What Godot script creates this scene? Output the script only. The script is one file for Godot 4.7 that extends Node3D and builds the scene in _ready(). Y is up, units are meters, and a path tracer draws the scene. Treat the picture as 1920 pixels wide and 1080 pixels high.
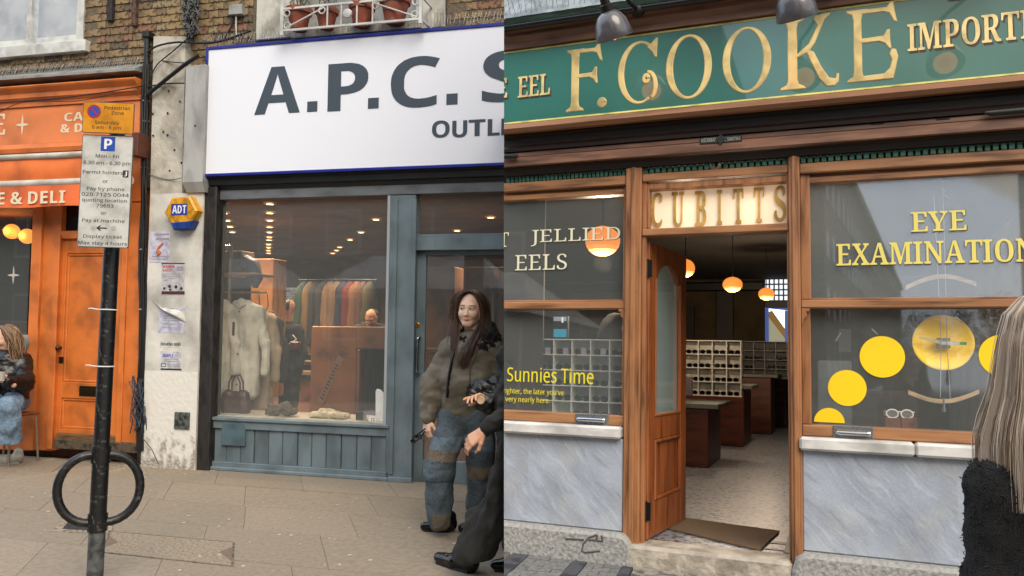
extends Node3D
# One street corner: a grey-blue clothes shop with its orange neighbour, and, standing forward on a raised pavement, an old timber shopfront.
# FL is the frame of the left facade, FR of the right one: x along the facade, y up it, z out of it towards the street.

const FOC := 1500.0            # focal length in pixels of a 1920 x 1080 picture
var FL := Transform3D()
var FR := Transform3D()
var CAMX := Transform3D()
var SEAM := Plane()            # the end plane of the right-hand building
var bases := {}                # node -> base in its frame
var used := {}
var mats := {}
var nz := {}
var rng := RandomNumberGenerator.new()

# ------------------------------------------------------------------ mesh builder
class MB:
	var v := PackedVector3Array()
	var n := PackedVector3Array()
	var uv := PackedVector2Array()
	var c := PackedColorArray()
	var idx := PackedInt32Array()
	var xf := Transform3D()
	var col := Color(1, 1, 1)
	var colored := false
	var has_uv := false

	func vert(p: Vector3, nn: Vector3, t := Vector2()) -> int:
		v.append(xf * p); n.append((xf.basis * nn).normalized()); uv.append(t); c.append(col)
		return v.size() - 1
	# a flat convex polygon, its points counter-clockwise seen from outside
	func poly(pts: Array, t: Array = []) -> void:
		var nn := Vector3()
		for i in range(1, pts.size() - 1):
			nn += (pts[i] - pts[0]).cross(pts[i + 1] - pts[0])
		if nn.length_squared() < 1e-20: return
		nn = nn.normalized()
		var s := v.size()
		for i in pts.size(): vert(pts[i], nn, t[i] if t.size() else Vector2())
		for i in range(1, pts.size() - 1):
			idx.append(s); idx.append(s + i + 1); idx.append(s + i)
	func facet(pts: Array, centre: Vector3) -> void:
		var m := Vector3()
		for p in pts: m += p
		m /= pts.size()
		var nn: Vector3 = (pts[1] - pts[0]).cross(pts[2] - pts[0])
		if nn.dot(m - centre) < 0.0: pts.reverse()
		poly(pts)
	func box(a: Vector3, b: Vector3, ch := 0.003) -> void:
		var lo := Vector3(minf(a.x, b.x), minf(a.y, b.y), minf(a.z, b.z))
		var hi := Vector3(maxf(a.x, b.x), maxf(a.y, b.y), maxf(a.z, b.z))
		var d := hi - lo
		ch = minf(ch, minf(d.x, minf(d.y, d.z)) * 0.45)
		var ce := (lo + hi) / 2.0
		var h := d / 2.0
		for ax in 3:
			var b1 := (ax + 1) % 3
			var b2 := (ax + 2) % 3
			for s in [-1.0, 1.0]:
				var pts := []
				for q in [[-1, -1], [1, -1], [1, 1], [-1, 1]]:
					var p := Vector3()
					p[ax] = s * h[ax]; p[b1] = q[0] * (h[b1] - ch); p[b2] = q[1] * (h[b2] - ch)
					pts.append(ce + p)
				facet(pts, ce)
			if ch <= 0.0: continue
			for s1 in [-1.0, 1.0]:
				for s2 in [-1.0, 1.0]:
					var pts := []
					for q in [[-1, 0], [1, 0], [1, 1], [-1, 1]]:
						var p := Vector3()
						p[ax] = q[0] * (h[ax] - ch)
						p[b1] = s1 * (h[b1] - (ch if q[1] else 0.0))
						p[b2] = s2 * (h[b2] - (0.0 if q[1] else ch))
						pts.append(ce + p)
					facet(pts, ce)
		if ch > 0.0:
			for sx in [-1.0, 1.0]:
				for sy in [-1.0, 1.0]:
					for sz in [-1.0, 1.0]:
						facet([ce + Vector3(sx * h.x, sy * (h.y - ch), sz * (h.z - ch)), ce + Vector3(sx * (h.x - ch), sy * h.y, sz * (h.z - ch)), ce + Vector3(sx * (h.x - ch), sy * (h.y - ch), sz * h.z)], ce)
	# eight corners: four below (going round) and the four above them
	func hexa(p: Array) -> void:
		var ce := Vector3()
		for q in p: ce += q
		ce /= 8.0
		for f in [[0, 1, 2, 3], [4, 5, 6, 7], [0, 1, 5, 4], [1, 2, 6, 5], [2, 3, 7, 6], [3, 0, 4, 7]]:
			facet([p[f[0]], p[f[1]], p[f[2]], p[f[3]]], ce)
	func tube(path: Array, r, sides := 8, caps := true) -> void:
		var m := path.size()
		var t: Vector3 = (path[1] - path[0]).normalized()
		var side := t.cross(Vector3.UP if absf(t.y) < 0.9 else Vector3.RIGHT).normalized()
		var s := v.size()
		for i in m:
			var a: Vector3 = path[maxi(i - 1, 0)]
			var b: Vector3 = path[mini(i + 1, m - 1)]
			t = (b - a).normalized()
			side = (side - t * side.dot(t)).normalized()
			var up := t.cross(side)
			var rr: float = r[i] if r is Array or r is PackedFloat32Array else r
			for j in sides:
				var an := TAU * j / sides
				var d := side * cos(an) + up * sin(an)
				vert(path[i] + d * rr, d, Vector2(float(j) / sides, float(i) / m))
		for i in m - 1:
			for j in sides:
				var a := s + i * sides + j
				var b := s + i * sides + (j + 1) % sides
				idx.append_array([a, a + sides, b, b, a + sides, b + sides])
		if caps:
			for e in 2:
				var pts := []
				for j in sides: pts.append(xf.affine_inverse() * v[s + (m - 1) * sides * e + j])
				if e == 0: pts.reverse()
				poly(pts)
	# profile of (radius, height) turned round y at centre; smooth along the profile where asked
	func lathe(prof: Array, sides := 20, centre := Vector3(), smooth := false, arc := TAU) -> void:
		var rows := prof.size()
		for i in rows - 1:
			var p: Vector2 = prof[i]
			var q: Vector2 = prof[i + 1]
			var d := (q - p).normalized()
			var na := Vector2(d.y, -d.x)
			var nb := na
			if smooth:
				if i > 0:
					var e: Vector2 = (p - prof[i - 1]).normalized()
					na = (na + Vector2(e.y, -e.x)).normalized()
				if i < rows - 2:
					var e2: Vector2 = (prof[i + 2] - q).normalized()
					nb = (nb + Vector2(e2.y, -e2.x)).normalized()
			var s := v.size()
			for j in sides + 1:
				var an := arc * j / sides
				var o := Vector3(cos(an), 0, -sin(an))
				vert(centre + o * p.x + Vector3(0, p.y, 0), o * na.x + Vector3(0, na.y, 0))
				vert(centre + o * q.x + Vector3(0, q.y, 0), o * nb.x + Vector3(0, nb.y, 0))
			for j in sides:
				var a := s + j * 2
				idx.append_array([a, a + 1, a + 2, a + 2, a + 1, a + 3])
	func ball(ce: Vector3, r: Vector3, seg := 14) -> void:
		var s := v.size()
		var rows := seg / 2
		for i in rows + 1:
			var th := PI * i / rows
			for j in seg + 1:
				var an := TAU * j / seg
				var d := Vector3(sin(th) * cos(an), cos(th), sin(th) * sin(an))
				vert(ce + d * r, (d / r).normalized(), Vector2(float(j) / seg, float(i) / rows))
		for i in rows:
			for j in seg:
				var a := s + i * (seg + 1) + j
				var b := a + seg + 1
				idx.append_array([a, b, a + 1, a + 1, b, b + 1])
	# outline in x, y (any winding) between z0 and z1, with a chamfer round the front
	func prism(o: PackedVector2Array, z0: float, z1: float, bev := 0.0) -> void:
		o = o.duplicate()
		var area := 0.0
		for i in o.size(): area += o[i].cross(o[(i + 1) % o.size()])
		if area < 0: o.reverse()
		var m := o.size()
		var fr := o.duplicate()
		if bev > 0.0:
			for i in m:
				var a := (o[i] - o[(i + m - 1) % m]).normalized()
				var b := (o[(i + 1) % m] - o[i]).normalized()
				var na := Vector2(-a.y, a.x)
				var nb := Vector2(-b.y, b.x)
				var k := (na + nb)
				fr[i] = o[i] + k * (bev / maxf(0.5, 1.0 + na.dot(nb)))
		var tris := Geometry2D.triangulate_polygon(fr)
		var s := v.size()
		for p in fr: vert(Vector3(p.x, p.y, z1), Vector3(0, 0, 1), p)
		for p in o: vert(Vector3(p.x, p.y, z0), Vector3(0, 0, -1), p)
		for i in range(0, tris.size(), 3):
			var a := fr[tris[i]]
			var b := fr[tris[i + 1]]
			var d := fr[tris[i + 2]]
			var ccw := (b - a).cross(d - a) > 0
			var t := [tris[i], tris[i + 1], tris[i + 2]] if ccw else [tris[i], tris[i + 2], tris[i + 1]]
			idx.append_array([s + t[0], s + t[2], s + t[1]])
			idx.append_array([s + m + t[0], s + m + t[1], s + m + t[2]])
		var zb := z1 - bev
		for i in m:
			var j := (i + 1) % m
			poly([Vector3(o[i].x, o[i].y, z0), Vector3(o[j].x, o[j].y, z0), Vector3(o[j].x, o[j].y, zb), Vector3(o[i].x, o[i].y, zb)])
			if bev > 0.0: poly([Vector3(o[i].x, o[i].y, zb), Vector3(o[j].x, o[j].y, zb), Vector3(fr[j].x, fr[j].y, z1), Vector3(fr[i].x, fr[i].y, z1)])
	# a flat oval ring with chamfered edges
	func oval(c: Vector2, ro: Vector2, ri: Vector2, z0: float, z1: float, bev: float) -> void:
		var k := 40
		for i in k:
			var q := []
			for a in [TAU * i / k, TAU * (i + 1) / k]:
				var d := Vector2(cos(a), sin(a))
				var o := c + d * ro
				var o2 := c + d * (ro - Vector2.ONE * bev)
				var n2 := c + d * (ri + Vector2.ONE * bev)
				var n := c + d * ri
				q.append([Vector3(o.x, o.y, z0), Vector3(o.x, o.y, z1 - bev), Vector3(o2.x, o2.y, z1), Vector3(n2.x, n2.y, z1), Vector3(n.x, n.y, z1 - bev), Vector3(n.x, n.y, z0)])
			for j in 5: poly([q[0][j], q[1][j], q[1][j + 1], q[0][j + 1]])
	# a moulding: profile of (z, y) swept along x from x0 to x1, profile counter-clockwise seen from +x ... both ends closed
	func sweep(prof: PackedVector2Array, x0: float, x1: float) -> void:
		var keep := xf
		xf = keep * Transform3D(Basis(Vector3(0, 0, 1), Vector3(0, 1, 0), Vector3(-1, 0, 0)), Vector3(x1, 0, 0))
		prism(prof, 0.0, x1 - x0)
		xf = keep
	# a sheet over a grid of points, seen from both sides
	func sheet(rows: Array, thick := 0.0) -> void:
		var h := rows.size()
		var w: int = rows[0].size()
		var nn := []
		for i in h:
			var line := []
			for j in w:
				var du: Vector3 = rows[i][mini(j + 1, w - 1)] - rows[i][maxi(j - 1, 0)]
				var dv: Vector3 = rows[mini(i + 1, h - 1)][j] - rows[maxi(i - 1, 0)][j]
				line.append(du.cross(dv).normalized())
			nn.append(line)
		for side in (2 if thick > 0.0 else 1):
			var s := v.size()
			for i in h:
				for j in w:
					vert(rows[i][j] - nn[i][j] * thick * side, nn[i][j] * (1.0 if side == 0 else -1.0), Vector2(float(j) / (w - 1), float(i) / (h - 1)))
			for i in h - 1:
				for j in w - 1:
					var a := s + i * w + j
					if side == 0: idx.append_array([a, a + w, a + 1, a + 1, a + w, a + w + 1])
					else: idx.append_array([a, a + 1, a + w, a + 1, a + w + 1, a + w])
	func add_mesh(m: Mesh, t: Transform3D) -> void:
		for k in m.get_surface_count():
			var ar := m.surface_get_arrays(k)
			var s := v.size()
			var vv: PackedVector3Array = ar[Mesh.ARRAY_VERTEX]
			var vn: PackedVector3Array = ar[Mesh.ARRAY_NORMAL]
			var nb := t.basis.inverse().transposed()
			for i in vv.size():
				v.append(xf * (t * vv[i])); n.append((xf.basis * (nb * vn[i])).normalized()); uv.append(Vector2()); c.append(col)
			if ar[Mesh.ARRAY_INDEX] != null:
				for i in ar[Mesh.ARRAY_INDEX]: idx.append(s + i)
			else:
				for i in vv.size(): idx.append(s + i)
	# cut away what lies under a plane (in the builder's own axes)
	func cut(pl: Plane) -> MB:
		var o := MB.new()
		o.colored = colored
		for i in range(0, idx.size(), 3):
			var k := [idx[i], idx[i + 1], idx[i + 2]]
			var d := [pl.distance_to(v[k[0]]), pl.distance_to(v[k[1]]), pl.distance_to(v[k[2]])]
			if d[0] < 0 and d[1] < 0 and d[2] < 0: continue
			var ring := []
			for e in 3:
				var f := (e + 1) % 3
				if d[e] >= 0: ring.append([v[k[e]], n[k[e]], uv[k[e]], c[k[e]]])
				if (d[e] >= 0) != (d[f] >= 0):
					var t: float = d[e] / (d[e] - d[f])
					ring.append([v[k[e]].lerp(v[k[f]], t), n[k[e]].lerp(n[k[f]], t), uv[k[e]].lerp(uv[k[f]], t), c[k[e]]])
			var s := o.v.size()
			for q in ring:
				o.v.append(q[0]); o.n.append(q[1]); o.uv.append(q[2]); o.c.append(q[3])
			for e in range(1, ring.size() - 1): o.idx.append_array([s, s + e, s + e + 1])
		return o
	func done(shift := Vector3()) -> ArrayMesh:
		var ar := []
		ar.resize(Mesh.ARRAY_MAX)
		var vv := v
		if shift != Vector3():
			vv = v.duplicate()
			for i in vv.size(): vv[i] -= shift
		ar[Mesh.ARRAY_VERTEX] = vv
		ar[Mesh.ARRAY_NORMAL] = n
		ar[Mesh.ARRAY_TEX_UV] = uv
		if colored: ar[Mesh.ARRAY_COLOR] = c
		ar[Mesh.ARRAY_INDEX] = idx
		var m := ArrayMesh.new()
		if idx.size(): m.add_surface_from_arrays(Mesh.PRIMITIVE_TRIANGLES, ar)
		return m

# ------------------------------------------------------------------ rounded bodies: capsules and balls joined by a smooth minimum, meshed by surface nets
class SD:
	var prims := []
	var wr := 0.0          # size of folds
	var wscale := Vector3(1, 1, 1)
	var seedn := 1
	var flat := -1e9       # nothing hangs lower than this
	func cap(a: Vector3, b: Vector3, ra: float, rb: float, k := 0.03) -> SD:
		prims.append([0, a, b, ra, rb, k, 1.0]); return self
	func chain(p: Array, r: Array, k := 0.03) -> SD:
		for i in p.size() - 1: cap(p[i], p[i + 1], r[i], r[i + 1], k)
		return self
	func ell(ce: Vector3, r: Vector3, k := 0.02, basis := Basis(), sign := 1.0) -> SD:
		prims.append([1, ce, r, basis.transposed(), 0.0, k, sign]); return self
	func build(mb: MB, cell: float, colour = null) -> void:
		var lo := Vector3(1e9, 1e9, 1e9)
		var hi := -lo
		var bb := []
		for p in prims:
			var a: Vector3
			var b: Vector3
			if p[0] == 0:
				var ra = Vector3.ONE * p[3]
				var rb = Vector3.ONE * p[4]
				a = (p[1] - ra).min(p[2] - rb); b = (p[1] + ra).max(p[2] + rb)
			else:
				var r := Vector3.ONE * maxf(p[2].x, maxf(p[2].y, p[2].z))
				if p[3] == Basis(): r = p[2]
				a = p[1] - r; b = p[1] + r
			var m: float = p[5] + 2.5 * cell
			a -= Vector3.ONE * m; b += Vector3.ONE * m
			bb.append([a, b])
			if p[6] > 0: lo = lo.min(a); hi = hi.max(b)
		var nx := int((hi.x - lo.x) / cell) + 2
		var ny := int((hi.y - lo.y) / cell) + 2
		var nzz := int((hi.z - lo.z) / cell) + 2
		var sy := nx
		var sz := nx * ny
		var g := PackedFloat32Array()
		g.resize(nx * ny * nzz)
		g.fill(0.5)
		for q in prims.size():
			var p = prims[q]
			var a: Vector3 = (bb[q][0] - lo) / cell
			var b: Vector3 = (bb[q][1] - lo) / cell
			var x0 := maxi(int(a.x), 0)
			var x1 := mini(int(b.x) + 1, nx - 1)
			var y0 := maxi(int(a.y), 0)
			var y1 := mini(int(b.y) + 1, ny - 1)
			var z0 := maxi(int(a.z), 0)
			var z1 := mini(int(b.z) + 1, nzz - 1)
			var k: float = p[5]
			var isell: bool = p[0] == 1
			var pa: Vector3 = p[1]
			var ab := Vector3()
			var il := 0.0
			var ra := 0.0
			var dr := 0.0
			var er := Vector3.ONE
			var eb := Basis()
			if isell:
				er = p[2]; eb = p[3]
			else:
				ab = p[2] - pa; il = 1.0 / maxf(ab.length_squared(), 1e-9); ra = p[3]; dr = p[4] - ra
			var neg: bool = p[6] < 0
			for z in range(z0, z1 + 1):
				for y in range(y0, y1 + 1):
					var at := z * sz + y * sy
					for x in range(x0, x1 + 1):
						var w := lo + Vector3(x, y, z) * cell - pa
						var d: float
						if isell:
							w = eb * w
							var q0 := (w / er).length()
							var q1 := (w / (er * er)).length()
							d = q0 * (q0 - 1.0) / maxf(q1, 1e-6)
						else:
							var h := clampf(w.dot(ab) * il, 0.0, 1.0)
							d = (w - ab * h).length() - ra - dr * h
						var o := g[at + x]
						if neg:
							var e := maxf(k - absf(o + d), 0.0) / k
							g[at + x] = maxf(o, -d) + e * e * k * 0.25
						else:
							var e := maxf(k - absf(o - d), 0.0) / k
							g[at + x] = minf(o, d) - e * e * k * 0.25
		var id := PackedInt32Array()
		id.resize(nx * ny * nzz)
		id.fill(-1)
		var pos := PackedVector3Array()
		var lim := cell * 2.0
		for z in nzz - 1:
			for y in ny - 1:
				var at := z * sz + y * sy
				for x in nx - 1:
					var i := at + x
					var g0 := g[i]
					if g0 > lim or g0 < -lim: continue
					var cs := [g0, g[i + 1], g[i + sy], g[i + sy + 1], g[i + sz], g[i + sz + 1], g[i + sz + sy], g[i + sz + sy + 1]]
					var mask := 0
					for e in 8:
						if cs[e] < 0: mask |= 1 << e
					if mask == 0 or mask == 255: continue
					var s := Vector3()
					var cnt := 0
					for e in [[0, 1], [2, 3], [4, 5], [6, 7], [0, 2], [1, 3], [4, 6], [5, 7], [0, 4], [1, 5], [2, 6], [3, 7]]:
						var da: float = cs[e[0]]
						var db: float = cs[e[1]]
						if (da < 0) != (db < 0):
							var t := da / (da - db)
							var pa := Vector3(e[0] & 1, (e[0] >> 1) & 1, e[0] >> 2)
							var pb := Vector3(e[1] & 1, (e[1] >> 1) & 1, e[1] >> 2)
							s += pa.lerp(pb, t); cnt += 1
					id[i] = pos.size()
					pos.append(lo + (Vector3(x, y, z) + s / cnt) * cell)
		var tri := PackedInt32Array()
		var st := [1, sy, sz]
		for z in range(1, nzz - 1):
			for y in range(1, ny - 1):
				var at := z * sz + y * sy
				for x in range(1, nx - 1):
					var i := at + x
					if g[i] > lim or g[i] < -lim: continue
					for ax in 3:
						var ins := g[i] < 0
						if ins == (g[i + st[ax]] < 0): continue
						var u: int = st[(ax + 1) % 3]
						var w: int = st[(ax + 2) % 3]
						var a := id[i]
						var b := id[i - u]
						var d := id[i - u - w]
						var e := id[i - w]
						if a < 0 or b < 0 or d < 0 or e < 0: continue
						if ins: tri.append_array([a, d, b, a, e, d])
						else: tri.append_array([a, b, d, a, d, e])
		if wr > 0.0:
			var no := FastNoiseLite.new()
			no.seed = seedn; no.noise_type = FastNoiseLite.TYPE_SIMPLEX_SMOOTH; no.frequency = 1.0; no.fractal_octaves = 3
			var nm := _normals(pos, tri)
			for i in pos.size():
				var q := pos[i] * wscale
				pos[i] += nm[i] * (wr * (no.get_noise_3d(q.x, q.y, q.z) - 0.1))
		if flat > -1e8:
			for i in pos.size(): pos[i].y = maxf(pos[i].y, flat)
		var nn := _normals(pos, tri)
		var s0 := mb.v.size()
		var keep := mb.col
		for i in pos.size():
			if colour != null: mb.col = colour.call(pos[i], nn[i])
			mb.vert(pos[i], nn[i])
		mb.col = keep
		for t in tri: mb.idx.append(s0 + t)
	func _normals(pos: PackedVector3Array, tri: PackedInt32Array) -> PackedVector3Array:
		var nn := PackedVector3Array()
		nn.resize(pos.size())
		for i in range(0, tri.size(), 3):
			var f := (pos[tri[i + 2]] - pos[tri[i]]).cross(pos[tri[i + 1]] - pos[tri[i]])
			nn[tri[i]] += f; nn[tri[i + 1]] += f; nn[tri[i + 2]] += f
		for i in nn.size(): nn[i] = nn[i].normalized()
		return nn

# ------------------------------------------------------------------ things and parts
func numbered(called: String) -> String:
	var k: int = used.get(called, 0)
	used[called] = k + 1
	return called if k == 0 else "%s_%03d" % [called, k]

func meta(o: Node, label := "", cat := "", group := "", kind := "") -> Node:
	if label: o.set_meta("label", label)
	if cat: o.set_meta("category", cat)
	if group: o.set_meta("group", group)
	if kind: o.set_meta("kind", kind)
	return o

# a thing with parts: a Node3D at its base (at: in the frame's axes)
func T(called: String, label: String, cat: String, at: Vector3, fr: Transform3D, group := "", kind := "") -> Node3D:
	var o := Node3D.new()
	o.name = numbered(called)
	o.transform = fr * Transform3D(Basis(), at)
	meta(o, label, cat, group, kind)
	bases[o] = at
	add_child(o, true)
	return o

# a thing that is one mesh
func S(called: String, label: String, cat: String, mb: MB, m: Material, at: Vector3, fr: Transform3D, group := "", kind := "") -> MeshInstance3D:
	var o := MeshInstance3D.new()
	o.name = numbered(called)
	o.transform = fr * Transform3D(Basis(), at)
	if fr == FR: mb = seam_cut(mb)
	o.mesh = mb.done(at)
	o.material_override = null
	if o.mesh.get_surface_count(): o.mesh.surface_set_material(0, m)
	meta(o, label, cat, group, kind)
	bases[o] = at
	add_child(o, true)
	return o

# a part of a thing (or of a part)
func P(parent: Node3D, called: String, mb: MB, m: Material, label := "") -> MeshInstance3D:
	var o := MeshInstance3D.new()
	o.name = called
	var at: Vector3 = bases[parent]
	if in_right(parent): mb = seam_cut(mb)
	o.mesh = mb.done(at)
	if o.mesh.get_surface_count(): o.mesh.surface_set_material(0, m)
	if label: o.set_meta("label", label)
	bases[o] = at
	parent.add_child(o, true)
	return o

# a piece that shares its mesh with others: placed at a point of the frame
func piece(parent: Node3D, called: String, mesh: Mesh, m: Material, at: Vector3, b := Basis()) -> MeshInstance3D:
	var o := MeshInstance3D.new()
	o.name = called
	o.mesh = mesh
	o.material_override = m
	o.transform = Transform3D(b, at - bases[parent])
	bases[o] = Vector3()
	parent.add_child(o, true)
	return o

var no_cut := false
func in_right(o: Node3D) -> bool:
	var q: Node = o
	while q.get_parent() != self and q.get_parent() != null: q = q.get_parent()
	return not no_cut and (q as Node3D).transform.basis.is_equal_approx(FR.basis)

func seam_cut(mb: MB) -> MB:
	if no_cut: return mb
	for p in mb.v:
		if SEAM.distance_to(p) < 0: return mb.cut(SEAM)
	return mb

# ------------------------------------------------------------------ pixels of the 1920 x 1080 photograph to points
func ray(x: float, y: float) -> Vector3:
	return CAMX.basis * Vector3((x - 960.0) / FOC, -(y - 540.0) / FOC, -1.0)
func hit(fr: Transform3D, x: float, y: float, at: float, axis: int) -> Vector3:
	var inv := fr.affine_inverse()
	var o := inv * CAMX.origin
	var d := inv.basis * ray(x, y)
	return o + d * ((at - o[axis]) / d[axis])
func l(x: float, y: float, z := 0.0) -> Vector3: return hit(FL, x, y, z, 2)
func r(x: float, y: float, z := 0.0) -> Vector3: return hit(FR, x, y, z, 2)
func lg(x: float, y: float, h := 0.0) -> Vector3: return hit(FL, x, y, h, 1)
func dl(x: float, y: float, depth: float) -> Vector3: return FL.affine_inverse() * (CAMX.origin + ray(x, y) * depth)
# a box by its edges as seen: x of the left and right edges at mid height, y of the top and bottom at mid width
func ebox(fr: Transform3D, mb: MB, x0: float, y0: float, x1: float, y1: float, z0: float, z1: float, ch := 0.003) -> void:
	var a := rect(fr, x0, y0, x1, y1, z1)
	mb.box(Vector3(a.position.x, a.position.y, z0), Vector3(a.end.x, a.end.y, z1), ch)
func rect(fr: Transform3D, x0: float, y0: float, x1: float, y1: float, z := 0.0) -> Rect2:
	var ym := (y0 + y1) / 2.0
	var xm := (x0 + x1) / 2.0
	var u0 := hit(fr, x0, ym, z, 2).x
	var u1 := hit(fr, x1, ym, z, 2).x
	var v1 := hit(fr, xm, y0, z, 2).y
	var v0 := hit(fr, xm, y1, z, 2).y
	return Rect2(u0, v0, u1 - u0, v1 - v0)

# ------------------------------------------------------------------ materials
func noise_tex(key: String, freq: float, kind: int, oct: int, ramp: Array, size := 256, stretch := false) -> NoiseTexture2D:
	if nz.has(key): return nz[key]
	var n := FastNoiseLite.new()
	n.noise_type = kind
	n.seed = key.hash() % 9999
	n.frequency = freq
	n.fractal_octaves = oct
	n.fractal_type = FastNoiseLite.FRACTAL_FBM
	if kind == FastNoiseLite.TYPE_CELLULAR: n.cellular_return_type = FastNoiseLite.RETURN_DISTANCE
	var t := NoiseTexture2D.new()
	t.width = size; t.height = size
	t.seamless = true
	t.noise = n
	if ramp.size():
		var g := Gradient.new()
		var off := PackedFloat32Array()
		var cs := PackedColorArray()
		for e in ramp: off.append(e[0]); cs.append(e[1])
		g.offsets = off; g.colors = cs
		t.color_ramp = g
	nz[key] = t
	return t
func g1(x: float) -> Color: return Color(x, x, x)
func lin(r_: float, g: float, b: float) -> Color: return Color(r_, g, b).linear_to_srgb()
# kind of mottling: "soft", "fine", "grain", "speck", "flat"
func M(key: String, c = Color.WHITE, rough := 0.7, kind := "soft", scale := Vector3(1, 1, 1), o := {}) -> StandardMaterial3D:
	if mats.has(key): return mats[key]
	var m := StandardMaterial3D.new()
	m.resource_name = key
	m.albedo_color = c
	m.roughness = rough
	m.metallic = o.get("metal", 0.0)
	m.metallic_specular = o.get("spec", 0.5)
	m.uv1_triplanar = true
	m.uv1_scale = scale
	match kind:
		"soft": m.albedo_texture = noise_tex("soft", 0.012, FastNoiseLite.TYPE_SIMPLEX_SMOOTH, 5, [[0.0, g1(0.72)], [0.5, g1(0.92)], [1.0, g1(1.0)]])
		"fine": m.albedo_texture = noise_tex("fine", 0.06, FastNoiseLite.TYPE_SIMPLEX_SMOOTH, 4, [[0.0, g1(0.66)], [0.5, g1(0.9)], [1.0, g1(1.0)]])
		"grain": m.albedo_texture = noise_tex("grain", 0.02, FastNoiseLite.TYPE_SIMPLEX_SMOOTH, 6, [[0.0, g1(0.5)], [0.35, g1(0.86)], [0.6, g1(0.95)], [1.0, g1(1.0)]])
		"even": m.albedo_texture = noise_tex("even", 0.05, FastNoiseLite.TYPE_SIMPLEX_SMOOTH, 5, [[0.0, g1(0.84)], [0.5, g1(0.94)], [1.0, g1(1.0)]])
		"speck": m.albedo_texture = noise_tex("speck", 0.09, FastNoiseLite.TYPE_CELLULAR, 2, [[0.0, g1(0.3)], [0.3, g1(0.8)], [1.0, g1(1.0)]])
		"worn": m.albedo_texture = noise_tex("worn", 0.02, FastNoiseLite.TYPE_SIMPLEX_SMOOTH, 6, [[0.0, g1(0.45)], [0.38, g1(0.7)], [0.5, g1(0.95)], [1.0, g1(1.0)]])
	if o.has("bump"):
		m.heightmap_enabled = true
		m.heightmap_scale = o.bump
		var bk: String = o.get("bkind", "fine")
		m.heightmap_texture = noise_tex("b_" + bk, {"fine": 0.05, "soft": 0.015, "weave": 0.2, "fur": 0.12}.get(bk, 0.05), FastNoiseLite.TYPE_SIMPLEX_SMOOTH, 5, [])
	if o.has("dirt"):      # darker stains with a shape of their own
		m.detail_enabled = true
		m.uv2_triplanar = true
		m.uv2_scale = o.get("dscale", Vector3(0.6, 0.6, 0.6))
		m.detail_uv_layer = BaseMaterial3D.DETAIL_UV_2
		var dc: Color = o.dirt
		var amt: float = o.get("damt", 0.6)
		m.detail_albedo = noise_tex("dirt" + key, o.get("dfreq", 0.015), FastNoiseLite.TYPE_SIMPLEX_SMOOTH, 6, [[0.0, Color(dc, amt)], [o.get("dcut", 0.36), Color(dc, amt * 0.6)], [o.get("dcut", 0.36) + 0.12, Color(dc, 0.0)], [1.0, Color(dc, 0.0)]])
	if o.has("coat"):
		m.clearcoat_enabled = true; m.clearcoat = o.coat; m.clearcoat_roughness = o.get("crough", 0.05)
	if o.has("rim"):
		m.rim_enabled = true; m.rim = o.rim; m.rim_tint = 0.5
	if o.has("glow"):
		m.emission_enabled = true; m.emission = o.get("glowc", c); m.emission_energy_multiplier = o.glow
	if o.has("backlight"):
		m.backlight_enabled = true; m.backlight = o.backlight
	if o.get("vc", false): m.vertex_color_use_as_albedo = true
	mats[key] = m
	return m
func glass(key: String, tint := Color(0.9, 0.95, 0.95), a := 0.04) -> StandardMaterial3D:
	if mats.has(key): return mats[key]
	var m := StandardMaterial3D.new()
	m.resource_name = key
	m.albedo_color = Color(tint, a)
	m.transparency = BaseMaterial3D.TRANSPARENCY_ALPHA
	m.roughness = 0.02
	mats[key] = m
	return m

# lettering that fills a rectangle of the frame (x, y), laid on z, thick th
var fonts := {}
func font(which: String) -> SystemFont:
	if fonts.has(which): return fonts[which]
	var f := SystemFont.new()
	f.font_names = PackedStringArray(["Droid Serif" if which.begins_with("serif") else "Droid Sans"])
	f.font_weight = 700 if which.ends_with("bold") else 400
	fonts[which] = f
	return f
func text_mesh(t: String, which: String, curve := 1.0) -> TextMesh:
	var m := TextMesh.new()
	m.text = t
	m.font = font(which)
	m.font_size = 48
	m.pixel_size = 0.01
	m.depth = 0.02
	m.curve_step = curve
	return m
func letters(mb: MB, t: String, which: String, a: Rect2, z: float, th: float, curve := 1.0) -> void:
	var m := text_mesh(t, which, curve)
	var bb := m.get_aabb()
	var arr := m.surface_get_arrays(0)
	var vv: PackedVector3Array = arr[Mesh.ARRAY_VERTEX]
	if vv.size() == 0: return
	var lo := vv[0]
	var hi := vv[0]
	for p in vv: lo = lo.min(p); hi = hi.max(p)
	var d := hi - lo
	var s := Vector3(a.size.x / d.x, a.size.y / d.y, th / d.z)
	mb.add_mesh(m, Transform3D(Basis.from_scale(s), Vector3(a.position.x, a.position.y, z) - lo * s))

# ------------------------------------------------------------------ left: the brick terrace, the orange shop and the grey-blue shop
func brick_mesh(w: float, h: float, d: float, sd: int) -> ArrayMesh:
	var mb := MB.new()
	var q := RandomNumberGenerator.new()
	q.seed = sd
	var p := []
	for y in [0.0, 1.0]:
		for c in [[0, 0], [1, 0], [1, 1], [0, 1]]:
			p.append(Vector3((c[0] - 0.5) * w + q.randf_range(-0.003, 0.003), (y - 0.5) * h + q.randf_range(-0.002, 0.002), (0.0 if c[1] else -d) + q.randf_range(-0.002, 0.001)))
	mb.hexa([p[0], p[1], p[2], p[3], p[4], p[5], p[6], p[7]])
	return mb.done()

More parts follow.
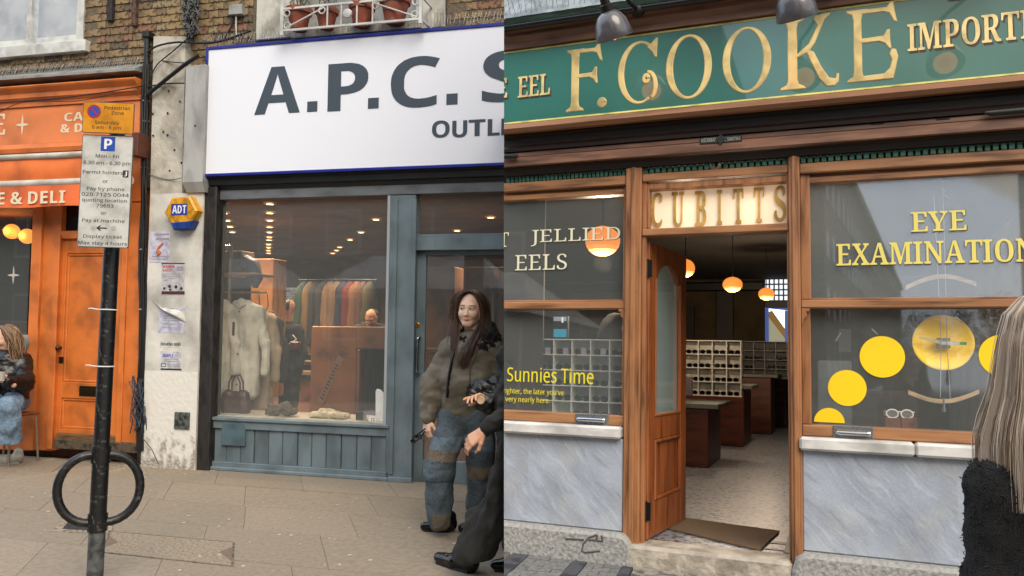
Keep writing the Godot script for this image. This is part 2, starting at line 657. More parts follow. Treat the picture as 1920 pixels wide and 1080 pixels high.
func brick_mats() -> Array:
	var a := []
	var tones := [Color(0.56, 0.47, 0.34), Color(0.50, 0.41, 0.30), Color(0.58, 0.49, 0.35), Color(0.47, 0.39, 0.30), Color(0.54, 0.40, 0.31), Color(0.40, 0.34, 0.28), Color(0.57, 0.5, 0.38)]
	for i in tones.size():
		a.append(M("brick%d" % i, tones[i], 0.92, "worn", Vector3(2.3, 2.3, 2.3) * (1.0 + 0.1 * i), {"bump": 0.5, "dirt": Color(0.2, 0.17, 0.13), "damt": 0.55, "dscale": Vector3(1.3, 1.3, 1.3)} if i == 0 else {"bump": 0.5}))
	return a

func bricks(parent: Node3D, u0: float, u1: float, v0: float, v1: float, z: float, holes: Array, most := 300) -> void:
	var bm := brick_mats()
	var st := []
	var hd := []
	for i in 3: st.append(brick_mesh(0.236, 0.076, 0.06, 10 + i)); hd.append(brick_mesh(0.112, 0.076, 0.06, 20 + i))
	var row := 0
	var v := v0
	var made := 0
	while v < v1:
		var u := u0 - (0.0 if row % 2 == 0 else 0.19)
		var k := row
		while u < u1:
			var head := k % 2 == 1
			var w := 0.124 if head else 0.248
			var ce := Vector3(u + w / 2, v + 0.042, z)
			var ok := ce.x - w / 2 > u0 - 0.05
			for h in holes:
				if (h as Rect2).grow(0.06).has_point(Vector2(ce.x, ce.y)): ok = false
			if ok and made < most:
				var t := rng.randi() % bm.size()
				if rng.randf() < 0.25: t = 0
				piece(parent, "brick", (hd if head else st)[rng.randi() % 3], bm[t], ce, Basis(Vector3(0, 0, 1), rng.randf_range(-0.008, 0.008)))
				made += 1
			u += w; k += 1
		v += 0.088; row += 1

func left_upper() -> void:
	var white := M("white_gloss", Color(0.83, 0.83, 0.81), 0.35, "soft", Vector3(1, 1, 1), {"dirt": Color(0.4, 0.38, 0.33), "damt": 0.35})
	var render := M("white_render", Color(0.80, 0.79, 0.75), 0.85, "soft", Vector3(0.7, 0.7, 0.7), {"bump": 0.35, "dirt": Color(0.42, 0.38, 0.31), "damt": 0.55, "dscale": Vector3(0.9, 0.5, 0.9)})
	var b := T("brick_terrace", "old yellow brick terrace upper storey above the two shops on the left", "building", Vector3(-2.0, 3.2, -0.1), FL)
	var w1 := rect(FL, -60, -60, 157, 100, 0.0)
	var w2 := rect(FL, 480, -40, 838, 62, 0.0)
	var core := MB.new()
	core.box(Vector3(-7.0, 3.1, -0.35), Vector3(w1.position.x, 7.0, -0.006), 0)
	core.box(Vector3(w1.position.x, 3.1, -0.35), Vector3(w1.end.x, w1.position.y, -0.012), 0)
	core.box(Vector3(w1.end.x, 3.1, -0.35), Vector3(w2.position.x, 7.0, -0.012), 0)
	core.box(Vector3(w2.position.x, 3.1, -0.35), Vector3(w2.end.x, w2.position.y, -0.012), 0)
	core.box(Vector3(w2.end.x, 3.1, -0.35), Vector3(1.2, 7.0, -0.006), 0)
	core.box(Vector3(w1.position.x, w1.end.y + 1.0, -0.35), Vector3(w1.end.x, 7.0, -0.013), 0)
	core.box(Vector3(w2.position.x, w2.end.y + 1.2, -0.35), Vector3(w2.end.x, 7.0, -0.013), 0)
	P(b, "wall", core, M("mortar", Color(0.44, 0.39, 0.32), 0.95, "fine", Vector3(1.5, 1.5, 1.5), {"bump": 0.6}))
	bricks(b, w1.end.x + 0.01, -2.03, l(200, 150).y, 5.5, 0.0, [w2])
	bricks(b, -5.4, w1.end.x, l(60, 132).y, w1.position.y - 0.03, 0.0, [], 40)
	bricks(b, w2.end.x + 0.02, 1.15, 4.55, 5.35, 0.0, [], 40)
	# sash window at the left, its pale blind behind the glass
	var wz := -0.07
	var win := MB.new()
	ebox(FL, win, 144, -60, 157, 94, -0.2, 0.015)
	ebox(FL, win, 51, -60, 59, 82, -0.16, wz + 0.02)
	ebox(FL, win, -60, 74, 148, 90, -0.2, -0.012)
	var wn := P(b, "window", win, white)
	var sl := MB.new()
	ebox(FL, sl, -60, 83, 159, 104, -0.2, 0.07, 0.006)
	P(wn, "sill", sl, white)
	var pa := MB.new()
	ebox(FL, pa, -60, -60, 150, 84, wz - 0.012, wz)
	P(wn, "pane", pa, glass("window_glass"))
	var bl := MB.new()
	ebox(FL, bl, -60, -60, 150, 88, -0.33, -0.3)
	P(wn, "blind", bl, M("blind", Color(0.66, 0.66, 0.66), 0.8, "soft", Vector3(0.8, 0.8, 0.8)))
	# rendered window surround in the middle
	var su := MB.new()
	ebox(FL, su, 481, -60, 544, 72, -0.3, 0.02, 0.006)
	ebox(FL, su, 789, -60, 834, 52, -0.3, 0.02, 0.006)
	ebox(FL, su, 544, 44, 789, 62, -0.3, 0.06, 0.006)
	var w := P(b, "window", su, render)
	var dk := MB.new()
	ebox(FL, dk, 530, -80, 800, 60, -0.34, -0.3)
	P(w, "pane", dk, M("net_curtain", Color(0.55, 0.55, 0.54), 0.5, "soft", Vector3(1, 1, 1)))
	var fr := MB.new()
	for x in [548.0, 664.0, 780.0]: ebox(FL, fr, x, -70, x + 9, 50, -0.29, -0.24)
	P(w, "frame", fr, white)
	# white iron window-box railing
	var ra := rect(FL, 527, 2, 792, 56, 0.3)
	var rail := T("window_railing", "white wrought iron window box railing above the white shop sign", "railing", Vector3(ra.get_center().x, ra.position.y, 0.3), FL)
	var fm := MB.new()
	var k := 0.012
	var yt := ra.end.y - 0.02
	var yb := ra.position.y + 0.05
	fm.box(Vector3(ra.position.x, ra.position.y, 0.29), Vector3(ra.position.x + 0.035, yt + 0.5, 0.32))
	fm.box(Vector3(ra.end.x - 0.035, ra.position.y, 0.29), Vector3(ra.end.x, yt + 0.5, 0.32))
	for y in [yb, yt, yb + 0.02 - 0.9]:
		if y > yb - 0.1: fm.box(Vector3(ra.position.x + 0.03, y - k, 0.295), Vector3(ra.end.x - 0.03, y + k, 0.315))
	for s in [0, 1]:
		var x: float = [ra.position.x, ra.end.x - 0.02][s]
		for y in [yb, yt]: fm.box(Vector3(x, y - k, 0.02), Vector3(x + 0.02, y + k, 0.3))
	P(rail, "frame", fm, white)
	for i in 4:
		var x := lerpf(ra.position.x, ra.end.x, [0.34, 0.44, 0.55, 0.66][i])
		var bm := MB.new()
		bm.box(Vector3(x - 0.008, yb, 0.297), Vector3(x + 0.008, yt, 0.313))
		P(rail, "bar", bm, white)
	var dg := MB.new()
	for s in [0, 1]:
		var xa: float = [ra.position.x + 0.05, ra.end.x - 0.05][s]
		var xb: float = lerpf(ra.position.x, ra.end.x, [0.32, 0.66][s])
		dg.tube([Vector3(xa, yb + 0.02, 0.306), Vector3(xb, yt - 0.02, 0.306)], 0.009, 6)
		for e in [[xa + 0.03 * (1 - 2 * s), yb + 0.05], [xb - 0.03 * (1 - 2 * s), yt - 0.05], [xa + 0.02 * (1 - 2 * s), yt - 0.05]]:
			var ring := []
			for q in 13: ring.append(Vector3(e[0] + 0.035 * cos(TAU * q / 12.0), e[1] + 0.035 * sin(TAU * q / 12.0), 0.306))
			dg.tube(ring, 0.008, 5, false)
	dg.xf = Transform3D(Basis(Vector3(1, 0, 0), PI / 2), Vector3(lerpf(ra.position.x, ra.end.x, 0.49), (yb + yt) / 2, 0.32))
	dg.lathe([Vector2(0, 0), Vector2(0.05, 0), Vector2(0.045, 0.02), Vector2(0, 0.024)], 12)
	P(rail, "scroll", dg, white)
	# four terracotta pots
	var terra := M("terracotta", Color(0.55, 0.26, 0.18), 0.85, "soft", Vector3(2, 2, 2), {"bump": 0.2, "dirt": Color(0.62, 0.5, 0.42), "damt": 0.4, "dscale": Vector3(2, 2, 2)})
	var soil := M("soil", Color(0.14, 0.11, 0.08), 1.0, "fine", Vector3(5, 5, 5))
	var stemm := M("dry_stem", Color(0.34, 0.36, 0.32), 0.9, "fine", Vector3(6, 6, 6))
	var spots := [[560, "leftmost"], [612, "second from the left"], [678, "third from the left"], [740, "rightmost"]]
	for i in 4:
		var base := l(spots[i][0], [57, 54, 50, 44][i], 0.18)
		var sc: float = [1.0, 0.9, 1.0, 1.18][i]
		var pot := T("flower_pot", "terracotta flower pot behind the white railing, %s of the four" % spots[i][1], "flower pot", base, FL, "terracotta pots on the window ledge")
		var pm := MB.new()
		pm.xf = Transform3D(Basis.from_scale(Vector3.ONE * sc), base)
		pm.lathe([Vector2(0, 0), Vector2(0.082, 0), Vector2(0.118, 0.17), Vector2(0.135, 0.172), Vector2(0.142, 0.225), Vector2(0.125, 0.23), Vector2(0.118, 0.2), Vector2(0, 0.2)], 24)
		P(pot, "pot", pm, terra)
		var so := MB.new()
		so.xf = pm.xf
		so.lathe([Vector2(0.117, 0.2), Vector2(0.06, 0.215), Vector2(0, 0.212)], 14)
		P(pot, "soil", so, soil)
		var stm := MB.new()
		stm.xf = pm.xf
		for q in 16:
			var a := Vector3(rng.randf_range(-0.07, 0.07), 0.2, rng.randf_range(-0.07, 0.07))
			stm.tube([a, a + Vector3(rng.randf_range(-0.06, 0.06), 0.1, rng.randf_range(-0.04, 0.04)), a + Vector3(rng.randf_range(-0.14, 0.14), 0.24, rng.randf_range(-0.1, 0.1))], [0.006, 0.005, 0.002], 5)
		P(pot, "stem", stm, stemm)
	# lead flashing with bird spikes over the orange shop
	var lead := M("lead", Color(0.56, 0.56, 0.55), 0.6, "soft", Vector3(1.2, 1.2, 1.2), {"bump": 0.4})
	var fl := MB.new()
	var q0 := l(-60, 152, 0.1)
	var q1 := l(268, 128, 0.1)
	fl.hexa([Vector3(q0.x, q0.y - 0.06, 0.0), Vector3(q1.x, q1.y - 0.04, 0.0), Vector3(q1.x, q1.y - 0.06, 0.22), Vector3(q0.x, q0.y - 0.06, 0.22), Vector3(q0.x, q0.y + 0.07, 0.0), Vector3(q1.x, q1.y + 0.09, 0.0), Vector3(q1.x, q1.y - 0.03, 0.22), Vector3(q0.x, q0.y - 0.03, 0.22)])
	var fth := T("lead_flashing", "grey lead flashing with a row of bird spikes above the orange fascia", "flashing", Vector3(-4.2, q1.y - 0.06, 0.1), FL)
	P(fth, "lead_sheet", fl, lead)
	var sp := MB.new()
	var u := q0.x
	while u < q1.x - 0.02:
		for s in [-1, 1]:
			var t := Vector3(u + rng.randf_range(-0.01, 0.01), q1.y + 0.02, 0.14)
			sp.tube([t, t + Vector3(rng.randf_range(-0.02, 0.02), 0.11, 0.05 * s)], 0.0022, 3, false)
		u += 0.03
	meta(P(fth, "bird_spikes", sp, M("steel_wire", Color(0.62, 0.62, 0.6), 0.35, "flat", Vector3.ONE, {"metal": 0.8})), "", "", "", "stuff")
	var sp2 := MB.new()
	u = l(386, 80, 0.05).x
	var up1 := l(386, 81, 0.12).y
	while u < 0.9:
		var t := Vector3(u, up1 - 0.01, 0.09)
		for s in [-1, 1]: sp2.tube([t, t + Vector3(rng.randf_range(-0.03, 0.03), 0.12, 0.045 * s)], 0.0024, 3, false)
		u += 0.035
	S("bird_spikes", "row of thin steel bird spikes along the top of the white sign", "bird spikes", sp2, mats.steel_wire, Vector3(-0.8, up1, 0.09), FL, "", "stuff")
	# pipes, junction box and cable bunch on the brickwork
	var blackm := M("black_plastic", Color(0.06, 0.06, 0.065), 0.5, "soft", Vector3(3, 3, 3))
	for i in 2:
		var pb := MB.new()
		ebox(FL, pb, [201.0, 247.0][i], -60, [211.0, 255.0][i], [38.0, 48.0][i], 0.0, 0.05, 0.004)
		S("cut_pipe", ["dark square pipe end on the brickwork, left of the pair", "rusty square pipe end on the brickwork, right of the pair"][i], "pipe", pb, M("rust%d" % i, [Color(0.17, 0.15, 0.15), Color(0.36, 0.25, 0.2)][i], 0.8, "worn", Vector3(2, 2, 2)), l(206 + 44 * i, 40, 0.02), FL, "cut pipes on the brickwork")
	var jb := T("junction_box", "pale grey cable junction box on the bricks left of the window", "junction box", l(441, 27, 0.02), FL)
	var jm := MB.new()
	ebox(FL, jm, 428, 8, 453, 27, 0.0, 0.07, 0.006)
	P(jb, "cover", jm, M("grey_plastic", Color(0.62, 0.62, 0.61), 0.5, "soft"))
	for i in 2:
		var a := l(436 + 7 * i, 26, 0.035)
		var e := l([418.0, 446.0][i], 76, 0.03)
		var cm := MB.new()
		cm.tube([a, a + Vector3(0, -0.12, 0), Vector3(lerpf(a.x, e.x, 0.4), lerpf(a.y, e.y, 0.75), 0.04), e], 0.009, 6)
		P(jb, "cable", cm, white if i else blackm)
	var bun := T("cable_bunch", "bunch of black cables tangled in netting at the top of the white pier", "cable", l(358, 50, 0.05), FL)
	var bm2 := MB.new()
	for i in 26:
		var pts := []
		var x0 := rng.randf_range(346, 372)
		for j in 7:
			pts.append(l(x0 + rng.randf_range(-5, 5) + (358 - x0) * j / 9.0, -30 + j * 17.0, rng.randf_range(0.03, 0.13)))
		bm2.tube(pts, rng.randf_range(0.008, 0.016), 5)
	P(bun, "cables", bm2, blackm)
	var nt := MB.new()
	for i in 90:
		var c := l(rng.randf_range(345, 374), rng.randf_range(-20, 60), rng.randf_range(0.1, 0.16))
		nt.tube([c, c + Vector3(rng.randf_range(-0.05, 0.05), rng.randf_range(-0.05, 0.05), rng.randf_range(0.0, 0.03)), c + Vector3(rng.randf_range(-0.07, 0.07), rng.randf_range(-0.07, 0.07), 0)], 0.004, 4, false)
	meta(P(bun, "netting", nt, M("netting", Color(0.42, 0.43, 0.42), 0.7, "flat")), "", "", "", "stuff")

func cable(label: String, pts: Array, rad: float, m: Material) -> void:
	var cv := Curve3D.new()
	for i in pts.size():
		var t: Vector3 = (pts[mini(i + 1, pts.size() - 1)] - pts[maxi(i - 1, 0)]) / 6.0
		cv.add_point(pts[i], -t, t)
	var mb := MB.new()
	var path := []
	for p in cv.tessellate(4, 3): path.append(p)
	mb.tube(path, rad, 6)
	S("cable", label, "cable", mb, m, pts[0], FL)

func white_pier() -> void:
	var render: Material = mats.white_render
	var blackm: Material = mats.black_plastic
	var pr := T("white_pier", "dirty white rendered pier between the orange and grey-blue shops", "pier", l(325, 870, 0.1) * Vector3(1, 0, 1), FL)
	var a := MB.new()
	var x0 := l(275, 560, 0.12).x
	var x1 := l(376, 560, 0.12).x
	a.hexa([Vector3(x0, 0, -0.02), Vector3(x1, 0, -0.02), Vector3(x1, 0, 0.125), Vector3(x0, 0, 0.125), Vector3(x0, 3.0, -0.02), Vector3(x1, 3.0, -0.02), Vector3(x1, 3.0, 0.12), Vector3(x0, 3.0, 0.12)])
	P(pr, "lower_shaft", a, M("pier_render", Color(0.83, 0.82, 0.79), 0.85, "soft", Vector3(0.5, 0.5, 0.5), {"bump": 0.4, "dirt": Color(0.56, 0.52, 0.46), "damt": 0.25, "dscale": Vector3(0.9, 0.5, 0.9), "dcut": 0.3}))
	# front coat of render, stained with splashed dirt and moss along the pavement
	var gr := MB.new()
	gr.colored = true
	var no := FastNoiseLite.new()
	no.seed = 8; no.frequency = 1.0; no.fractal_octaves = 4
	var rows := []
	for i in 70:
		var line := []
		for j in 36: line.append(Vector3(lerpf(x0 + 0.002, x1 - 0.002, j / 35.0), 1.05 * pow(i / 69.0, 1.4), 0.126 + 0.002 * no.get_noise_2d(j * 0.3, i * 0.3)))
		rows.append(line)
	var s0 := gr.v.size()
	gr.sheet(rows)
	for i in range(s0, gr.v.size()):
		var p := gr.v[i]
		var g := clampf((no.get_noise_2d(p.x * 9.0, p.y * 5.0) + 0.55 - p.y * 2.1) * 2.2, 0.0, 1.0) * clampf(0.75 + no.get_noise_2d(p.x * 40.0, p.y * 40.0), 0.0, 1.0)
		gr.c[i] = Color(0.64, 0.62, 0.57).lerp(Color(0.16, 0.125, 0.085), g * 0.85)
	P(pr, "stained_coat", gr, M("stained_render", Color.WHITE, 0.9, "flat", Vector3.ONE, {"vc": true, "bump": 0.3}))
	var b := MB.new()
	var yb := 2.99
	var t0 := l(288, 68, 0.1)
	var t1 := l(348, 68, 0.1)
	b.hexa([Vector3(x0, yb, -0.02), Vector3(l(345, 300, 0.1).x, yb, -0.02), Vector3(l(345, 300, 0.1).x, yb, 0.12), Vector3(x0, yb, 0.12), Vector3(t0.x, t0.y, -0.02), Vector3(t1.x, t1.y, -0.02), Vector3(t1.x, t1.y, 0.1), Vector3(t0.x, t0.y, 0.1)])
	P(pr, "upper_shaft", b, M("pier_render2", Color(0.74, 0.72, 0.67), 0.9, "soft", Vector3(0.8, 0.8, 0.8), {"bump": 0.6, "dirt": Color(0.45, 0.36, 0.27), "damt": 0.45, "dscale": Vector3(0.8, 0.45, 0.8), "dcut": 0.36}))
	var d := MB.new()
	var e := rect(FL, 345, 122, 383, 352, 0.2)
	d.box(Vector3(e.position.x, e.position.y + 0.06, 0.0), Vector3(e.end.x, e.end.y, 0.2), 0.004)
	d.hexa([Vector3(e.position.x + 0.02, e.position.y - 0.04, 0.0), Vector3(e.end.x, e.position.y - 0.04, 0), Vector3(e.end.x, e.position.y - 0.04, 0.15), Vector3(e.position.x + 0.02, e.position.y - 0.04, 0.15), Vector3(e.position.x, e.position.y + 0.06, 0), Vector3(e.end.x, e.position.y + 0.06, 0), Vector3(e.end.x, e.position.y + 0.06, 0.2), Vector3(e.position.x, e.position.y + 0.06, 0.2)])
	P(pr, "side_board", d, M("board_white", Color(0.68, 0.68, 0.67), 0.6, "soft", Vector3(0.8, 0.3, 0.8), {"dirt": Color(0.4, 0.38, 0.35), "damt": 0.45, "dscale": Vector3(1.2, 0.4, 1.2)}))
	for q in [[286, 213], [314, 212], [287, 254], [314, 253], [316, 170], [337, 190], [306, 247], [318, 320], [340, 305], [327, 281], [366, 236]]:
		var hl := MB.new()
		hl.xf = Transform3D(Basis(Vector3(1, 0, 0), PI / 2), l(q[0], q[1], 0.121 if q[0] < 345 else 0.2))
		hl.lathe([Vector2(0.011, -0.004), Vector2(0.011, 0.003), Vector2(0.0, 0.0035)], 8)
		P(pr, "plug_hole", hl, M("dark_hole", Color(0.12, 0.11, 0.1), 1.0, "flat"))
	# downpipe with its cables
	var dp := T("downpipe", "black downpipe wrapped in cables beside the white pier", "downpipe", l(264, 868, 0.1) * Vector3(1, 0, 1), FL)
	var pm := MB.new()
	pm.tube([l(276, 62, 0.1), l(274, 180, 0.1), l(270, 360, 0.1), l(266, 600, 0.1), l(263, 866, 0.1)], 0.032, 12)
	pm.box(l(276, 64, 0.1) + Vector3(-0.045, -0.05, -0.09), l(276, 64, 0.1) + Vector3(0.045, 0.03, 0.045), 0.01)
	P(dp, "pipe", pm, M("pipe_black", Color(0.085, 0.08, 0.08), 0.55, "worn", Vector3(2, 2, 2)))
	for y in [190.0, 228.0, 315.0, 468.0, 580.0, 670.0]:
		var cl := MB.new()
		var c := l(275.5 - (y - 62) * 0.0155, y, 0.1)
		cl.xf = Transform3D(Basis(), c)
		cl.lathe([Vector2(0.038, -0.006), Vector2(0.042, -0.006), Vector2(0.042, 0.006), Vector2(0.036, 0.006)], 12)
		P(dp, "clip", cl, M("clip_white", Color(0.6, 0.6, 0.58), 0.5, "flat"))
	for i in 5:
		var pts := []
		for j in 12: pts.append(l(268.0 + i * 2.6 - j * 0.9 + rng.randf_range(-2.5, 2.5), 120 + j * 66.0, 0.13 + rng.randf_range(-0.01, 0.015)))
		var cm := MB.new()
		cm.tube(pts, rng.randf_range(0.008, 0.013), 6)
		P(dp, "cable", cm, blackm)
	var tg := MB.new()
	for i in 16:
		var pts := []
		var bx := rng.randf_range(250, 268)
		for j in 6: pts.append(l(bx + rng.randf_range(-9, 9), 712 + j * 19.0 + rng.randf_range(-8, 8), 0.14 + rng.randf_range(-0.02, 0.05)))
		tg.tube(pts, 0.006, 5)
	P(dp, "tangled_wire", tg, M("wire_blue", Color(0.2, 0.24, 0.3), 0.5, "fine", Vector3(3, 3, 3)))
	cable("thick black cable rising from the downpipe to the white sign corner", [l(276, 178, 0.16), l(310, 150, 0.17), l(345, 122, 0.2), l(372, 104, 0.22)], 0.022, blackm)
	cable("black cable curving over the top of the white pier", [l(276, 98, 0.15), l(296, 86, 0.15), l(335, 79, 0.14), l(400, 80, 0.1), l(470, 58, 0.06)], 0.011, blackm)
	cable("thin cable looping down from the cable bunch to the downpipe", [l(352, 72, 0.14), l(322, 98, 0.14), l(294, 122, 0.13), l(281, 150, 0.14)], 0.007, blackm)
	cable("short straight cable across the white pier below the thick cable", [l(277, 162, 0.14), l(312, 157, 0.13), l(345, 156, 0.21)], 0.008, blackm)
	cable("grey cable running along the brick course above the flashing", [l(-20, 135, 0.03), l(120, 126, 0.04), l(255, 112, 0.05), l(330, 117, 0.14), l(362, 118, 0.22)], 0.007, M("cable_grey", Color(0.3, 0.29, 0.28), 0.6, "flat"))
	cable("thin black cable sagging across the orange fascia", [l(-20, 194, 0.3), l(90, 186, 0.3), l(190, 174, 0.3), l(268, 161, 0.18)], 0.007, blackm)
	cable("thin cable drooping below the sagging one on the orange fascia", [l(-20, 222, 0.3), l(42, 192, 0.3), l(140, 190, 0.3), l(212, 176, 0.29), l(245, 172, 0.26), l(266, 186, 0.2)], 0.004, blackm)
	cable("thin grey wire hanging in a curve at the foot of the upper pier", [l(277, 326, 0.13), l(300, 334, 0.13), l(322, 337, 0.13), l(346, 332, 0.2)], 0.004, M("cable_grey"))
	cable("wire sticking out at the foot of the white pier", [l(268, 822, 0.15), l(284, 842, 0.2), l(297, 870, 0.17)], 0.005, M("cable_grey"))
	# alarm box
	var ce := l(338, 398, 0.22)
	var al := T("alarm_box", "yellow hexagonal alarm box with a blue base on the white pier", "alarm box", ce + Vector3(0, -0.19, -0.1), FL)
	var hex := PackedVector2Array()
	for q in [[308, 398], [322, 371], [356, 368], [370, 395], [354, 424], [325, 426]]:
		var w := l(q[0], q[1], 0.22)
		hex.append(Vector2(w.x, w.y))
	var hb := MB.new()
	hb.prism(hex, 0.12, 0.23, 0.018)
	P(al, "cover", hb, M("alarm_yellow", Color(0.87, 0.62, 0.06), 0.4, "soft", Vector3(2, 2, 2), {"dirt": Color(0.3, 0.22, 0.08), "damt": 0.5, "dscale": Vector3(2.5, 2.5, 2.5), "dcut": 0.3}))
	var blu := M("alarm_blue", Color(0.09, 0.24, 0.55), 0.4, "soft", Vector3(2, 2, 2))
	var bb := MB.new()
	var bs := PackedVector2Array()
	for q in [[318, 417], [362, 413], [354, 429], [325, 431]]:
		var w := l(q[0], q[1], 0.235)
		bs.append(Vector2(w.x, w.y))
	bb.prism(bs, 0.125, 0.236, 0.01)
	P(al, "base", bb, blu)
	var pl := MB.new()
	var lr := rect(FL, 321, 382, 351, 403, 0.232)
	pl.box(Vector3(lr.position.x, lr.position.y, 0.228), Vector3(lr.end.x, lr.end.y, 0.2335), 0.0)
	var pp := P(al, "badge", pl, M("badge_blue", Color(0.16, 0.2, 0.55), 0.4, "flat"))
	var tx := MB.new()
	letters(tx, "ADT", "sans_bold", rect(FL, 323, 385, 349, 400, 0.235), 0.2335, 0.002)
	P(pp, "lettering", tx, M("print_white", Color(0.85, 0.85, 0.86), 0.5, "flat"))
	# outlet plate
	var op := T("outlet_plate", "weathered grey metal outlet plate low on the white pier", "plate", l(340, 804, 0.12), FL)
	var om := MB.new()
	ebox(FL, om, 326, 773, 354, 805, 0.1, 0.145, 0.006)
	P(op, "plate", om, M("zinc", Color(0.36, 0.39, 0.37), 0.65, "worn", Vector3(3, 3, 3), {"metal": 0.2}))
	for q in [[339, 785], [348, 782], [344, 795], [332, 792]]:
		var cm := MB.new()
		cm.xf = Transform3D(Basis(Vector3(1, 0, 0), PI / 2), l(q[0], q[1], 0.145))
		cm.lathe([Vector2(0.02, -0.004), Vector2(0.02, 0.006), Vector2(0.013, 0.007), Vector2(0.012, 0.002), Vector2(0, 0.002)], 12)
		P(op, "knockout", cm, M("zinc_dark", Color(0.2, 0.22, 0.21), 0.6, "fine", Vector3(5, 5, 5)))
	posters()

func poster(called: String, label: String, r4: Array, paper: Color, z := 0.122) -> Node3D:
	var a := rect(FL, r4[0], r4[1], r4[2], r4[3], z)
	var th := T(called, label, "poster", Vector3(a.get_center().x, a.position.y, z), FL, "posters on the white pier")
	var mb := MB.new()
	mb.box(Vector3(a.position.x, a.position.y, z - 0.002), Vector3(a.end.x, a.end.y, z + 0.0025), 0)
	P(th, "paper", mb, M("paper" + called + label.left(5), paper, 0.75, "soft", Vector3(3, 3, 3), {"dirt": paper.darkened(0.35), "damt": 0.25, "dscale": Vector3(3, 3, 3)}))
	return th
func print_rows(th: Node3D, rows: Array, m: Material, z := 0.1247) -> void:
	var mb := MB.new()
	for q in rows:
		letters(mb, q[0], q[5] if q.size() > 5 else "sans_bold", rect(FL, q[1], q[2], q[3], q[4], z), z, 0.0012, 4.0)
	P(th, "lettering", mb, m)
func bars(th: Node3D, called: String, rows: Array, m: Material, z := 0.1247) -> void:
	for q in rows:
		var mb := MB.new()
		ebox(FL, mb, q[0], q[1], q[2], q[3], z - 0.0015, z + 0.0012, 0)
		P(th, called, mb, m)
func posters() -> void:
	var ink := M("ink", Color(0.13, 0.13, 0.15), 0.7, "flat")
	var pale := M("ink_pale", Color(0.55, 0.53, 0.58), 0.7, "flat")
	var red := M("ink_red", Color(0.72, 0.13, 0.2), 0.7, "flat")
	var p1 := poster("poster", "faded lilac poster with an orange squiggle, topmost on the pier", [281, 434, 319, 492], Color(0.78, 0.77, 0.84))
	bars(p1, "print", [[290, 438, 317, 441], [292, 446, 317, 450], [285, 480, 317, 482], [285, 485, 314, 486.5]], pale)
	var sq := MB.new()
	var pts := []
	for q in [[306, 455], [303, 459], [298, 464], [296, 470], [299, 474], [297, 477]]: pts.append(l(q[0], q[1], 0.125))
	sq.tube(pts, [0.008, 0.012, 0.014, 0.018, 0.03, 0.022], 6)
	P(p1, "drawing", sq, M("ink_orange", Color(0.72, 0.4, 0.28), 0.7, "flat"))
	var p2 := poster("poster", "grey poster with red heading and black foot, below the lilac one", [303, 493, 346, 553], Color(0.74, 0.73, 0.75))
	bars(p2, "border", [[303, 493, 346, 495]], ink)
	bars(p2, "footer", [[303, 546, 346, 552]], M("ink_foot", Color(0.28, 0.12, 0.15), 0.7, "flat"))
	print_rows(p2, [["WANNA", 305, 497, 328, 502], ["LATE?", 306, 504, 322, 509]], red)
	bars(p2, "print", [[331, 499, 344, 508], [306, 513, 340, 514], [306, 517, 338, 518], [315, 521, 327, 522], [306, 525, 312, 526]], pale)
	for q in [[308, 541, 3.0], [318, 537, 3.4], [319, 543, 2.6], [330, 538, 3.8], [340, 541, 3.2]]:
		var ic := MB.new()
		ic.xf = Transform3D(Basis(Vector3(1, 0, 0), PI / 2), l(q[0], q[1], 0.124))
		ic.lathe([Vector2(q[2] * 0.0058, 0), Vector2(q[2] * 0.005, 0.0015), Vector2(0, 0.0016)], 7)
		P(p2, "printed_mark", ic, ink)
	var p3 := poster("poster", "torn white poster with its top peeling away from the pier", [297, 577, 346, 624], Color(0.76, 0.76, 0.83))
	bars(p3, "print", [[304, 592, 330, 593], [304, 596, 340, 597], [304, 600, 340, 601], [304, 607, 342, 608], [304, 614, 330, 615]], pale)
	print_rows(p3, [["!", 341, 592, 345, 600]], ink)
	var curl := []
	for i in 7:
		var line := []
		for j in 9:
			var s := j / 8.0
			var t := i / 6.0
			var a := l(lerpf(283, 345, s), lerpf(560, 592, s) + 6.0 * sin(s * 5.0), 0.126)
			var b := l(lerpf(300, 349, s), lerpf(566, 594, s) + 10.0, 0.126)
			var p := a.lerp(b, t)
			p.z += 0.05 * sin(t * 2.6) * sin(s * PI)
			line.append(p)
		curl.append(line)
	var cm := MB.new()
	cm.sheet(curl, 0.001)
	P(p3, "peeling_strip", cm, M("paper_curl", Color(0.82, 0.81, 0.78), 0.8, "soft", Vector3(4, 4, 4)))
	var p4 := poster("notice", "narrow white notice strip headed BREAKING NEWS below the torn poster", [300, 640, 341, 652], Color(0.82, 0.82, 0.81))
	print_rows(p4, [["BREAKING NEWS", 302, 643, 339, 648]], ink)
	var p5 := poster("notice", "white notice with a blue word and dark foot, lowest on the pier", [300, 659, 340, 694], Color(0.8, 0.8, 0.82))
	print_rows(p5, [["SIMPLE", 305, 664, 325, 670]], M("ink_blue", Color(0.17, 0.15, 0.62), 0.7, "flat"))
	bars(p5, "print", [[327, 666, 334, 668], [308, 673, 333, 674], [306, 677, 335, 678], [313, 683, 338, 684], [313, 686, 336, 687]], pale)
	bars(p5, "footer", [[301, 691, 340, 694], [302, 681, 303, 688], [310, 681, 311, 688], [302, 681, 311, 682], [302, 687, 311, 688]], ink)

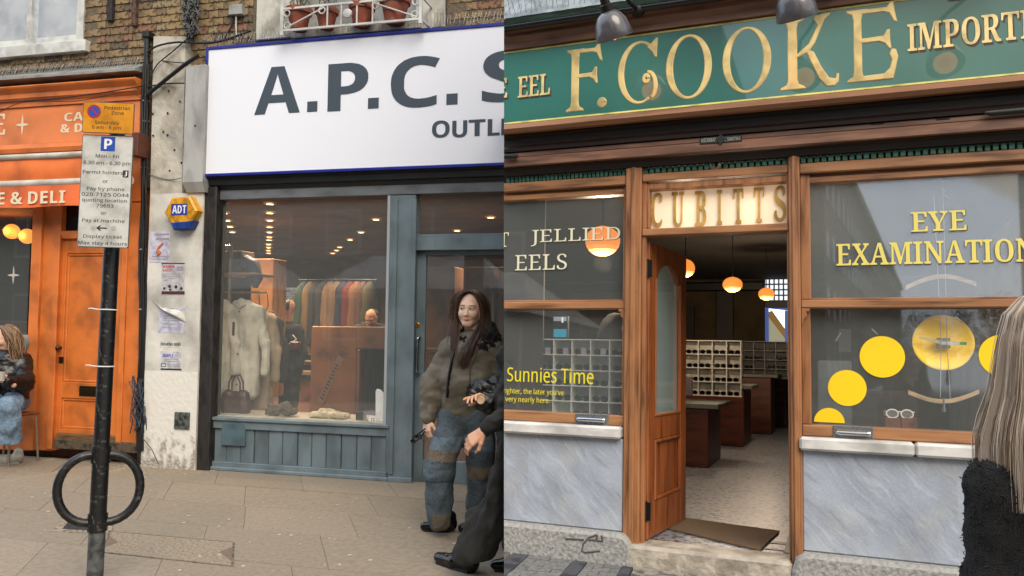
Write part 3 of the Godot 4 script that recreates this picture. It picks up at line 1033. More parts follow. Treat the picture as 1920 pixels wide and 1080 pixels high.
func orange_shop() -> void:
	var om := M("orange_paint", Color(0.84, 0.465, 0.20), 0.5, "soft", Vector3(0.7, 0.7, 0.7), {"bump": 0.12, "dirt": Color(0.66, 0.33, 0.13), "damt": 0.14, "dscale": Vector3(0.9, 0.5, 0.9), "dcut": 0.34})
	var om2 := M("orange_fascia", Color(0.90, 0.52, 0.29), 0.6, "soft", Vector3(0.4, 0.4, 0.4))
	var wht := M("tube_white", Color(0.78, 0.76, 0.72), 0.5, "soft", Vector3(1, 1, 1), {"dirt": Color(0.5, 0.45, 0.38), "damt": 0.4})
	var th := T("orange_shopfront", "orange painted cafe shopfront with a panelled side door", "shopfront", Vector3(-4.4, 0, 0), FL)
	var xr := l(258, 220, 0.15).x
	var xl := -7.4
	# fascia board, cornice and lower trim
	var fa := MB.new()
	var yb := l(100, 268, 0.12).y
	var yt := l(100, 198, 0.12).y
	fa.box(Vector3(xl, yb, -0.05), Vector3(xr, yt, 0.12), 0.004)
	var fas := P(th, "fascia", fa, om2)
	var co := MB.new()
	var yc := l(100, 157, 0.2).y
	co.sweep(PackedVector2Array([Vector2(0, yt), Vector2(0.14, yt), Vector2(0.14, yt + 0.05), Vector2(0.19, yt + 0.09), Vector2(0.19, yt + 0.14), Vector2(0.24, yt + 0.19), Vector2(0.25, yc - 0.02), Vector2(0.22, yc), Vector2(0, yc)]), xl, xr + 0.02)
	P(th, "cornice", co, om)
	var tr := MB.new()
	var y2 := l(100, 284, 0.16).y
	tr.sweep(PackedVector2Array([Vector2(0, y2), Vector2(0.16, y2), Vector2(0.17, y2 + 0.05), Vector2(0.13, yb), Vector2(0, yb)]), xl, xr - 0.02)
	P(th, "lower_trim", tr, om)
	var lt := MB.new()
	letters(lt, "CAFE", "sans_bold", rect(FL, 121, 210, 186, 226, 0.12), 0.12, 0.004)
	letters(lt, "& DELI", "sans_bold", rect(FL, 114, 231, 196, 247, 0.12), 0.12, 0.004)
	letters(lt, "E", "serif_bold", rect(FL, -14, 214, 10, 253, 0.12), 0.12, 0.004)
	lt.prism(star(l(42, 234, 0.12), 0.1, 0.12), 0.12, 0.124)
	P(fas, "lettering", lt, M("cream_paint", Color(0.85, 0.79, 0.68), 0.6, "flat"))
	# wall above the openings, posts and door surround
	var wl := MB.new()
	ebox(FL, wl, 62, 380, 106, 845, -0.12, 0.03, 0.008)
	var y3 := l(170, 380, 0.03).y
	wl.box(Vector3(xl, y3, -0.12), Vector3(xr, y2, 0.02), 0.004)
	ebox(FL, wl, 230, 380, 262, 848, -0.12, 0.03, 0.008)
	P(th, "frame", wl, om)
	var ps := MB.new()
	ebox(FL, ps, 52, 385, 70, 845, 0.03, 0.07, 0.006)
	ebox(FL, ps, 94, 440, 104, 843, 0.03, 0.055, 0.006)
	ebox(FL, ps, 222, 440, 232, 846, -0.02, 0.055, 0.006)
	P(th, "pilaster", ps, om)
	var st := MB.new()
	ebox(FL, st, -260, 640, 56, 836, -0.1, 0.0, 0.006)
	P(th, "stall_riser", st, om)
	var tb := MB.new()
	ebox(FL, tb, 104, 432, 224, 447, -0.1, 0.02, 0.006)
	P(th, "transom", tb, om)
	var tp := MB.new()
	ebox(FL, tp, 100, 385, 230, 434, -0.06, -0.05, 0)
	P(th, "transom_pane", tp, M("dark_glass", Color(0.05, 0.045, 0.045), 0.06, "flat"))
	# door
	var dr := MB.new()
	var da := rect(FL, 106, 447, 224, 826, -0.03)
	var zf := -0.02
	var st_w := 0.105
	dr.box(Vector3(da.position.x, da.position.y, -0.07), Vector3(da.position.x + st_w, da.end.y, zf), 0.004)
	dr.box(Vector3(da.end.x - st_w, da.position.y, -0.07), Vector3(da.end.x, da.end.y, zf), 0.004)
	var ys := [l(165, 826, zf).y, l(165, 806, zf).y, l(165, 748, zf).y, l(165, 718, zf).y, l(165, 475, zf).y, da.end.y]
	for i in [0, 2, 4]: dr.box(Vector3(da.position.x + st_w, ys[i], -0.07), Vector3(da.end.x - st_w, ys[i + 1], zf), 0.004)
	var door := P(th, "door", dr, om)
	for i in [1, 3]:
		var pm := MB.new()
		pm.box(Vector3(da.position.x + st_w - 0.01, ys[i] - 0.01, -0.065), Vector3(da.end.x - st_w + 0.01, ys[i + 1] + 0.01, -0.045), 0)
		var a := Vector3(da.position.x + st_w, ys[i], -0.047)
		var b := Vector3(da.end.x - st_w, ys[i + 1], -0.03)
		for s in [0, 1]:
			pm.box(Vector3(a.x, [a.y, b.y - 0.03][s], a.z), Vector3(b.x, [a.y + 0.03, b.y][s], b.z), 0.008)
			pm.box(Vector3([a.x, b.x - 0.03][s], a.y + 0.028, a.z), Vector3([a.x + 0.03, b.x][s], b.y - 0.028, b.z - 0.001), 0.008)
		P(door, "panel", pm, om)
	var kick := MB.new()
	ebox(FL, kick, 104, 815, 226, 831, -0.05, 0.02, 0.006)
	P(door, "weather_board", kick, M("bare_wood", Color(0.46, 0.33, 0.2), 0.85, "grain", Vector3(0.6, 4, 4), {"bump": 0.4}))
	var brass := M("dull_brass", Color(0.24, 0.19, 0.1), 0.4, "fine", Vector3(6, 6, 6), {"metal": 0.7})
	var lb := MB.new()
	ebox(FL, lb, 148, 724, 184, 743, -0.03, -0.008, 0.003)
	ebox(FL, lb, 153, 729, 179, 739, -0.01, -0.003, 0.002)
	P(door, "letterbox", lb, brass)
	var kn := MB.new()
	kn.xf = Transform3D(Basis(Vector3(1, 0, 0), PI / 2), l(114, 652, -0.02))
	kn.lathe([Vector2(0.02, 0), Vector2(0.014, 0.01), Vector2(0.012, 0.03), Vector2(0.03, 0.045), Vector2(0.032, 0.06), Vector2(0.02, 0.072), Vector2(0, 0.075)], 16, Vector3(), true)
	P(door, "knob", kn, M("knob_dark", Color(0.2, 0.1, 0.05), 0.3, "flat"))
	var kh := MB.new()
	ebox(FL, kh, 110, 669, 117, 681, -0.03, -0.012, 0.002)
	P(door, "keyhole", kh, brass)
	var stp := MB.new()
	ebox(FL, stp, 100, 828, 262, 846, -0.2, 0.09, 0.008)
	P(th, "door_step", stp, M("step_stone", Color(0.32, 0.27, 0.21), 0.9, "worn", Vector3(1.5, 1.5, 1.5), {"bump": 0.5}))
	var gp := MB.new()
	ebox(FL, gp, -260, 386, 54, 642, -0.055, -0.048, 0)
	var pane := P(th, "window_pane", gp, glass("shop_glass"))
	var sm := MB.new()
	sm.prism(star(l(25, 516, -0.046), 0.09, 0.11), -0.0475, -0.046)
	P(pane, "star_sticker", sm, M("sticker_white", Color(0.7, 0.68, 0.65), 0.6, "flat"))
	# the dark cafe room
	var rm := MB.new()
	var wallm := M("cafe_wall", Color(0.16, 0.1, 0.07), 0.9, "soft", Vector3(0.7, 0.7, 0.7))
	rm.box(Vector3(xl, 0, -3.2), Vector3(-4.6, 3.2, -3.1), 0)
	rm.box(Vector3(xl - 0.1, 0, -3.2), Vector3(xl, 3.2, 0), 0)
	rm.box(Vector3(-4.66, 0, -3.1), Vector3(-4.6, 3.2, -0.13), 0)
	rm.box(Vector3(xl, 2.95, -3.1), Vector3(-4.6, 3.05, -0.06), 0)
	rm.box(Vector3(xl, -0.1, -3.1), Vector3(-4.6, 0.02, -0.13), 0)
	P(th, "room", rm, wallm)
	# awning: roller box, arms and valance
	var aw := T("awning", "retracted orange cafe awning with white rollers and lettered valance", "awning", Vector3(-5.2, l(75, 388, 0.3).y, 0.3), FL)
	for i in 2:
		var rt := MB.new()
		var ya := l(75, [293.0, 344.0][i], 0.3).y
		rt.tube([Vector3(xl, ya, 0.3), Vector3(l(248, 290, 0.3).x, ya, 0.3)], [0.036, 0.045][i], 12)
		P(aw, "roller", rt, wht)
	var fb := MB.new()
	var rows := []
	for i in 9:
		var line := []
		var t := i / 8.0
		for j in 14:
			var x := lerpf(xl, l(246, 320, 0.3).x, j / 13.0)
			var q := l(75, lerpf(299, 340, t), 0.29).y
			line.append(Vector3(x, q, 0.3 + 0.02 * sin(t * PI) + 0.006 * sin(j * 1.7)))
		rows.append(line)
	fb.sheet(rows, 0.002)
	P(aw, "fabric", fb, M("awning_orange", Color(0.90, 0.46, 0.2), 0.75, "soft", Vector3(0.6, 0.6, 0.6), {"bump": 0.05, "bkind": "weave"}))
	var vl := MB.new()
	rows = []
	for i in 6:
		var line := []
		var t := i / 5.0
		for j in 30:
			var x := lerpf(xl, l(247, 370, 0.32).x, j / 29.0)
			line.append(Vector3(x, lerpf(l(75, 348, 0.32).y, l(75, 388, 0.32).y + 0.008 * sin(j * 0.9), t), 0.33 + 0.008 * t * sin(j * 0.8)))
		rows.append(line)
	vl.sheet(rows, 0.002)
	var val := P(aw, "valance", vl, M("valance_orange", Color(0.91, 0.44, 0.23), 0.75, "soft", Vector3(0.6, 0.6, 0.6)))
	var vt := MB.new()
	letters(vt, "CAFE & DELI", "sans_bold", rect(FL, -62, 360, 122, 383, 0.342), 0.342, 0.003)
	P(val, "lettering", vt, mats.cream_paint)
	var cab := MB.new()
	ebox(FL, cab, 246, 248, 258, 292, 0.1, 0.3, 0.006)
	P(aw, "end_bracket", cab, M("bracket", Color(0.36, 0.17, 0.1), 0.6, "soft", Vector3(2, 2, 2)))
	for i in 2:
		var c := l([22.0, 51.0][i], [434.0, 443.0][i], -0.9)
		var lp := T("globe_lamp", ["round amber globe lamp inside the cafe window, left of two", "round amber globe lamp inside the cafe window, right of two"][i], "lamp", c, FL, "globe lamps in the cafe window")
		var gm := MB.new()
		gm.ball(c, Vector3.ONE * 0.1, 18)
		P(lp, "globe", gm, M("amber_globe", Color(0.8, 0.55, 0.25), 0.5, "soft", Vector3(2, 2, 2), {"glow": 0.55, "glowc": Color(1.0, 0.62, 0.25)}))
		var cd := MB.new()
		cd.tube([c + Vector3(0, 0.09, 0), Vector3(c.x, 2.96, c.z)], 0.005, 5)
		P(lp, "cord", cd, mats.black_plastic)
		lamp_light(lp, c + Vector3(0, 0, 0.14), Color(1.0, 0.6, 0.3), 0.12)
	var mn := MB.new()
	ebox(FL, mn, -200, 600, 50, 640, -1.4, -0.9, 0.01)
	ebox(FL, mn, -200, 545, 42, 560, -2.9, -2.6, 0.01)
	S("cafe_counter", "dark timber counter and shelf inside the cafe window", "counter", mn, M("dark_wood", Color(0.13, 0.08, 0.05), 0.6, "grain", Vector3(0.5, 3, 3)), l(0, 640, -1.1), FL)

func lamp_light(o: Node3D, at: Vector3, c: Color, e: float, spot := false) -> void:
	var li: Light3D = SpotLight3D.new() if spot else OmniLight3D.new()
	li.name = "light"
	li.light_color = c
	li.light_energy = e
	li.light_size = 0.06
	if spot:
		li.spot_range = 14.0; li.spot_angle = 70.0; li.spot_attenuation = 2.0
		li.rotation_degrees.x = -90.0
	else:
		li.omni_range = 14.0; li.omni_attenuation = 2.0
	li.shadow_enabled = true
	li.position = at - bases[o]
	o.add_child(li, true)

func star(c: Vector3, rx: float, ry: float) -> PackedVector2Array:
	var p := PackedVector2Array()
	for i in 4:
		var a := PI / 2 * i
		var tip := Vector2(cos(a) * rx, sin(a) * ry)
		var nx := Vector2(cos(a + PI / 2) * rx, sin(a + PI / 2) * ry)
		for j in 6:
			var t := j / 6.0
			var q := tip.lerp(nx, t)
			p.append(Vector2(c.x, c.y) + q * (1.0 - 0.72 * sin(t * PI)))
	return p

func grey_shop() -> void:
	var gp := M("grey_blue_paint", Color(0.44, 0.50, 0.53), 0.4, "soft", Vector3(0.6, 0.6, 0.6), {"dirt": Color(0.33, 0.38, 0.41), "damt": 0.35, "dscale": Vector3(1.1, 0.5, 1.1), "dcut": 0.33})
	var dark := M("housing_dark", Color(0.11, 0.12, 0.135), 0.5, "soft", Vector3(1, 1, 1))
	var th := T("grey_blue_shopfront", "grey-blue painted clothes shop front with a big window and glazed door", "shopfront", Vector3(-0.8, 0, 0), FL)
	# black post at the left
	var bp := MB.new()
	ebox(FL, bp, 371, 350, 398, 888, -0.1, 0.1, 0.01)
	P(th, "corner_post", bp, M("post_dark", Color(0.16, 0.145, 0.14), 0.55, "worn", Vector3(1.5, 0.6, 1.5), {"bump": 0.5}))
	var ww := rect(FL, 398, 370, 728, 792, -0.03)
	var xe := 1.02
	# shutter housing and lintel
	var sh := MB.new()
	var y0 := l(600, 349, 0.1).y
	var y1 := l(600, 322, 0.1).y
	sh.sweep(PackedVector2Array([Vector2(-0.1, y0), Vector2(0.03, y0), Vector2(0.05, y0 + 0.04), Vector2(0.09, y0 + 0.05), Vector2(0.1, y0 + 0.11), Vector2(0.13, y0 + 0.12), Vector2(0.13, y1), Vector2(-0.1, y1)]), l(382, 335, 0.1).x, xe)
	P(th, "shutter_housing", sh, dark)
	var li := MB.new()
	var y2 := l(600, 369, 0.03).y
	li.box(Vector3(l(398, 360).x, y2, -0.1), Vector3(xe, y0, 0.03), 0.004)
	P(th, "lintel", li, M("lintel_grey", Color(0.42, 0.44, 0.46), 0.6, "soft", Vector3(0.7, 2, 2)))
	# posts and rails
	var po := MB.new()
	ebox(FL, po, 727, 366, 775, 904, -0.1, 0.03, 0.006)
	P(th, "post", po, gp)
	var p2 := MB.new()
	ebox(FL, p2, 733, 374, 741, 890, 0.03, 0.045, 0.005)
	ebox(FL, p2, 769, 374, 776, 902, 0.03, 0.045, 0.005)
	P(th, "bead", p2, gp)
	var si := MB.new()
	var xs := l(394, 790, 0.05).x
	var xq := l(729, 800, 0.05).x
	var ysl := l(560, 789.5, 0.05).y
	si.box(Vector3(xs, ysl - 0.035, -0.1), Vector3(xq, ysl, 0.05), 0.006)
	si.box(Vector3(xs, ysl - 0.12, -0.1), Vector3(xq, ysl - 0.035, 0.025), 0.004)
	P(th, "window_sill", si, gp)
	var br := MB.new()
	var yb1 := l(560, 875, 0.03).y
	br.box(Vector3(xs, 0.0, -0.1), Vector3(xq, yb1, 0.03), 0.005)
	br.box(Vector3(xs, 0.0, 0.03), Vector3(xq, yb1 - 0.05, 0.06), 0.008)
	br.box(Vector3(l(729, 890, 0.03).x, 0.0, 0.03), Vector3(l(774, 900, 0.03).x, 0.05, 0.065), 0.006)
	P(th, "bottom_rail", br, gp)
	var xa := xs
	var i := 0
	while xa < xq - 0.02:
		var wd := minf([0.168, 0.176, 0.162, 0.171][i % 4], xq - xa)
		var pk := MB.new()
		pk.box(Vector3(xa + 0.004, yb1 - 0.005, -0.08), Vector3(xa + wd - 0.004, ysl - 0.118, 0.004 * (i % 3) - 0.008), 0.007)
		P(th, "plank", pk, [gp, M("grey_blue_paint2", Color(0.42, 0.48, 0.51), 0.4, "soft", Vector3(0.8, 0.4, 0.8))][i % 2])
		xa += wd; i += 1
	var bk := MB.new()
	bk.box(Vector3(xs, yb1 - 0.02, -0.1), Vector3(xq, ysl - 0.1, -0.081), 0)
	P(th, "backing", bk, dark)
	var ht := MB.new()
	ebox(FL, ht, 415, 794, 459, 836, 0.0, 0.028, 0.005)
	P(th, "hatch", ht, M("hatch_paint", Color(0.33, 0.42, 0.46), 0.35, "soft"))
	var fr := MB.new()
	fr.box(Vector3(ww.end.x - 0.012, ww.position.y, -0.06), Vector3(ww.end.x + 0.02, ww.end.y, 0.02), 0.003)
	fr.box(Vector3(ww.position.x, ww.position.y - 0.0, -0.06), Vector3(ww.position.x + 0.02, ww.end.y, 0.0), 0.003)
	P(th, "window_bead", fr, M("bead_pale", Color(0.6, 0.63, 0.64), 0.4, "flat"))
	var gl := MB.new()
	gl.box(Vector3(ww.position.x, ysl - 0.02, -0.042), Vector3(ww.end.x, y2 + 0.01, -0.034), 0)
	var pane := P(th, "window_pane", gl, glass("shop_glass"))
	var stk := MB.new()
	var c0 := l(599, 757, -0.031)
	var c1 := l(639, 670, -0.031)
	var ax := (c1 - c0).normalized()
	var sd := Vector3(ax.y, -ax.x, 0)
	stk.xf = Transform3D(Basis(ax, Vector3(-ax.y, ax.x, 0), Vector3(0, 0, 1)), c0.lerp(c1, 0.5))
	var hl := (c1 - c0).length() / 2
	stk.box(Vector3(-hl, -0.04, -0.002), Vector3(hl, 0.04, 0.001), 0)
	var sp := P(pane, "sticker", stk, M("sticker_tape", Color(0.5, 0.42, 0.37), 0.6, "fine", Vector3(4, 4, 4)))
	for k in 11:
		var sx := MB.new()
		sx.xf = stk.xf
		sx.box(Vector3(-hl + 0.06 + k * (hl * 2 - 0.12) / 11.0, -0.024 + 0.006 * (k % 3), 0.001), Vector3(-hl + 0.06 + (k + 0.32) * (hl * 2 - 0.12) / 11.0, 0.024, 0.002), 0)
		P(sp, "printed_bar", sx, M("sticker_ink", Color(0.26, 0.22, 0.21), 0.6, "flat"))
	# door: transom light, leaf, glass
	var tr := MB.new()
	var yt0 := l(860, 469, 0.0).y
	var yt1 := l(860, 444, 0.0).y
	var xd := l(777, 600, 0.0).x
	tr.box(Vector3(xd, yt0, -0.1), Vector3(xe, yt1, 0.02), 0.005)
	tr.box(Vector3(xd, yt1, -0.05), Vector3(xe, yt1 + 0.03, 0.0), 0.004)
	P(th, "transom", tr, gp)
	var tg := MB.new()
	tg.box(Vector3(xd, yt1, -0.045), Vector3(xe, y2 + 0.01, -0.038), 0)
	P(th, "transom_pane", tg, glass("shop_glass"))
	var dz := -0.05
	var st := MB.new()
	var xs1 := l(796, 660, dz).x
	var yd0 := l(860, 908, dz).y
	var yd1 := yt0
	var yg0 := l(860, 866, dz).y
	var yg1 := l(860, 478, dz).y
	st.box(Vector3(xd, yd0, dz - 0.05), Vector3(xs1, yd1, dz), 0.004)
	st.box(Vector3(xs1, yg1, dz - 0.05), Vector3(xe, yd1, dz), 0.004)
	st.box(Vector3(xs1, yd0, dz - 0.05), Vector3(xe, yg0, dz), 0.004)
	var door := P(th, "door", st, gp)
	var dg := MB.new()
	dg.box(Vector3(xs1, yg0, dz - 0.03), Vector3(xe, yg1, dz - 0.022), 0)
	P(door, "pane", dg, glass("shop_glass"))
	var hd := MB.new()
	var ha := l(788, 632, dz)
	var hb := l(786, 698, dz)
	hd.tube([ha, ha + Vector3(0, 0, 0.06), ha + Vector3(0, -0.02, 0.07), hb + Vector3(0, 0.02, 0.07), hb + Vector3(0, 0, 0.06), hb], 0.014, 10)
	var chrome := M("chrome", Color(0.75, 0.76, 0.78), 0.15, "flat", Vector3.ONE, {"metal": 1.0})
	P(door, "handle", hd, chrome)
	var lk := MB.new()
	lk.xf = Transform3D(Basis(Vector3(1, 0, 0), PI / 2), l(783, 609, dz))
	lk.lathe([Vector2(0.026, 0), Vector2(0.026, 0.008), Vector2(0.016, 0.012), Vector2(0.014, 0.006), Vector2(0, 0.006)], 16)
	P(door, "lock", lk, M("brass", Color(0.72, 0.52, 0.22), 0.3, "flat", Vector3.ONE, {"metal": 0.9}))
	var stp := MB.new()
	stp.box(Vector3(xd - 0.02, -0.1, -0.3), Vector3(xe, yd0 - 0.005, 0.05), 0.012)
	P(th, "door_step", stp, M("step_grey", Color(0.52, 0.49, 0.44), 0.85, "worn", Vector3(1.2, 1.2, 1.2), {"bump": 0.6}))
	# sign
	var sg := T("shop_sign", "big white fascia sign with a blue frame and dark grey capital letters", "sign", Vector3(-0.8, l(600, 321, 0.16).y, 0.1), FL)
	var blue := M("sign_blue", Color(0.10, 0.16, 0.56), 0.35, "soft", Vector3(1, 1, 1))
	var sb := MB.new()
	var zx := 0.16
	var sx0 := l(382, 207, zx).x
	var syt := l(690, 62.5, zx).y
	var syb := l(690, 319.5, zx).y
	sb.box(Vector3(sx0 + 0.02, syb + 0.02, 0.0), Vector3(xe, syt - 0.02, zx - 0.012), 0)
	var face := P(sg, "face", sb, M("sign_white", Color(0.875, 0.885, 0.92), 0.35, "flat"))
	for q in [[sx0, syb, sx0 + 0.032, syt], [sx0 + 0.032, syt - 0.034, xe, syt], [sx0 + 0.032, syb, xe, syb + 0.03]]:
		var fm := MB.new()
		fm.box(Vector3(q[0], q[1], 0.0), Vector3(q[2], q[3], zx), 0.004)
		P(sg, "frame", fm, blue)
	var ink := M("sign_ink", Color(0.225, 0.265, 0.31), 0.45, "flat")
	for q in [["A", 478, 125, 563, 213], [".", 576, 190, 595, 209.5], ["P", 615, 118, 690, 207], [".", 690, 183.5, 710, 203.5], ["C", 733, 106, 824, 202], [".", 837, 175.5, 858, 196], ["S", 904, 95, 988, 191], ["O", 810, 226, 843, 258], ["U", 848, 226, 876, 257.5], ["T", 878.5, 224, 910, 255], ["L", 914.5, 223, 937, 254], ["E", 940, 222, 964, 253]]:
		var lm := MB.new()
		var qr := rect(FL, q[1], q[2], q[3], q[4], zx - 0.01)
		if q[0] == ".": lm.box(Vector3(qr.position.x, qr.position.y, zx - 0.012), Vector3(qr.end.x, qr.end.y, zx - 0.008), 0.0005)
		else: letters(lm, q[0], "sans_bold", qr, zx - 0.012, 0.004, 0.4)
		P(face, "letter", lm, ink)

# ------------------------------------------------------------------ left: inside the clothes shop
func downlight(c: Vector3, fr: Transform3D, label: String, group: String, e := 2.0) -> void:
	var o := T("ceiling_light", label, "ceiling light", c, fr, group)
	var a := MB.new()
	a.lathe([Vector2(0.045, 0.0), Vector2(0.075, 0.0), Vector2(0.08, 0.006), Vector2(0.08, 0.012)], 14, c - Vector3(0, 0.012, 0))
	P(o, "rim", a, M("rim_white", Color(0.8, 0.76, 0.7), 0.5, "flat"))
	var b := MB.new()
	b.lathe([Vector2(0.0, -0.004), Vector2(0.05, -0.004), Vector2(0.05, 0.004)], 14, c - Vector3(0, 0.006, 0))
	P(o, "bulb", b, M("bulb_glow", Color(1, 0.9, 0.75), 0.5, "flat", Vector3.ONE, {"glow": 5.0, "glowc": Color(1.0, 0.8, 0.52)}))
	lamp_light(o, c - Vector3(0, 0.06, 0), Color(1.0, 0.87, 0.72), e, true)

# a garment hanging from a point: half width, length, depth
func garment(th: Node3D, top: Vector3, hw: float, len_: float, dp: float, m: Material, sleeves := true, yaw := 0.0, sd := 1) -> void:
	var mb := MB.new()
	var no := FastNoiseLite.new()
	no.seed = sd; no.frequency = 1.0
	mb.xf = Transform3D(Basis(Vector3.UP, yaw), top)
	var rows := []
	var n := 10
	for i in n + 1:
		var t := i / float(n)
		var line := []
		var w := hw * (lerpf(0.16, 0.92, smoothstep(0.0, 0.14, t)) + 0.12 * t)
		var d := dp * (0.35 + 0.65 * smoothstep(0.0, 0.25, t))
		for j in 25:
			var a := TAU * j / 24.0
			var f := 1.0 + 0.22 * no.get_noise_2d(j % 24 * 0.55, t * 1.6) * smoothstep(0.1, 0.6, t)
			line.append(Vector3(cos(a) * w * f, -t * len_, sin(a) * d * (f * 1.6 - 0.6)))
		rows.append(line)
	mb.sheet(rows)
	var lid := []
	for j in 24: lid.append(rows[n][j])
	mb.poly(lid)
	P(th, "body_cloth", mb, m)
	if sleeves:
		for s in [-1, 1]:
			var sm := MB.new()
			sm.xf = mb.xf
			sm.tube([Vector3(s * hw * 0.7, -len_ * 0.07, 0), Vector3(s * hw * 1.05, -len_ * 0.25, 0.02), Vector3(s * hw * 1.12, -len_ * 0.5, 0.03), Vector3(s * hw * 1.1, -len_ * 0.78, 0.03)], [hw * 0.2, hw * 0.22, hw * 0.2, hw * 0.16], 10)
			P(th, "sleeve", sm, m)

func left_inside() -> void:
	var wood := M("panel_wood", Color(0.45, 0.285, 0.15), 0.5, "grain", Vector3(0.35, 0.35, 2.5))
	var th := T("clothes_shop_room", "warm lit shop room behind the grey-blue front with ochre walls", "room", Vector3(-3, 0.0, -5), FL)
	th.set_meta("kind", "structure")
	var fl := MB.new()
	fl.box(Vector3(-11, 0.0, -10.5), Vector3(1.3, 0.12, -0.12), 0)
	P(th, "floor", fl, M("shop_floor", Color(0.30, 0.16, 0.075), 0.35, "grain", Vector3(2.0, 1, 0.3), {"spec": 0.4}))
	var ce := MB.new()
	ce.box(Vector3(-11, 3.12, -10.5), Vector3(1.3, 3.2, -0.1), 0)
	P(th, "ceiling", ce, M("shop_ceiling", Color(0.50, 0.42, 0.37), 0.8, "soft", Vector3(0.4, 0.4, 0.4)))
	var wl := MB.new()
	wl.box(Vector3(-11, 0, -10.6), Vector3(-8.35, 3.2, -10.4), 0)
	wl.box(Vector3(-7.1, 0, -10.6), Vector3(1.3, 3.2, -10.4), 0)
	wl.box(Vector3(-8.35, 0, -10.6), Vector3(-7.1, 0.9, -10.4), 0)
	wl.box(Vector3(-8.35, 2.5, -10.6), Vector3(-7.1, 3.2, -10.4), 0)
	wl.box(Vector3(-11.1, 0, -10.5), Vector3(-11, 3.2, -3.2), 0)
	wl.hexa([Vector3(1.03, 0, -0.1), Vector3(1.13, 0, -0.1), Vector3(-1.4, 0, -10.5), Vector3(-1.5, 0, -10.5), Vector3(1.03, 3.2, -0.1), Vector3(1.13, 3.2, -0.1), Vector3(-1.4, 3.2, -10.5), Vector3(-1.5, 3.2, -10.5)])
	P(th, "wall", wl, M("shop_wall", Color(0.55, 0.40, 0.23), 0.85, "soft", Vector3(0.5, 0.5, 0.5)))
	# rear windows with a pale brick yard behind
	var rw := MB.new()
	for x in [-8.38, -7.75, -7.13]: rw.box(Vector3(x, 0.88, -10.42), Vector3(x + 0.06, 2.52, -10.34))
	for y in [0.88, 1.5, 2.46]: rw.box(Vector3(-8.35, y, -10.41), Vector3(-7.1, y + 0.05, -10.35))
	P(th, "rear_window", rw, M("rear_frame", Color(0.4, 0.3, 0.2), 0.6, "flat"))
	var yd := MB.new()
	yd.box(Vector3(-12, 0, -12.6), Vector3(-5, 5, -12.5), 0)
	S("yard_wall", "grey painted brick yard wall seen through the shop's rear window", "wall", yd, M("yard_brick", Color(0.5, 0.48, 0.46), 0.9, "worn", Vector3(1, 3, 1)), Vector3(-8, 0, -12.5), FL)
	# lights in the ceiling
	var cols := [["in the short row by the window's left edge", [[413, 382.5], [420, 399], [426, 413], [431.5, 424.5], [435.5, 434.5]]], ["in the long straight row of small lights", [[506, 381.5], [506, 398.5], [506, 412.7], [505.5, 425], [505.3, 435], [505, 444], [504.4, 449.5], [503.8, 457.8], [503.5, 463.8], [503.3, 469.3], [503.8, 474.5]]], ["in the row receding at the right of the window", [[705, 411], [677, 435], [656.5, 449], [637, 463], [631, 469], [624, 474.5]]], ["seen through the glass over the shop door", [[920, 407], [857, 432]]]]
	for c in cols:
		for q in c[1]:
			var p := hit(FL, q[0], q[1], 3.115, 1)
			if p.z > -10.2: downlight(p, FL, "%s ceiling light from the street %s" % [["first", "second", "third", "fourth", "fifth", "sixth", "seventh", "eighth", "ninth", "tenth", "eleventh"][c[1].find(q)], c[0]], "ceiling lights " + c[0])
	# timber column panel and counter
	var pn := MB.new()
	ebox(FL, pn, 468, 485, 509, 745, -3.3, -2.9, 0.01)
	S("room_divider", "warm timber display panel behind the rail of white shirts", "divider", pn, M("ochre_panel", Color(0.55, 0.37, 0.18), 0.5, "grain", Vector3(0.4, 0.4, 2)), l(488, 745, -3.1), FL)
	var ct := T("shop_counter", "honey coloured timber shop counter with a dark recess at its right", "counter", l(650, 760, -2.6), FL)
	var cm := MB.new()
	ebox(FL, cm, 582, 612, 668, 790, -3.0, -2.4, 0.01)
	P(ct, "body", cm, wood)
	var cm2 := MB.new()
	ebox(FL, cm2, 668, 613, 760, 655, -3.0, -2.4, 0.01)
	ebox(FL, cm2, 668, 655, 674, 790, -3.0, -2.4, 0.01)
	P(ct, "top", cm2, wood)
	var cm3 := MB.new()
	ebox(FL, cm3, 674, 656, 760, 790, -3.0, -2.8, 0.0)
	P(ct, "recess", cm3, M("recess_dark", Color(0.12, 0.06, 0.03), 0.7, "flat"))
	var wr := T("wardrobe", "tall honey timber fitting with a dark gap behind the glazed shop door", "cupboard", l(870, 800, -2.6), FL)
	for q in [[798, 850], [868, 925], [932, 990]]:
		var wm := MB.new()
		ebox(FL, wm, q[0], 500, q[1], 830, -2.9, -2.5, 0.01)
		P(wr, "panel", wm, mats.ochre_panel)
	var shf := MB.new()
	ebox(FL, shf, 790, 655, 990, 662, -2.6, -2.2, 0.004)
	P(wr, "shelf", shf, wood)
	var stp := T("stairs", "small flight of pale edged timber steps left of the counter", "stairs", l(565, 700, -6.0), FL)
	for i in 5:
		var sm := MB.new()
		ebox(FL, sm, 552, 696 - i * 19.0, 584, 703 - i * 19.0, -6.6 - i * 0.3, -6.0 - i * 0.3, 0.004)
		P(stp, "tread", sm, M("tread", Color(0.5, 0.42, 0.33), 0.6, "grain", Vector3(0.4, 3, 3)))
		var rm := MB.new()
		ebox(FL, rm, 553, 701 - i * 19.0, 583, 715 - i * 19.0, -6.6 - i * 0.3, -6.05 - i * 0.3, 0)
		P(stp, "riser", rm, mats.recess_dark)
	# rack of coloured coats at the back
	var rk := T("coat_rack", "long black rail holding coloured coats at the back of the shop", "clothes rail", l(630, 600, -6.0), FL)
	var rm2 := MB.new()
	var ra := l(560, 525, -6.0)
	var rb := l(706, 525, -6.0)
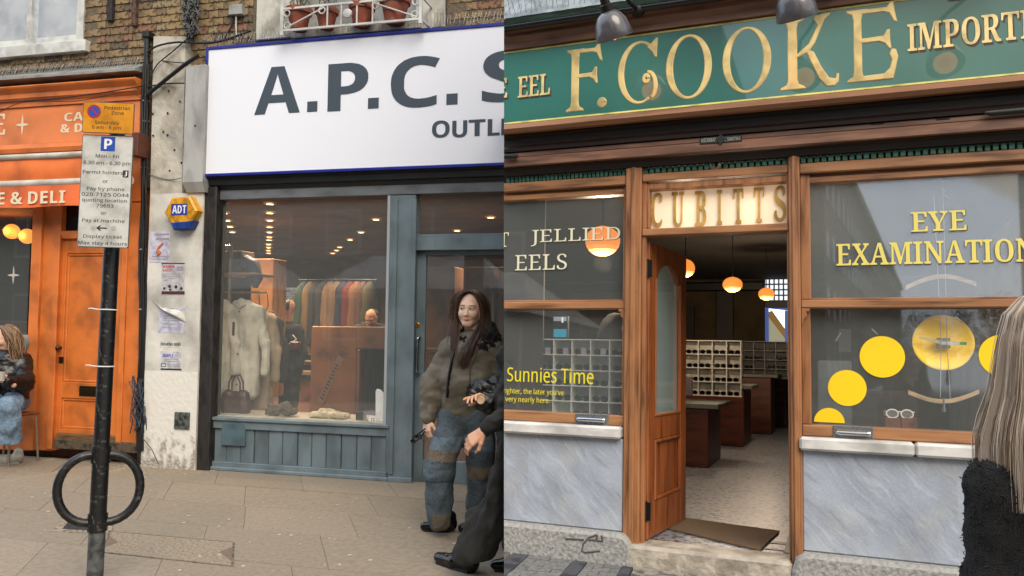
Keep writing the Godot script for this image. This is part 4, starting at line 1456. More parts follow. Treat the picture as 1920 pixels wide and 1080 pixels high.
	rm2.tube([Vector3(ra.x, ra.y, -6.0), Vector3(rb.x, ra.y, -6.0)], 0.02, 8)
	for x in [ra.x + 0.03, rb.x - 0.03]: rm2.tube([Vector3(x, 0.12, -6), Vector3(x, ra.y, -6)], 0.02, 8)
	P(rk, "rail", rm2, mats.black_plastic)
	var cc := [["green", Color(0.08, 0.22, 0.16)], ["mustard", Color(0.45, 0.34, 0.17)], ["black", Color(0.04, 0.04, 0.05)], ["charcoal", Color(0.1, 0.1, 0.11)], ["camel", Color(0.52, 0.38, 0.24)], ["sand", Color(0.5, 0.39, 0.27)], ["navy", Color(0.06, 0.08, 0.2)], ["crimson", Color(0.45, 0.05, 0.09)], ["tan", Color(0.55, 0.36, 0.2)], ["brown", Color(0.4, 0.25, 0.14)], ["olive", Color(0.33, 0.3, 0.17)]]
	for i in cc.size():
		var x := lerpf(ra.x + 0.12, rb.x - 0.12, i / float(cc.size() - 1))
		var g := T("coat", "%s coat hanging on the rail at the back of the shop" % cc[i][0], "coat", Vector3(x, ra.y - 1.3, -6.0), FL, "coats on the back rail")
		garment(g, Vector3(x, ra.y - 0.03, -6.0), 0.2, 1.25 + 0.1 * sin(i * 2.0), 0.16, M("coat" + cc[i][0], (cc[i][1] as Color).darkened(0.22), 0.85, "soft", Vector3(2, 0.7, 2)), false, 1.1, i + 3)
	# chrome rail by the window with white shirts
	var rail := T("display_rail", "chrome display rail with a shelf at the left of the shop window", "clothes rail", l(433, 760, -0.9), FL)
	var chrome: Material = mats.chrome
	var dm := MB.new()
	var pt := l(433, 462, -0.9)
	dm.tube([Vector3(pt.x, 0.55, -0.9), Vector3(pt.x, pt.y, -0.9)], 0.024, 10)
	dm.tube([Vector3(pt.x, pt.y, -0.9), Vector3(pt.x - 0.9, pt.y, -0.9)], 0.02, 10)
	var hy := l(433, 548, -0.9).y
	dm.tube([Vector3(pt.x + 0.5, hy, -0.9), Vector3(pt.x - 0.9, hy, -0.9)], 0.012, 8)
	P(rail, "frame", dm, M("satin_steel", Color(0.62, 0.58, 0.52), 0.35, "soft", Vector3(2, 2, 2), {"metal": 0.6}))
	var sf := MB.new()
	ebox(FL, sf, 380, 511, 472, 516, -1.3, -0.8, 0.004)
	P(rail, "shelf", sf, M("shelf_birch", Color(0.62, 0.5, 0.36), 0.6, "grain", Vector3(0.4, 3, 3)))
	var hat := MB.new()
	hat.tube([l(452, 500, -1.0), l(461, 492, -1.0), l(472, 500, -1.0), l(481, 525, -1.0), l(478, 540, -1.0)], [0.05, 0.1, 0.11, 0.08, 0.03], 10)
	S("purple_bag", "dark patterned bag on the shelf above the white shirts", "bag", hat, M("bag_purple", Color(0.2, 0.17, 0.2), 0.5, "speck", Vector3(5, 5, 5)), l(466, 515, -1.0), FL)
	var box := MB.new()
	ebox(FL, box, 392, 470, 452, 510, -1.25, -0.95, 0.01)
	S("storage_box", "plain brown box on the shelf at the left window edge", "box", box, M("card_brown", Color(0.42, 0.33, 0.25), 0.9, "soft", Vector3(1, 1, 1)), l(420, 510, -1.1), FL)
	var wh := M("white_cotton", Color(0.80, 0.78, 0.71), 0.9, "soft", Vector3(1.2, 1.2, 1.2), {"rim": 0.2})
	var sh := [["long white shirt hanging nearest the left edge of the window", 410, 563, -0.72, 0.3, 735, wh], ["white button shirt hanging in the middle of the display rail", 458, 563, -0.78, 0.34, 745, wh], ["pale cream shirt hanging behind the white ones", 484, 580, -1.1, 0.3, 768, M("cream_cotton", Color(0.70, 0.62, 0.5), 0.9, "soft")], ["grey-brown jacket hanging at the right end of the display rail", 500, 585, -1.4, 0.28, 690, M("taupe_cloth", Color(0.25, 0.21, 0.17), 0.9, "soft")]]
	for i in 4:
		var q = sh[i]
		var tp := l(q[1], q[2], q[3])
		var bt := l(q[1], q[5], q[3])
		var g := T("shirt", q[0], "shirt", bt, FL, "shirts on the display rail")
		var sd := SD.new()
		var w: float = q[4]
		sd.wr = 0.042; sd.wscale = Vector3(9, 1.3, 6); sd.seedn = i + 2
		sd.cap(tp + Vector3(-0.07, -0.04, 0), tp + Vector3(0.07, -0.04, 0), 0.05, 0.05, 0.04)
		for s in [-1, 1]:
			sd.cap(tp + Vector3(0.05 * s, -0.05, 0), tp + Vector3(w * 0.62 * s, -0.13, 0), 0.05, 0.05, 0.05)
			sd.cap(tp + Vector3(w * 0.45 * s, -0.17, 0), Vector3(tp.x + w * 0.42 * s, bt.y + 0.06, tp.z), 0.075, 0.09, 0.12)
			sd.cap(tp + Vector3(w * 0.62 * s, -0.13, 0), tp + Vector3(w * 0.92 * s, -0.5, 0.04), 0.055, 0.06, 0.04)
			sd.cap(tp + Vector3(w * 0.92 * s, -0.5, 0.04), tp + Vector3(w * 0.95 * s, -0.85, 0.05), 0.06, 0.05, 0.03)
		sd.cap(tp + Vector3(0, -0.17, 0), Vector3(tp.x, bt.y + 0.03, tp.z), 0.08, 0.1, 0.1)
		var mb := MB.new()
		sd.build(mb, 0.022)
		P(g, "cloth", mb, q[6])
		var co := MB.new()
		co.tube([tp + Vector3(-0.1, -0.035, 0.05), tp + Vector3(-0.05, -0.05, 0.075), tp + Vector3(0, -0.09, 0.085), tp + Vector3(0.05, -0.05, 0.075), tp + Vector3(0.1, -0.035, 0.05)], 0.022, 6)
		P(g, "collar", co, q[6])
		var hk := MB.new()
		hk.tube([tp + Vector3(0, -0.02, 0), tp + Vector3(0, 0.05, 0), tp + Vector3(0.02, 0.08, 0), Vector3(tp.x, hy, tp.z)], 0.006, 5)
		P(g, "hanger", hk, mats.black_plastic)
		if i == 1:
			var bn := MB.new()
			for y in [0.12, 0.55, 0.86]: bn.ball(Vector3(tp.x + 0.02, lerpf(tp.y, bt.y, y), tp.z + 0.135), Vector3(0.012, 0.012, 0.008), 8)
			bn.box(Vector3(tp.x - 0.06, tp.y - 0.42, tp.z + 0.13), Vector3(tp.x - 0.03, tp.y - 0.26, tp.z + 0.14), 0.002)
			P(g, "button", bn, M("tag_dark", Color(0.2, 0.18, 0.15), 0.6, "flat"))
	# window ledge and what lies on it
	var lg_ := MB.new()
	var ly := l(560, 789.5, 0.05).y
	lg_.box(Vector3(-2.42, ly - 0.1, -0.62), Vector3(-0.26, ly + 0.012, -0.045), 0.004)
	P(mats_owner("grey_blue_shopfront"), "display_ledge", lg_, M("ledge_white", Color(0.74, 0.70, 0.62), 0.5, "soft"))
	var bt := l(441, 777, -0.28)
	bt.y = ly + 0.012
	var bag := T("handbag", "brown leather handbag with two handles on the window ledge", "handbag", bt, FL)
	var leather := M("brown_leather", Color(0.25, 0.1, 0.07), 0.4, "soft", Vector3(3, 3, 3), {"bump": 0.15, "bkind": "weave"})
	var sd := SD.new()
	sd.wr = 0.012; sd.wscale = Vector3(9, 9, 9)
	for s in [-1, 1]:
		sd.cap(bt + Vector3(0.12 * s, 0.05, 0), bt + Vector3(0.105 * s, 0.2, 0), 0.055, 0.045, 0.05)
	sd.cap(bt + Vector3(-0.11, 0.055, 0), bt + Vector3(0.11, 0.055, 0), 0.058, 0.058, 0.06)
	sd.cap(bt + Vector3(-0.1, 0.13, 0), bt + Vector3(0.1, 0.13, 0), 0.055, 0.055, 0.06)
	sd.cap(bt + Vector3(-0.1, 0.2, 0), bt + Vector3(0.1, 0.2, 0), 0.042, 0.042, 0.06)
	var bm := MB.new()
	sd.build(bm, 0.014)
	P(bag, "body", bm, leather)
	for s in [-1, 1]:
		var hm := MB.new()
		hm.tube([bt + Vector3(-0.075, 0.2, 0.035 * s), bt + Vector3(-0.07, 0.34, 0.03 * s), bt + Vector3(-0.03, 0.42, 0.03 * s), bt + Vector3(0.03, 0.42, 0.03 * s), bt + Vector3(0.07, 0.34, 0.03 * s), bt + Vector3(0.075, 0.2, 0.035 * s)], 0.009, 6)
		P(bag, "handle", hm, leather)
	var po := l(528, 783, -0.2)
	po.y = ly + 0.012
	sd = SD.new()
	sd.wr = 0.05; sd.wscale = Vector3(14, 14, 14)
	sd.cap(po + Vector3(-0.14, 0.05, 0), po + Vector3(0.14, 0.05, 0), 0.05, 0.05, 0.05)
	sd.cap(po + Vector3(-0.1, 0.09, 0), po + Vector3(0.08, 0.1, 0), 0.045, 0.045, 0.05)
	bm = MB.new()
	sd.build(bm, 0.012)
	S("leopard_pouch", "small crumpled animal print pouch on the window ledge", "pouch", bm, M("leopard", Color(0.36, 0.29, 0.2), 0.7, "speck", Vector3(9, 9, 9)), po, FL)
	var wb := l(615, 789, -0.2)
	wb.y = ly + 0.012
	sd = SD.new()
	sd.wr = 0.02; sd.wscale = Vector3(9, 9, 9); sd.seedn = 4
	sd.cap(wb + Vector3(-0.17, 0.03, 0.03), wb + Vector3(0.19, 0.03, 0.03), 0.034, 0.034, 0.05)
	sd.cap(wb + Vector3(-0.17, 0.03, -0.08), wb + Vector3(0.19, 0.03, -0.08), 0.034, 0.034, 0.08)
	sd.cap(wb + Vector3(-0.1, 0.065, -0.03), wb + Vector3(0.04, 0.065, -0.03), 0.03, 0.03, 0.05)
	bm = MB.new()
	sd.build(bm, 0.012)
	S("folded_bag", "flat cream folded bag in the middle of the window ledge", "bag", bm, M("cream_leather", Color(0.80, 0.74, 0.6), 0.5, "soft", Vector3(2, 2, 2)), wb, FL)
	var wl2 := MB.new()
	ebox(FL, wl2, 666, 772, 682, 789, -0.25, -0.17, 0.01)
	S("wallet", "small black wallet on the ledge beside the clear box", "wallet", wl2, M("black_leather_gloss", Color(0.03, 0.025, 0.025), 0.3, "fine", Vector3(4, 4, 4)), l(674, 789, -0.2), FL)
	var ab := rect(FL, 681, 771, 711, 795, -0.1)
	var ax := T("clear_box", "clear acrylic display box with a white label on the ledge", "display box", Vector3(ab.get_center().x, ly + 0.012, -0.15), FL)
	var am := MB.new()
	am.box(Vector3(ab.position.x, ly + 0.014, -0.22), Vector3(ab.end.x, ab.end.y, -0.1), 0.002)
	P(ax, "case", am, glass("acrylic", Color(0.8, 0.8, 0.85), 0.15))
	var la := MB.new()
	ebox(FL, la, 691, 781, 705, 794, -0.098, -0.095, 0)
	P(ax, "label", la, M("label_white", Color(0.86, 0.86, 0.86), 0.6, "flat"))
	for x in 2:
		for y in 3:
			var ld := MB.new()
			ebox(FL, ld, 696 + x * 4, 783.5 + y * 3.4, 698 + x * 4, 785.5 + y * 3.4, -0.095, -0.0935, 0)
			P(ax, "printed_dot", ld, mats.ink)
	var cd := MB.new()
	var co := PackedVector2Array()
	for q in [[704, 795], [722, 798], [722, 739], [713, 731], [707, 729], [704, 733]]:
		var w := l(q[0], q[1], -0.13)
		co.append(Vector2(w.x, w.y))
	cd.prism(co, -0.145, -0.13, 0.003)
	S("white_card", "standing white card with a sloped top in the window corner", "card", cd, M("label_white"), l(712, 797, -0.13), FL)

func mats_owner(called: String) -> Node3D:
	return get_node(called)

# ------------------------------------------------------------------ ground, pavement and the post
func pavement() -> void:
	var rd := MB.new()
	rd.box(Vector3(-120, -0.6, -120), Vector3(120, -0.13, 120), 0)
	S("ground", "", "", rd, M("asphalt", Color(0.25, 0.25, 0.25), 0.9, "fine", Vector3(0.6, 0.6, 0.6)), Vector3(), FL, "", "structure")
	var pv := T("pavement", "", "", Vector3(0, -0.1, 2), FL, "", "structure")
	var bed := MB.new()
	bed.box(Vector3(-9, -0.13, -0.3), Vector3(6.5, -0.014, 6.9), 0)
	P(pv, "bed", bed, M("joint", Color(0.48, 0.44, 0.375), 0.95, "fine", Vector3(1, 1, 1)))
	var flag := []
	var tones := [Color(0.55, 0.502, 0.432), Color(0.555, 0.505, 0.435), Color(0.54, 0.493, 0.425), Color(0.56, 0.51, 0.44), Color(0.545, 0.493, 0.425)]
	for i in tones.size(): flag.append(M("flag%d" % i, tones[i], 0.88, "even", Vector3(1.1, 1.1, 1.1) * (1.0 + 0.13 * i), {"bump": 0.08, "dirt": Color(0.44, 0.40, 0.34), "damt": 0.22, "dscale": Vector3(0.8, 0.8, 0.8), "dcut": 0.38, "dfreq": 0.03} if i < 3 else {"bump": 0.08}))
	# joints across run obliquely to the shopfronts
	var a := lg(551, 1080)
	var b := lg(531, 907)
	var sk := (a.x - b.x) / (a.z - b.z)
	var cov := cover_quads()
	var z := -0.05
	var row := 0
	while z < 6.7:
		var d: float = [0.74, 0.74, 0.68, 0.74][row % 4]
		var x := -9.0 + (0.5 if row % 2 else 0.0)
		while x < 6.4:
			var w: float = 1.12 + 0.15 * ((row * 7 + int(x * 3.0)) % 3 - 1)
			var g := 0.0018
			var p := []
			var top := rng.randf_range(-0.002, 0.002)
			for y in [-0.05, top]:
				for q in [[g, g], [w - g, g], [w - g, d - g], [g, d - g]]:
					p.append(Vector3(x + q[0] + sk * (z + q[1]), y, z + q[1]))
			var mb := MB.new()
			mb.hexa(p)
			var m: Material = flag[rng.randi() % flag.size()]
			if x + sk * z < 3.6 and x + sk * z > -7.5: P(pv, "paving_slab", mb, m)
			x += w
		z += d; row += 1
	var li := MB.new()
	for i in 70:
		var c := lg(rng.randf_range(5, 930), rng.randf_range(880, 1078), 0.003)
		li.xf = Transform3D(Basis(Vector3.UP, rng.randf() * 6.0), c)
		var s := rng.randf_range(0.006, 0.017)
		li.lathe([Vector2(s, 0), Vector2(s * 0.8, 0.003), Vector2(0, 0.0035)], 6)
	meta(P(pv, "litter_specks", li, M("speck_pale", Color(0.66, 0.63, 0.57), 0.9, "flat")), "", "", "", "stuff")
	var mo := MB.new()
	for i in 160:
		var u := rng.randf_range(-3.35, -2.2)
		var c := Vector3(u, 0.0, rng.randf_range(0.1, 0.35) * (1.0 - 0.4 * absf(u + 2.8)))
		mo.ball(c, Vector3(rng.randf_range(0.008, 0.04), rng.randf_range(0.003, 0.012), rng.randf_range(0.008, 0.03)), 6)
	meta(P(pv, "mortar_crumbs", mo, M("crumbs", Color(0.60, 0.54, 0.46), 0.95, "fine", Vector3(3, 3, 3))), "", "", "", "stuff")
	for i in 2:
		var q: Array = cov[i]
		var ce: Vector3 = (q[0] + q[1] + q[2] + q[3]) / 4.0
		var th := T(["service_cover", "meter_cover"][i], ["long shallow service cover with a thin metal edge set in the paving", "small dark chequered metal cover in a pale mortar surround behind the post"][i], "cover", ce, FL)
		var rim := MB.new()
		for e in 4:
			var p0: Vector3 = q[e]
			var p1: Vector3 = q[(e + 1) % 4]
			var i0 := p0.lerp(ce, 0.025 if i == 0 else 0.3)
			var i1 := p1.lerp(ce, 0.025 if i == 0 else 0.3)
			var h := Vector3(0, 0.007, 0)
			rim.hexa([p0 - h, p1 - h, i1 - h, i0 - h, p0 + h, p1 + h, i1 + h, i0 + h])
		P(th, "rim", rim, M(["cover_rim", "cover_mortar"][i], [Color(0.46, 0.415, 0.35), Color(0.58, 0.53, 0.455)][i], 0.8, "worn", Vector3(3, 3, 3)))
		var inf := MB.new()
		var t := []
		for e in 4: t.append((q[e] as Vector3).lerp(ce, 0.03 if i == 0 else 0.31))
		var h2 := Vector3(0, 0.0045, 0)
		inf.hexa([t[0] - h2, t[1] - h2, t[2] - h2, t[3] - h2, t[0] + h2, t[1] + h2, t[2] + h2, t[3] + h2])
		P(th, "infill", inf, M(["cover_infill", "cover_iron"][i], [Color(0.59, 0.535, 0.455), Color(0.2, 0.2, 0.2)][i], 0.85, "speck" if i else "fine", Vector3(2, 2, 2) if i == 0 else Vector3(7, 7, 7), {"bump": 0.6}))
		if i == 0:
			var tr := MB.new()
			for s in 2:
				var c: Vector3 = (t[0] + t[3]) / 2.0 if s == 0 else (t[1] + t[2]) / 2.0
				var e1: Vector3 = t[0].lerp(t[3], 0.2) if s == 0 else t[1].lerp(t[2], 0.2)
				var e2: Vector3 = t[0].lerp(t[3], 0.8) if s == 0 else t[1].lerp(t[2], 0.8)
				var tip := c.lerp(ce, 0.2)
				tr.poly([e1 + h2 * 1.3, e2 + h2 * 1.3, tip + h2 * 1.3] if s == 0 else [e2 + h2 * 1.3, e1 + h2 * 1.3, tip + h2 * 1.3])
			P(th, "corner_mark", tr, M("mark_red", Color(0.48, 0.40, 0.34), 0.85, "fine", Vector3(3, 3, 3)))
		else:
			var st := MB.new()
			for e in 5:
				for f in 5:
					var c0: Vector3 = (t[0] as Vector3).lerp(t[1], (e + 0.5) / 5.0).lerp((t[3] as Vector3).lerp(t[2], (e + 0.5) / 5.0), (f + 0.5) / 5.0)
					st.xf = Transform3D(Basis(Vector3.UP, PI / 4 if (e + f) % 2 else -PI / 4), c0 + h2)
					st.box(Vector3(-0.016, -0.002, -0.005), Vector3(0.016, 0.004, 0.005), 0.002)
			P(th, "chequer", st, mats.cover_iron)

func cover_quads() -> Array:
	return [[lg(205, 997), lg(440, 1018), lg(437, 1063), lg(186, 1036)], [lg(122, 969), lg(214, 973), lg(208, 1004), lg(97, 997)]]

func sign_post() -> void:
	var bs := lg(177, 1097)
	var tp := l(222.5, 200, bs.z)
	var up := (tp - bs).normalized()
	var th := T("parking_sign_post", "black steel post with a cycle hoop carrying yellow and white parking signs", "sign post", bs, FL)
	var at := func(y: float) -> Vector3:
		var p := l(lerpf(222.5, 177.0, (y - 200.0) / 897.0), y, bs.z)
		return bs + up * (p - bs).dot(up)
	var blk := M("post_black", Color(0.045, 0.045, 0.047), 0.42, "fine", Vector3(2, 2, 2), {"dirt": Color(0.5, 0.5, 0.48), "damt": 0.7, "dscale": Vector3(6, 3, 6), "dcut": 0.15, "bump": 0.06})
	var pm := MB.new()
	pm.tube([at.call(838.0), tp], 0.0455, 20)
	P(th, "post", pm, blk)
	var lo := MB.new()
	lo.tube([bs - up * 0.06, at.call(985.0)], 0.047, 20)
	P(th, "post_foot", lo, M("post_worn", Color(0.34, 0.35, 0.35), 0.6, "worn", Vector3(2, 2, 2), {"bump": 0.3, "dirt": Color(0.07, 0.07, 0.07), "damt": 0.8, "dscale": Vector3(2, 1, 2), "dcut": 0.34}))
	var sl := MB.new()
	sl.tube([at.call(996.0), at.call(838.0)], 0.048, 20)
	P(th, "sleeve", sl, blk)
	for y in [[836.0, 868.0], [962.0, 996.0]]:
		var cl := MB.new()
		var a: Vector3 = at.call(y[1])
		var b: Vector3 = at.call(y[0])
		cl.tube([a, a + up * 0.004, b - up * 0.004, b], [0.05, 0.056, 0.056, 0.05], 20)
		P(th, "collar", cl, blk)
	var ce: Vector3 = (at.call(852.0) + at.call(980.0)) / 2.0
	var side := Vector3(0.78, 0, -0.62)
	side = (side - up * side.dot(up)).normalized()
	var rr: float = (at.call(852.0) - at.call(980.0)).length() / 2.0
	for s in [-1.0, 1.0]:
		var hp := MB.new()
		var pts := []
		for i in 17:
			var t := PI * i / 16.0
			pts.append(ce + side * s * (0.035 + 0.19 * pow(sin(t), 0.92)) + up * rr * cos(t))
		hp.tube(pts, 0.0262, 12)
		P(th, "hoop", hp, blk)
	for y in [581.0, 687.0]:
		var ti := MB.new()
		var c: Vector3 = at.call(y)
		var ring := []
		for i in 21: ring.append(c + Vector3(cos(TAU * i / 20.0), 0.03 * sin(TAU * i / 20.0), sin(TAU * i / 20.0)) * 0.049)
		ti.tube(ring, 0.0045, 5)
		ti.tube([c + Vector3(-0.035, 0, 0.035), c + Vector3(-0.08, 0.008, 0.05), c + Vector3(-0.105, 0.006, 0.045)], 0.004, 5)
		P(th, "cable_tie", ti, M("tie_white", Color(0.8, 0.8, 0.78), 0.5, "flat"))
	# plates
	var ax := Vector3(0.957, 0, -0.283)
	ax = (ax - up * ax.dot(up)).normalized()
	var nn := ax.cross(up)
	var steel := M("plate_edge", Color(0.3, 0.3, 0.3), 0.5, "flat")
	var depth := 4.76
	var specs := [["sign_plate", 203.0, 221.0, 0.30, 0.187, Color(0.85, 0.57, 0.09), "yellow"], ["sign_plate", 197.6, 358.5, 0.30, 0.672, Color(0.80, 0.80, 0.78), "white"]]
	var ink: Material = mats.ink
	for i in 2:
		var q = specs[i]
		var c := dl(q[1], q[2], depth)
		var xf := Transform3D(Basis(ax, up, nn), c)
		var w: float = q[3]
		var h: float = q[4]
		var bm := MB.new()
		bm.xf = xf
		bm.prism(round_rect(w, h, 0.012), -0.006, 0.0)
		var pl := P(th, "sign_plate", bm, steel, ["yellow pedestrian zone plate", "tall white parking times plate"][i])
		var fm := MB.new()
		fm.xf = xf
		fm.prism(round_rect(w - 0.008, h - 0.008, 0.009), 0.0, 0.0012)
		P(pl, "face", fm, M("plate" + q[6], q[5], 0.35, "soft", Vector3(2, 2, 2), {"dirt": (q[5] as Color).darkened(0.35), "damt": 0.35, "dscale": Vector3(2, 2, 2), "dcut": 0.3}))
		var tx := MB.new()
		tx.xf = xf
		var px := 0.30 / 86.0
		var py := 0.0032
		var lines := [["Pedestrian", -7, 36, 19, 0], ["Zone", 5, 26, 9.6, 0], ["Saturday", -22, 19, -9, 1], ["6 am - 8 pm", -26, 22, -18.3, 1]] if i == 0 else [["Mon - Fri", -19, 20, 65.6, 0], ["8.30 am - 6.30 pm", -39, 40, 52.7, 1], ["Permit holders", -39, 28, 35, 0], ["or", -5, 4, 18, 2], ["Pay by phone", -31, 32, 4.4, 1], ["020 7125 0044", -39, 40, -6.6, 0], ["quoting location", -38, 37, -17, 1], ["79693", -14, 15, -27.4, 0], ["or", -5, 4, -41.5, 2], ["Pay at machine", -36, 35, -55, 1], ["Display ticket", -33, 32, -84.7, 1], ["Max stay 4 hours", -41, 41, -97, 1]]
		for k in lines:
			letters(tx, k[0], "sans_regular", Rect2(k[1] * px, (k[3] - [3.3, 5.2, 2.4][k[4]]) * py, (k[2] - k[1]) * px, [6.6, 8.5, 4.8][k[4]] * py), 0.0012, 0.001, 2.0)
		if i == 1:
			var ar := PackedVector2Array()
			for e in [[-12, -69], [-6, -64], [-3.5, -64], [-7, -67.8], [6, -67.8], [6, -70.2], [-7, -70.2], [-3.5, -74], [-6, -74]]: ar.append(Vector2(e[0] * px, e[1] * py))
			tx.prism(ar, 0.0012, 0.0022)
			tx.box(Vector3(28 * px, 27 * py, 0.0012), Vector3(37.5 * px, 40 * py, 0.0022), 0)
		P(pl, "lettering", tx, ink)
		if i == 0:
			var bl := MB.new()
			bl.xf = xf * Transform3D(Basis(Vector3(1, 0, 0), PI / 2), Vector3(-24 * px, 11 * py, 0.0012))
			bl.lathe([Vector2(9 * px, 0), Vector2(9 * px, 0.001), Vector2(0, 0.001)], 24)
			P(pl, "symbol", bl, M("road_blue", Color(0.13, 0.27, 0.62), 0.4, "flat"))
			var rd := MB.new()
			rd.xf = xf * Transform3D(Basis(Vector3(1, 0, 0), PI / 2), Vector3(-24 * px, 11 * py, 0.0015))
			rd.lathe([Vector2(11.5 * px, 0), Vector2(11.5 * px, 0.0012), Vector2(9 * px, 0.0012), Vector2(9 * px, 0)], 24)
			rd.xf = xf * Transform3D(Basis(Vector3(0, 0, 1), -PI / 4), Vector3(-24 * px, 11 * py, 0))
			rd.box(Vector3(-9.5 * px, -1.3 * px, 0.002), Vector3(9.5 * px, 1.3 * px, 0.003), 0)
			P(pl, "symbol", rd, M("road_red", Color(0.62, 0.12, 0.14), 0.4, "flat"))
		else:
			var pb := MB.new()
			pb.xf = xf
			pb.box(Vector3(-11.5 * px, 75 * py, 0.0012), Vector3(12.5 * px, 102 * py, 0.002), 0)
			P(pl, "symbol", pb, mats.road_blue)
			var pt := MB.new()
			pt.xf = xf
			letters(pt, "P", "sans_bold", Rect2(-5.5 * px, 79 * py, 13 * px, 19 * py), 0.002, 0.001)
			letters(pt, "J", "sans_bold", Rect2(30.5 * px, 29 * py, 4.5 * px, 9 * py), 0.0022, 0.001)
			P(pl, "symbol_letter", pt, M("print_white"))
			var sc := MB.new()
			for e in [-17, 17]:
				sc.xf = xf * Transform3D(Basis(Vector3(1, 0, 0), PI / 2), Vector3(e * px, -69 * py, 0.0012))
				sc.lathe([Vector2(4.5 * px, 0), Vector2(4.2 * px, 0.001), Vector2(0, 0.0012)], 16)
			P(pl, "patch", sc, M("patch_pale", Color(0.70, 0.70, 0.68), 0.5, "fine", Vector3(6, 6, 6)))
	var br := MB.new()
	for y in [232.0, 300.0, 420.0]:
		var c: Vector3 = at.call(y)
		br.tube([c - up * 0.014, c + up * 0.014], 0.052, 16)
		var e := dl(200, y, depth + 0.01)
		br.tube([c, e], 0.012, 6)
	P(th, "clamp", br, M("clamp_grey", Color(0.3, 0.31, 0.32), 0.5, "flat", Vector3.ONE, {"metal": 0.4}))

func round_rect(w: float, h: float, rad: float) -> PackedVector2Array:
	var p := PackedVector2Array()
	for k in 4:
		var c := Vector2((w / 2 - rad) * (1 if k == 0 or k == 3 else -1), (h / 2 - rad) * (1 if k < 2 else -1))
		for i in 5:
			var a := PI / 2 * k + PI / 2 * i / 4.0
			p.append(c + Vector2(cos(a), sin(a)) * rad)
	return p

# ------------------------------------------------------------------ the other side of the street, which the windows mirror
func far_side() -> void:
	# market stalls behind the camera, mirrored in the clothes shop window
	var strip := M("tarpaulin", Color(0.62, 0.61, 0.6), 0.7, "soft", Vector3(0.5, 0.5, 0.5))
	var spec := [[-6.2, -1.6, 9.6, "wide"], [-11.8, -7.4, 9.8, "second"]]
	for k in 2:
		var q = spec[k]
		var st := T("market_stall", "%s market stall with a pale corrugated hipped canopy across the street" % q[3], "market stall", Vector3((q[0] + q[1]) / 2, 0, q[2]), FL, "market stalls across the street")
		var fm := MB.new()
		for x in [q[0] + 0.3, q[1] - 0.3]:
			for z in [q[2], q[2] + 2.2]: fm.tube([Vector3(x, -0.1, z), Vector3(x, 2.45, z)], 0.03, 8)
		P(st, "frame", fm, mats.satin_steel)
		var cn := MB.new()
		var eave := 2.4
		var ridge := 3.25
		var rows := []
		for i in 37:
			var t := i / 36.0
			var line := []
			var y := lerpf(eave, ridge, t) + 0.025 * (i % 2)
			var z := lerpf(q[2] - 0.3, q[2] + 1.1, t)
			var ins := 0.9 * t
			for j in 13: line.append(Vector3(lerpf(q[0] + ins, q[1] - ins, j / 12.0), y + 0.015 * sin(j * 1.3 + i * 0.4), z))
			rows.append(line)
		cn.sheet(rows, 0.004)
		rows = []
		for i in 9:
			var t := i / 8.0
			var line := []
			for j in 13: line.append(Vector3(lerpf(q[0] + 0.9 * t, q[1] - 0.9 * t, j / 12.0), lerpf(eave, ridge, t), lerpf(q[2] + 2.5, q[2] + 1.1, t)))
			rows.append(line)
		cn.sheet(rows, 0.004)
		for x in [q[0], q[1]]:
			var rr: float = x + (0.9 if x == q[0] else -0.9)
			cn.poly([Vector3(x, eave, q[2] - 0.3), Vector3(x, eave, q[2] + 2.5), Vector3(rr, ridge, q[2] + 1.1)])
		P(st, "canopy", cn, strip)
		var tb := MB.new()
		tb.box(Vector3(q[0] + 0.3, 0.7, q[2]), Vector3(q[1] - 0.3, 0.8, q[2] + 1.8), 0.01)
		tb.box(Vector3(q[0] + 0.3, -0.1, q[2] + 1.9), Vector3(q[1] - 0.3, 2.3, q[2] + 1.94), 0)
		P(st, "table", tb, M("stall_dark", Color(0.07, 0.07, 0.075), 0.9, "soft"))
	# buildings: (frame, from, to, height, tone, label)
	far_block(FL, Vector3(-34, -0.12, 17), 30.3, 11.0, 9.0, Vector3(1, 0, 0.0), Color(0.17, 0.125, 0.10), "dark brick terrace across the street from the clothes shop")
	far_block(FR, Vector3(-17, -0.5, 24), 14.5, 13.0, 8.0, Vector3(1, 0, 0), Color(0.16, 0.125, 0.09), "brown brick warehouse across from the old timber shopfront")
	far_block(FR, Vector3(0.6, -0.5, 36), 90.0, 13.0, 14.0, Vector3(0.105, 0, 1), Color(0.17, 0.15, 0.14), "long dark apartment block running away up the side street")
	far_block(FR, Vector3(21, -0.5, 70), 30.0, 26.0, 16.0, Vector3(1, 0, 0.2), Color(0.26, 0.2, 0.16), "tall brown apartment block at the far right up the street")
	for k in 5:
		var b: Vector3 = [Vector3(12.0, -0.5, 92), Vector3(15.5, -0.5, 88), Vector3(19, -0.5, 95), Vector3(23, -0.5, 90), Vector3(10.5, -0.5, 104)][k]
		tree(b, [7.5, 9.0, 8.0, 7.0, 8.5][k], 30 + k, ["leftmost", "second", "middle", "fourth", "farthest"][k])

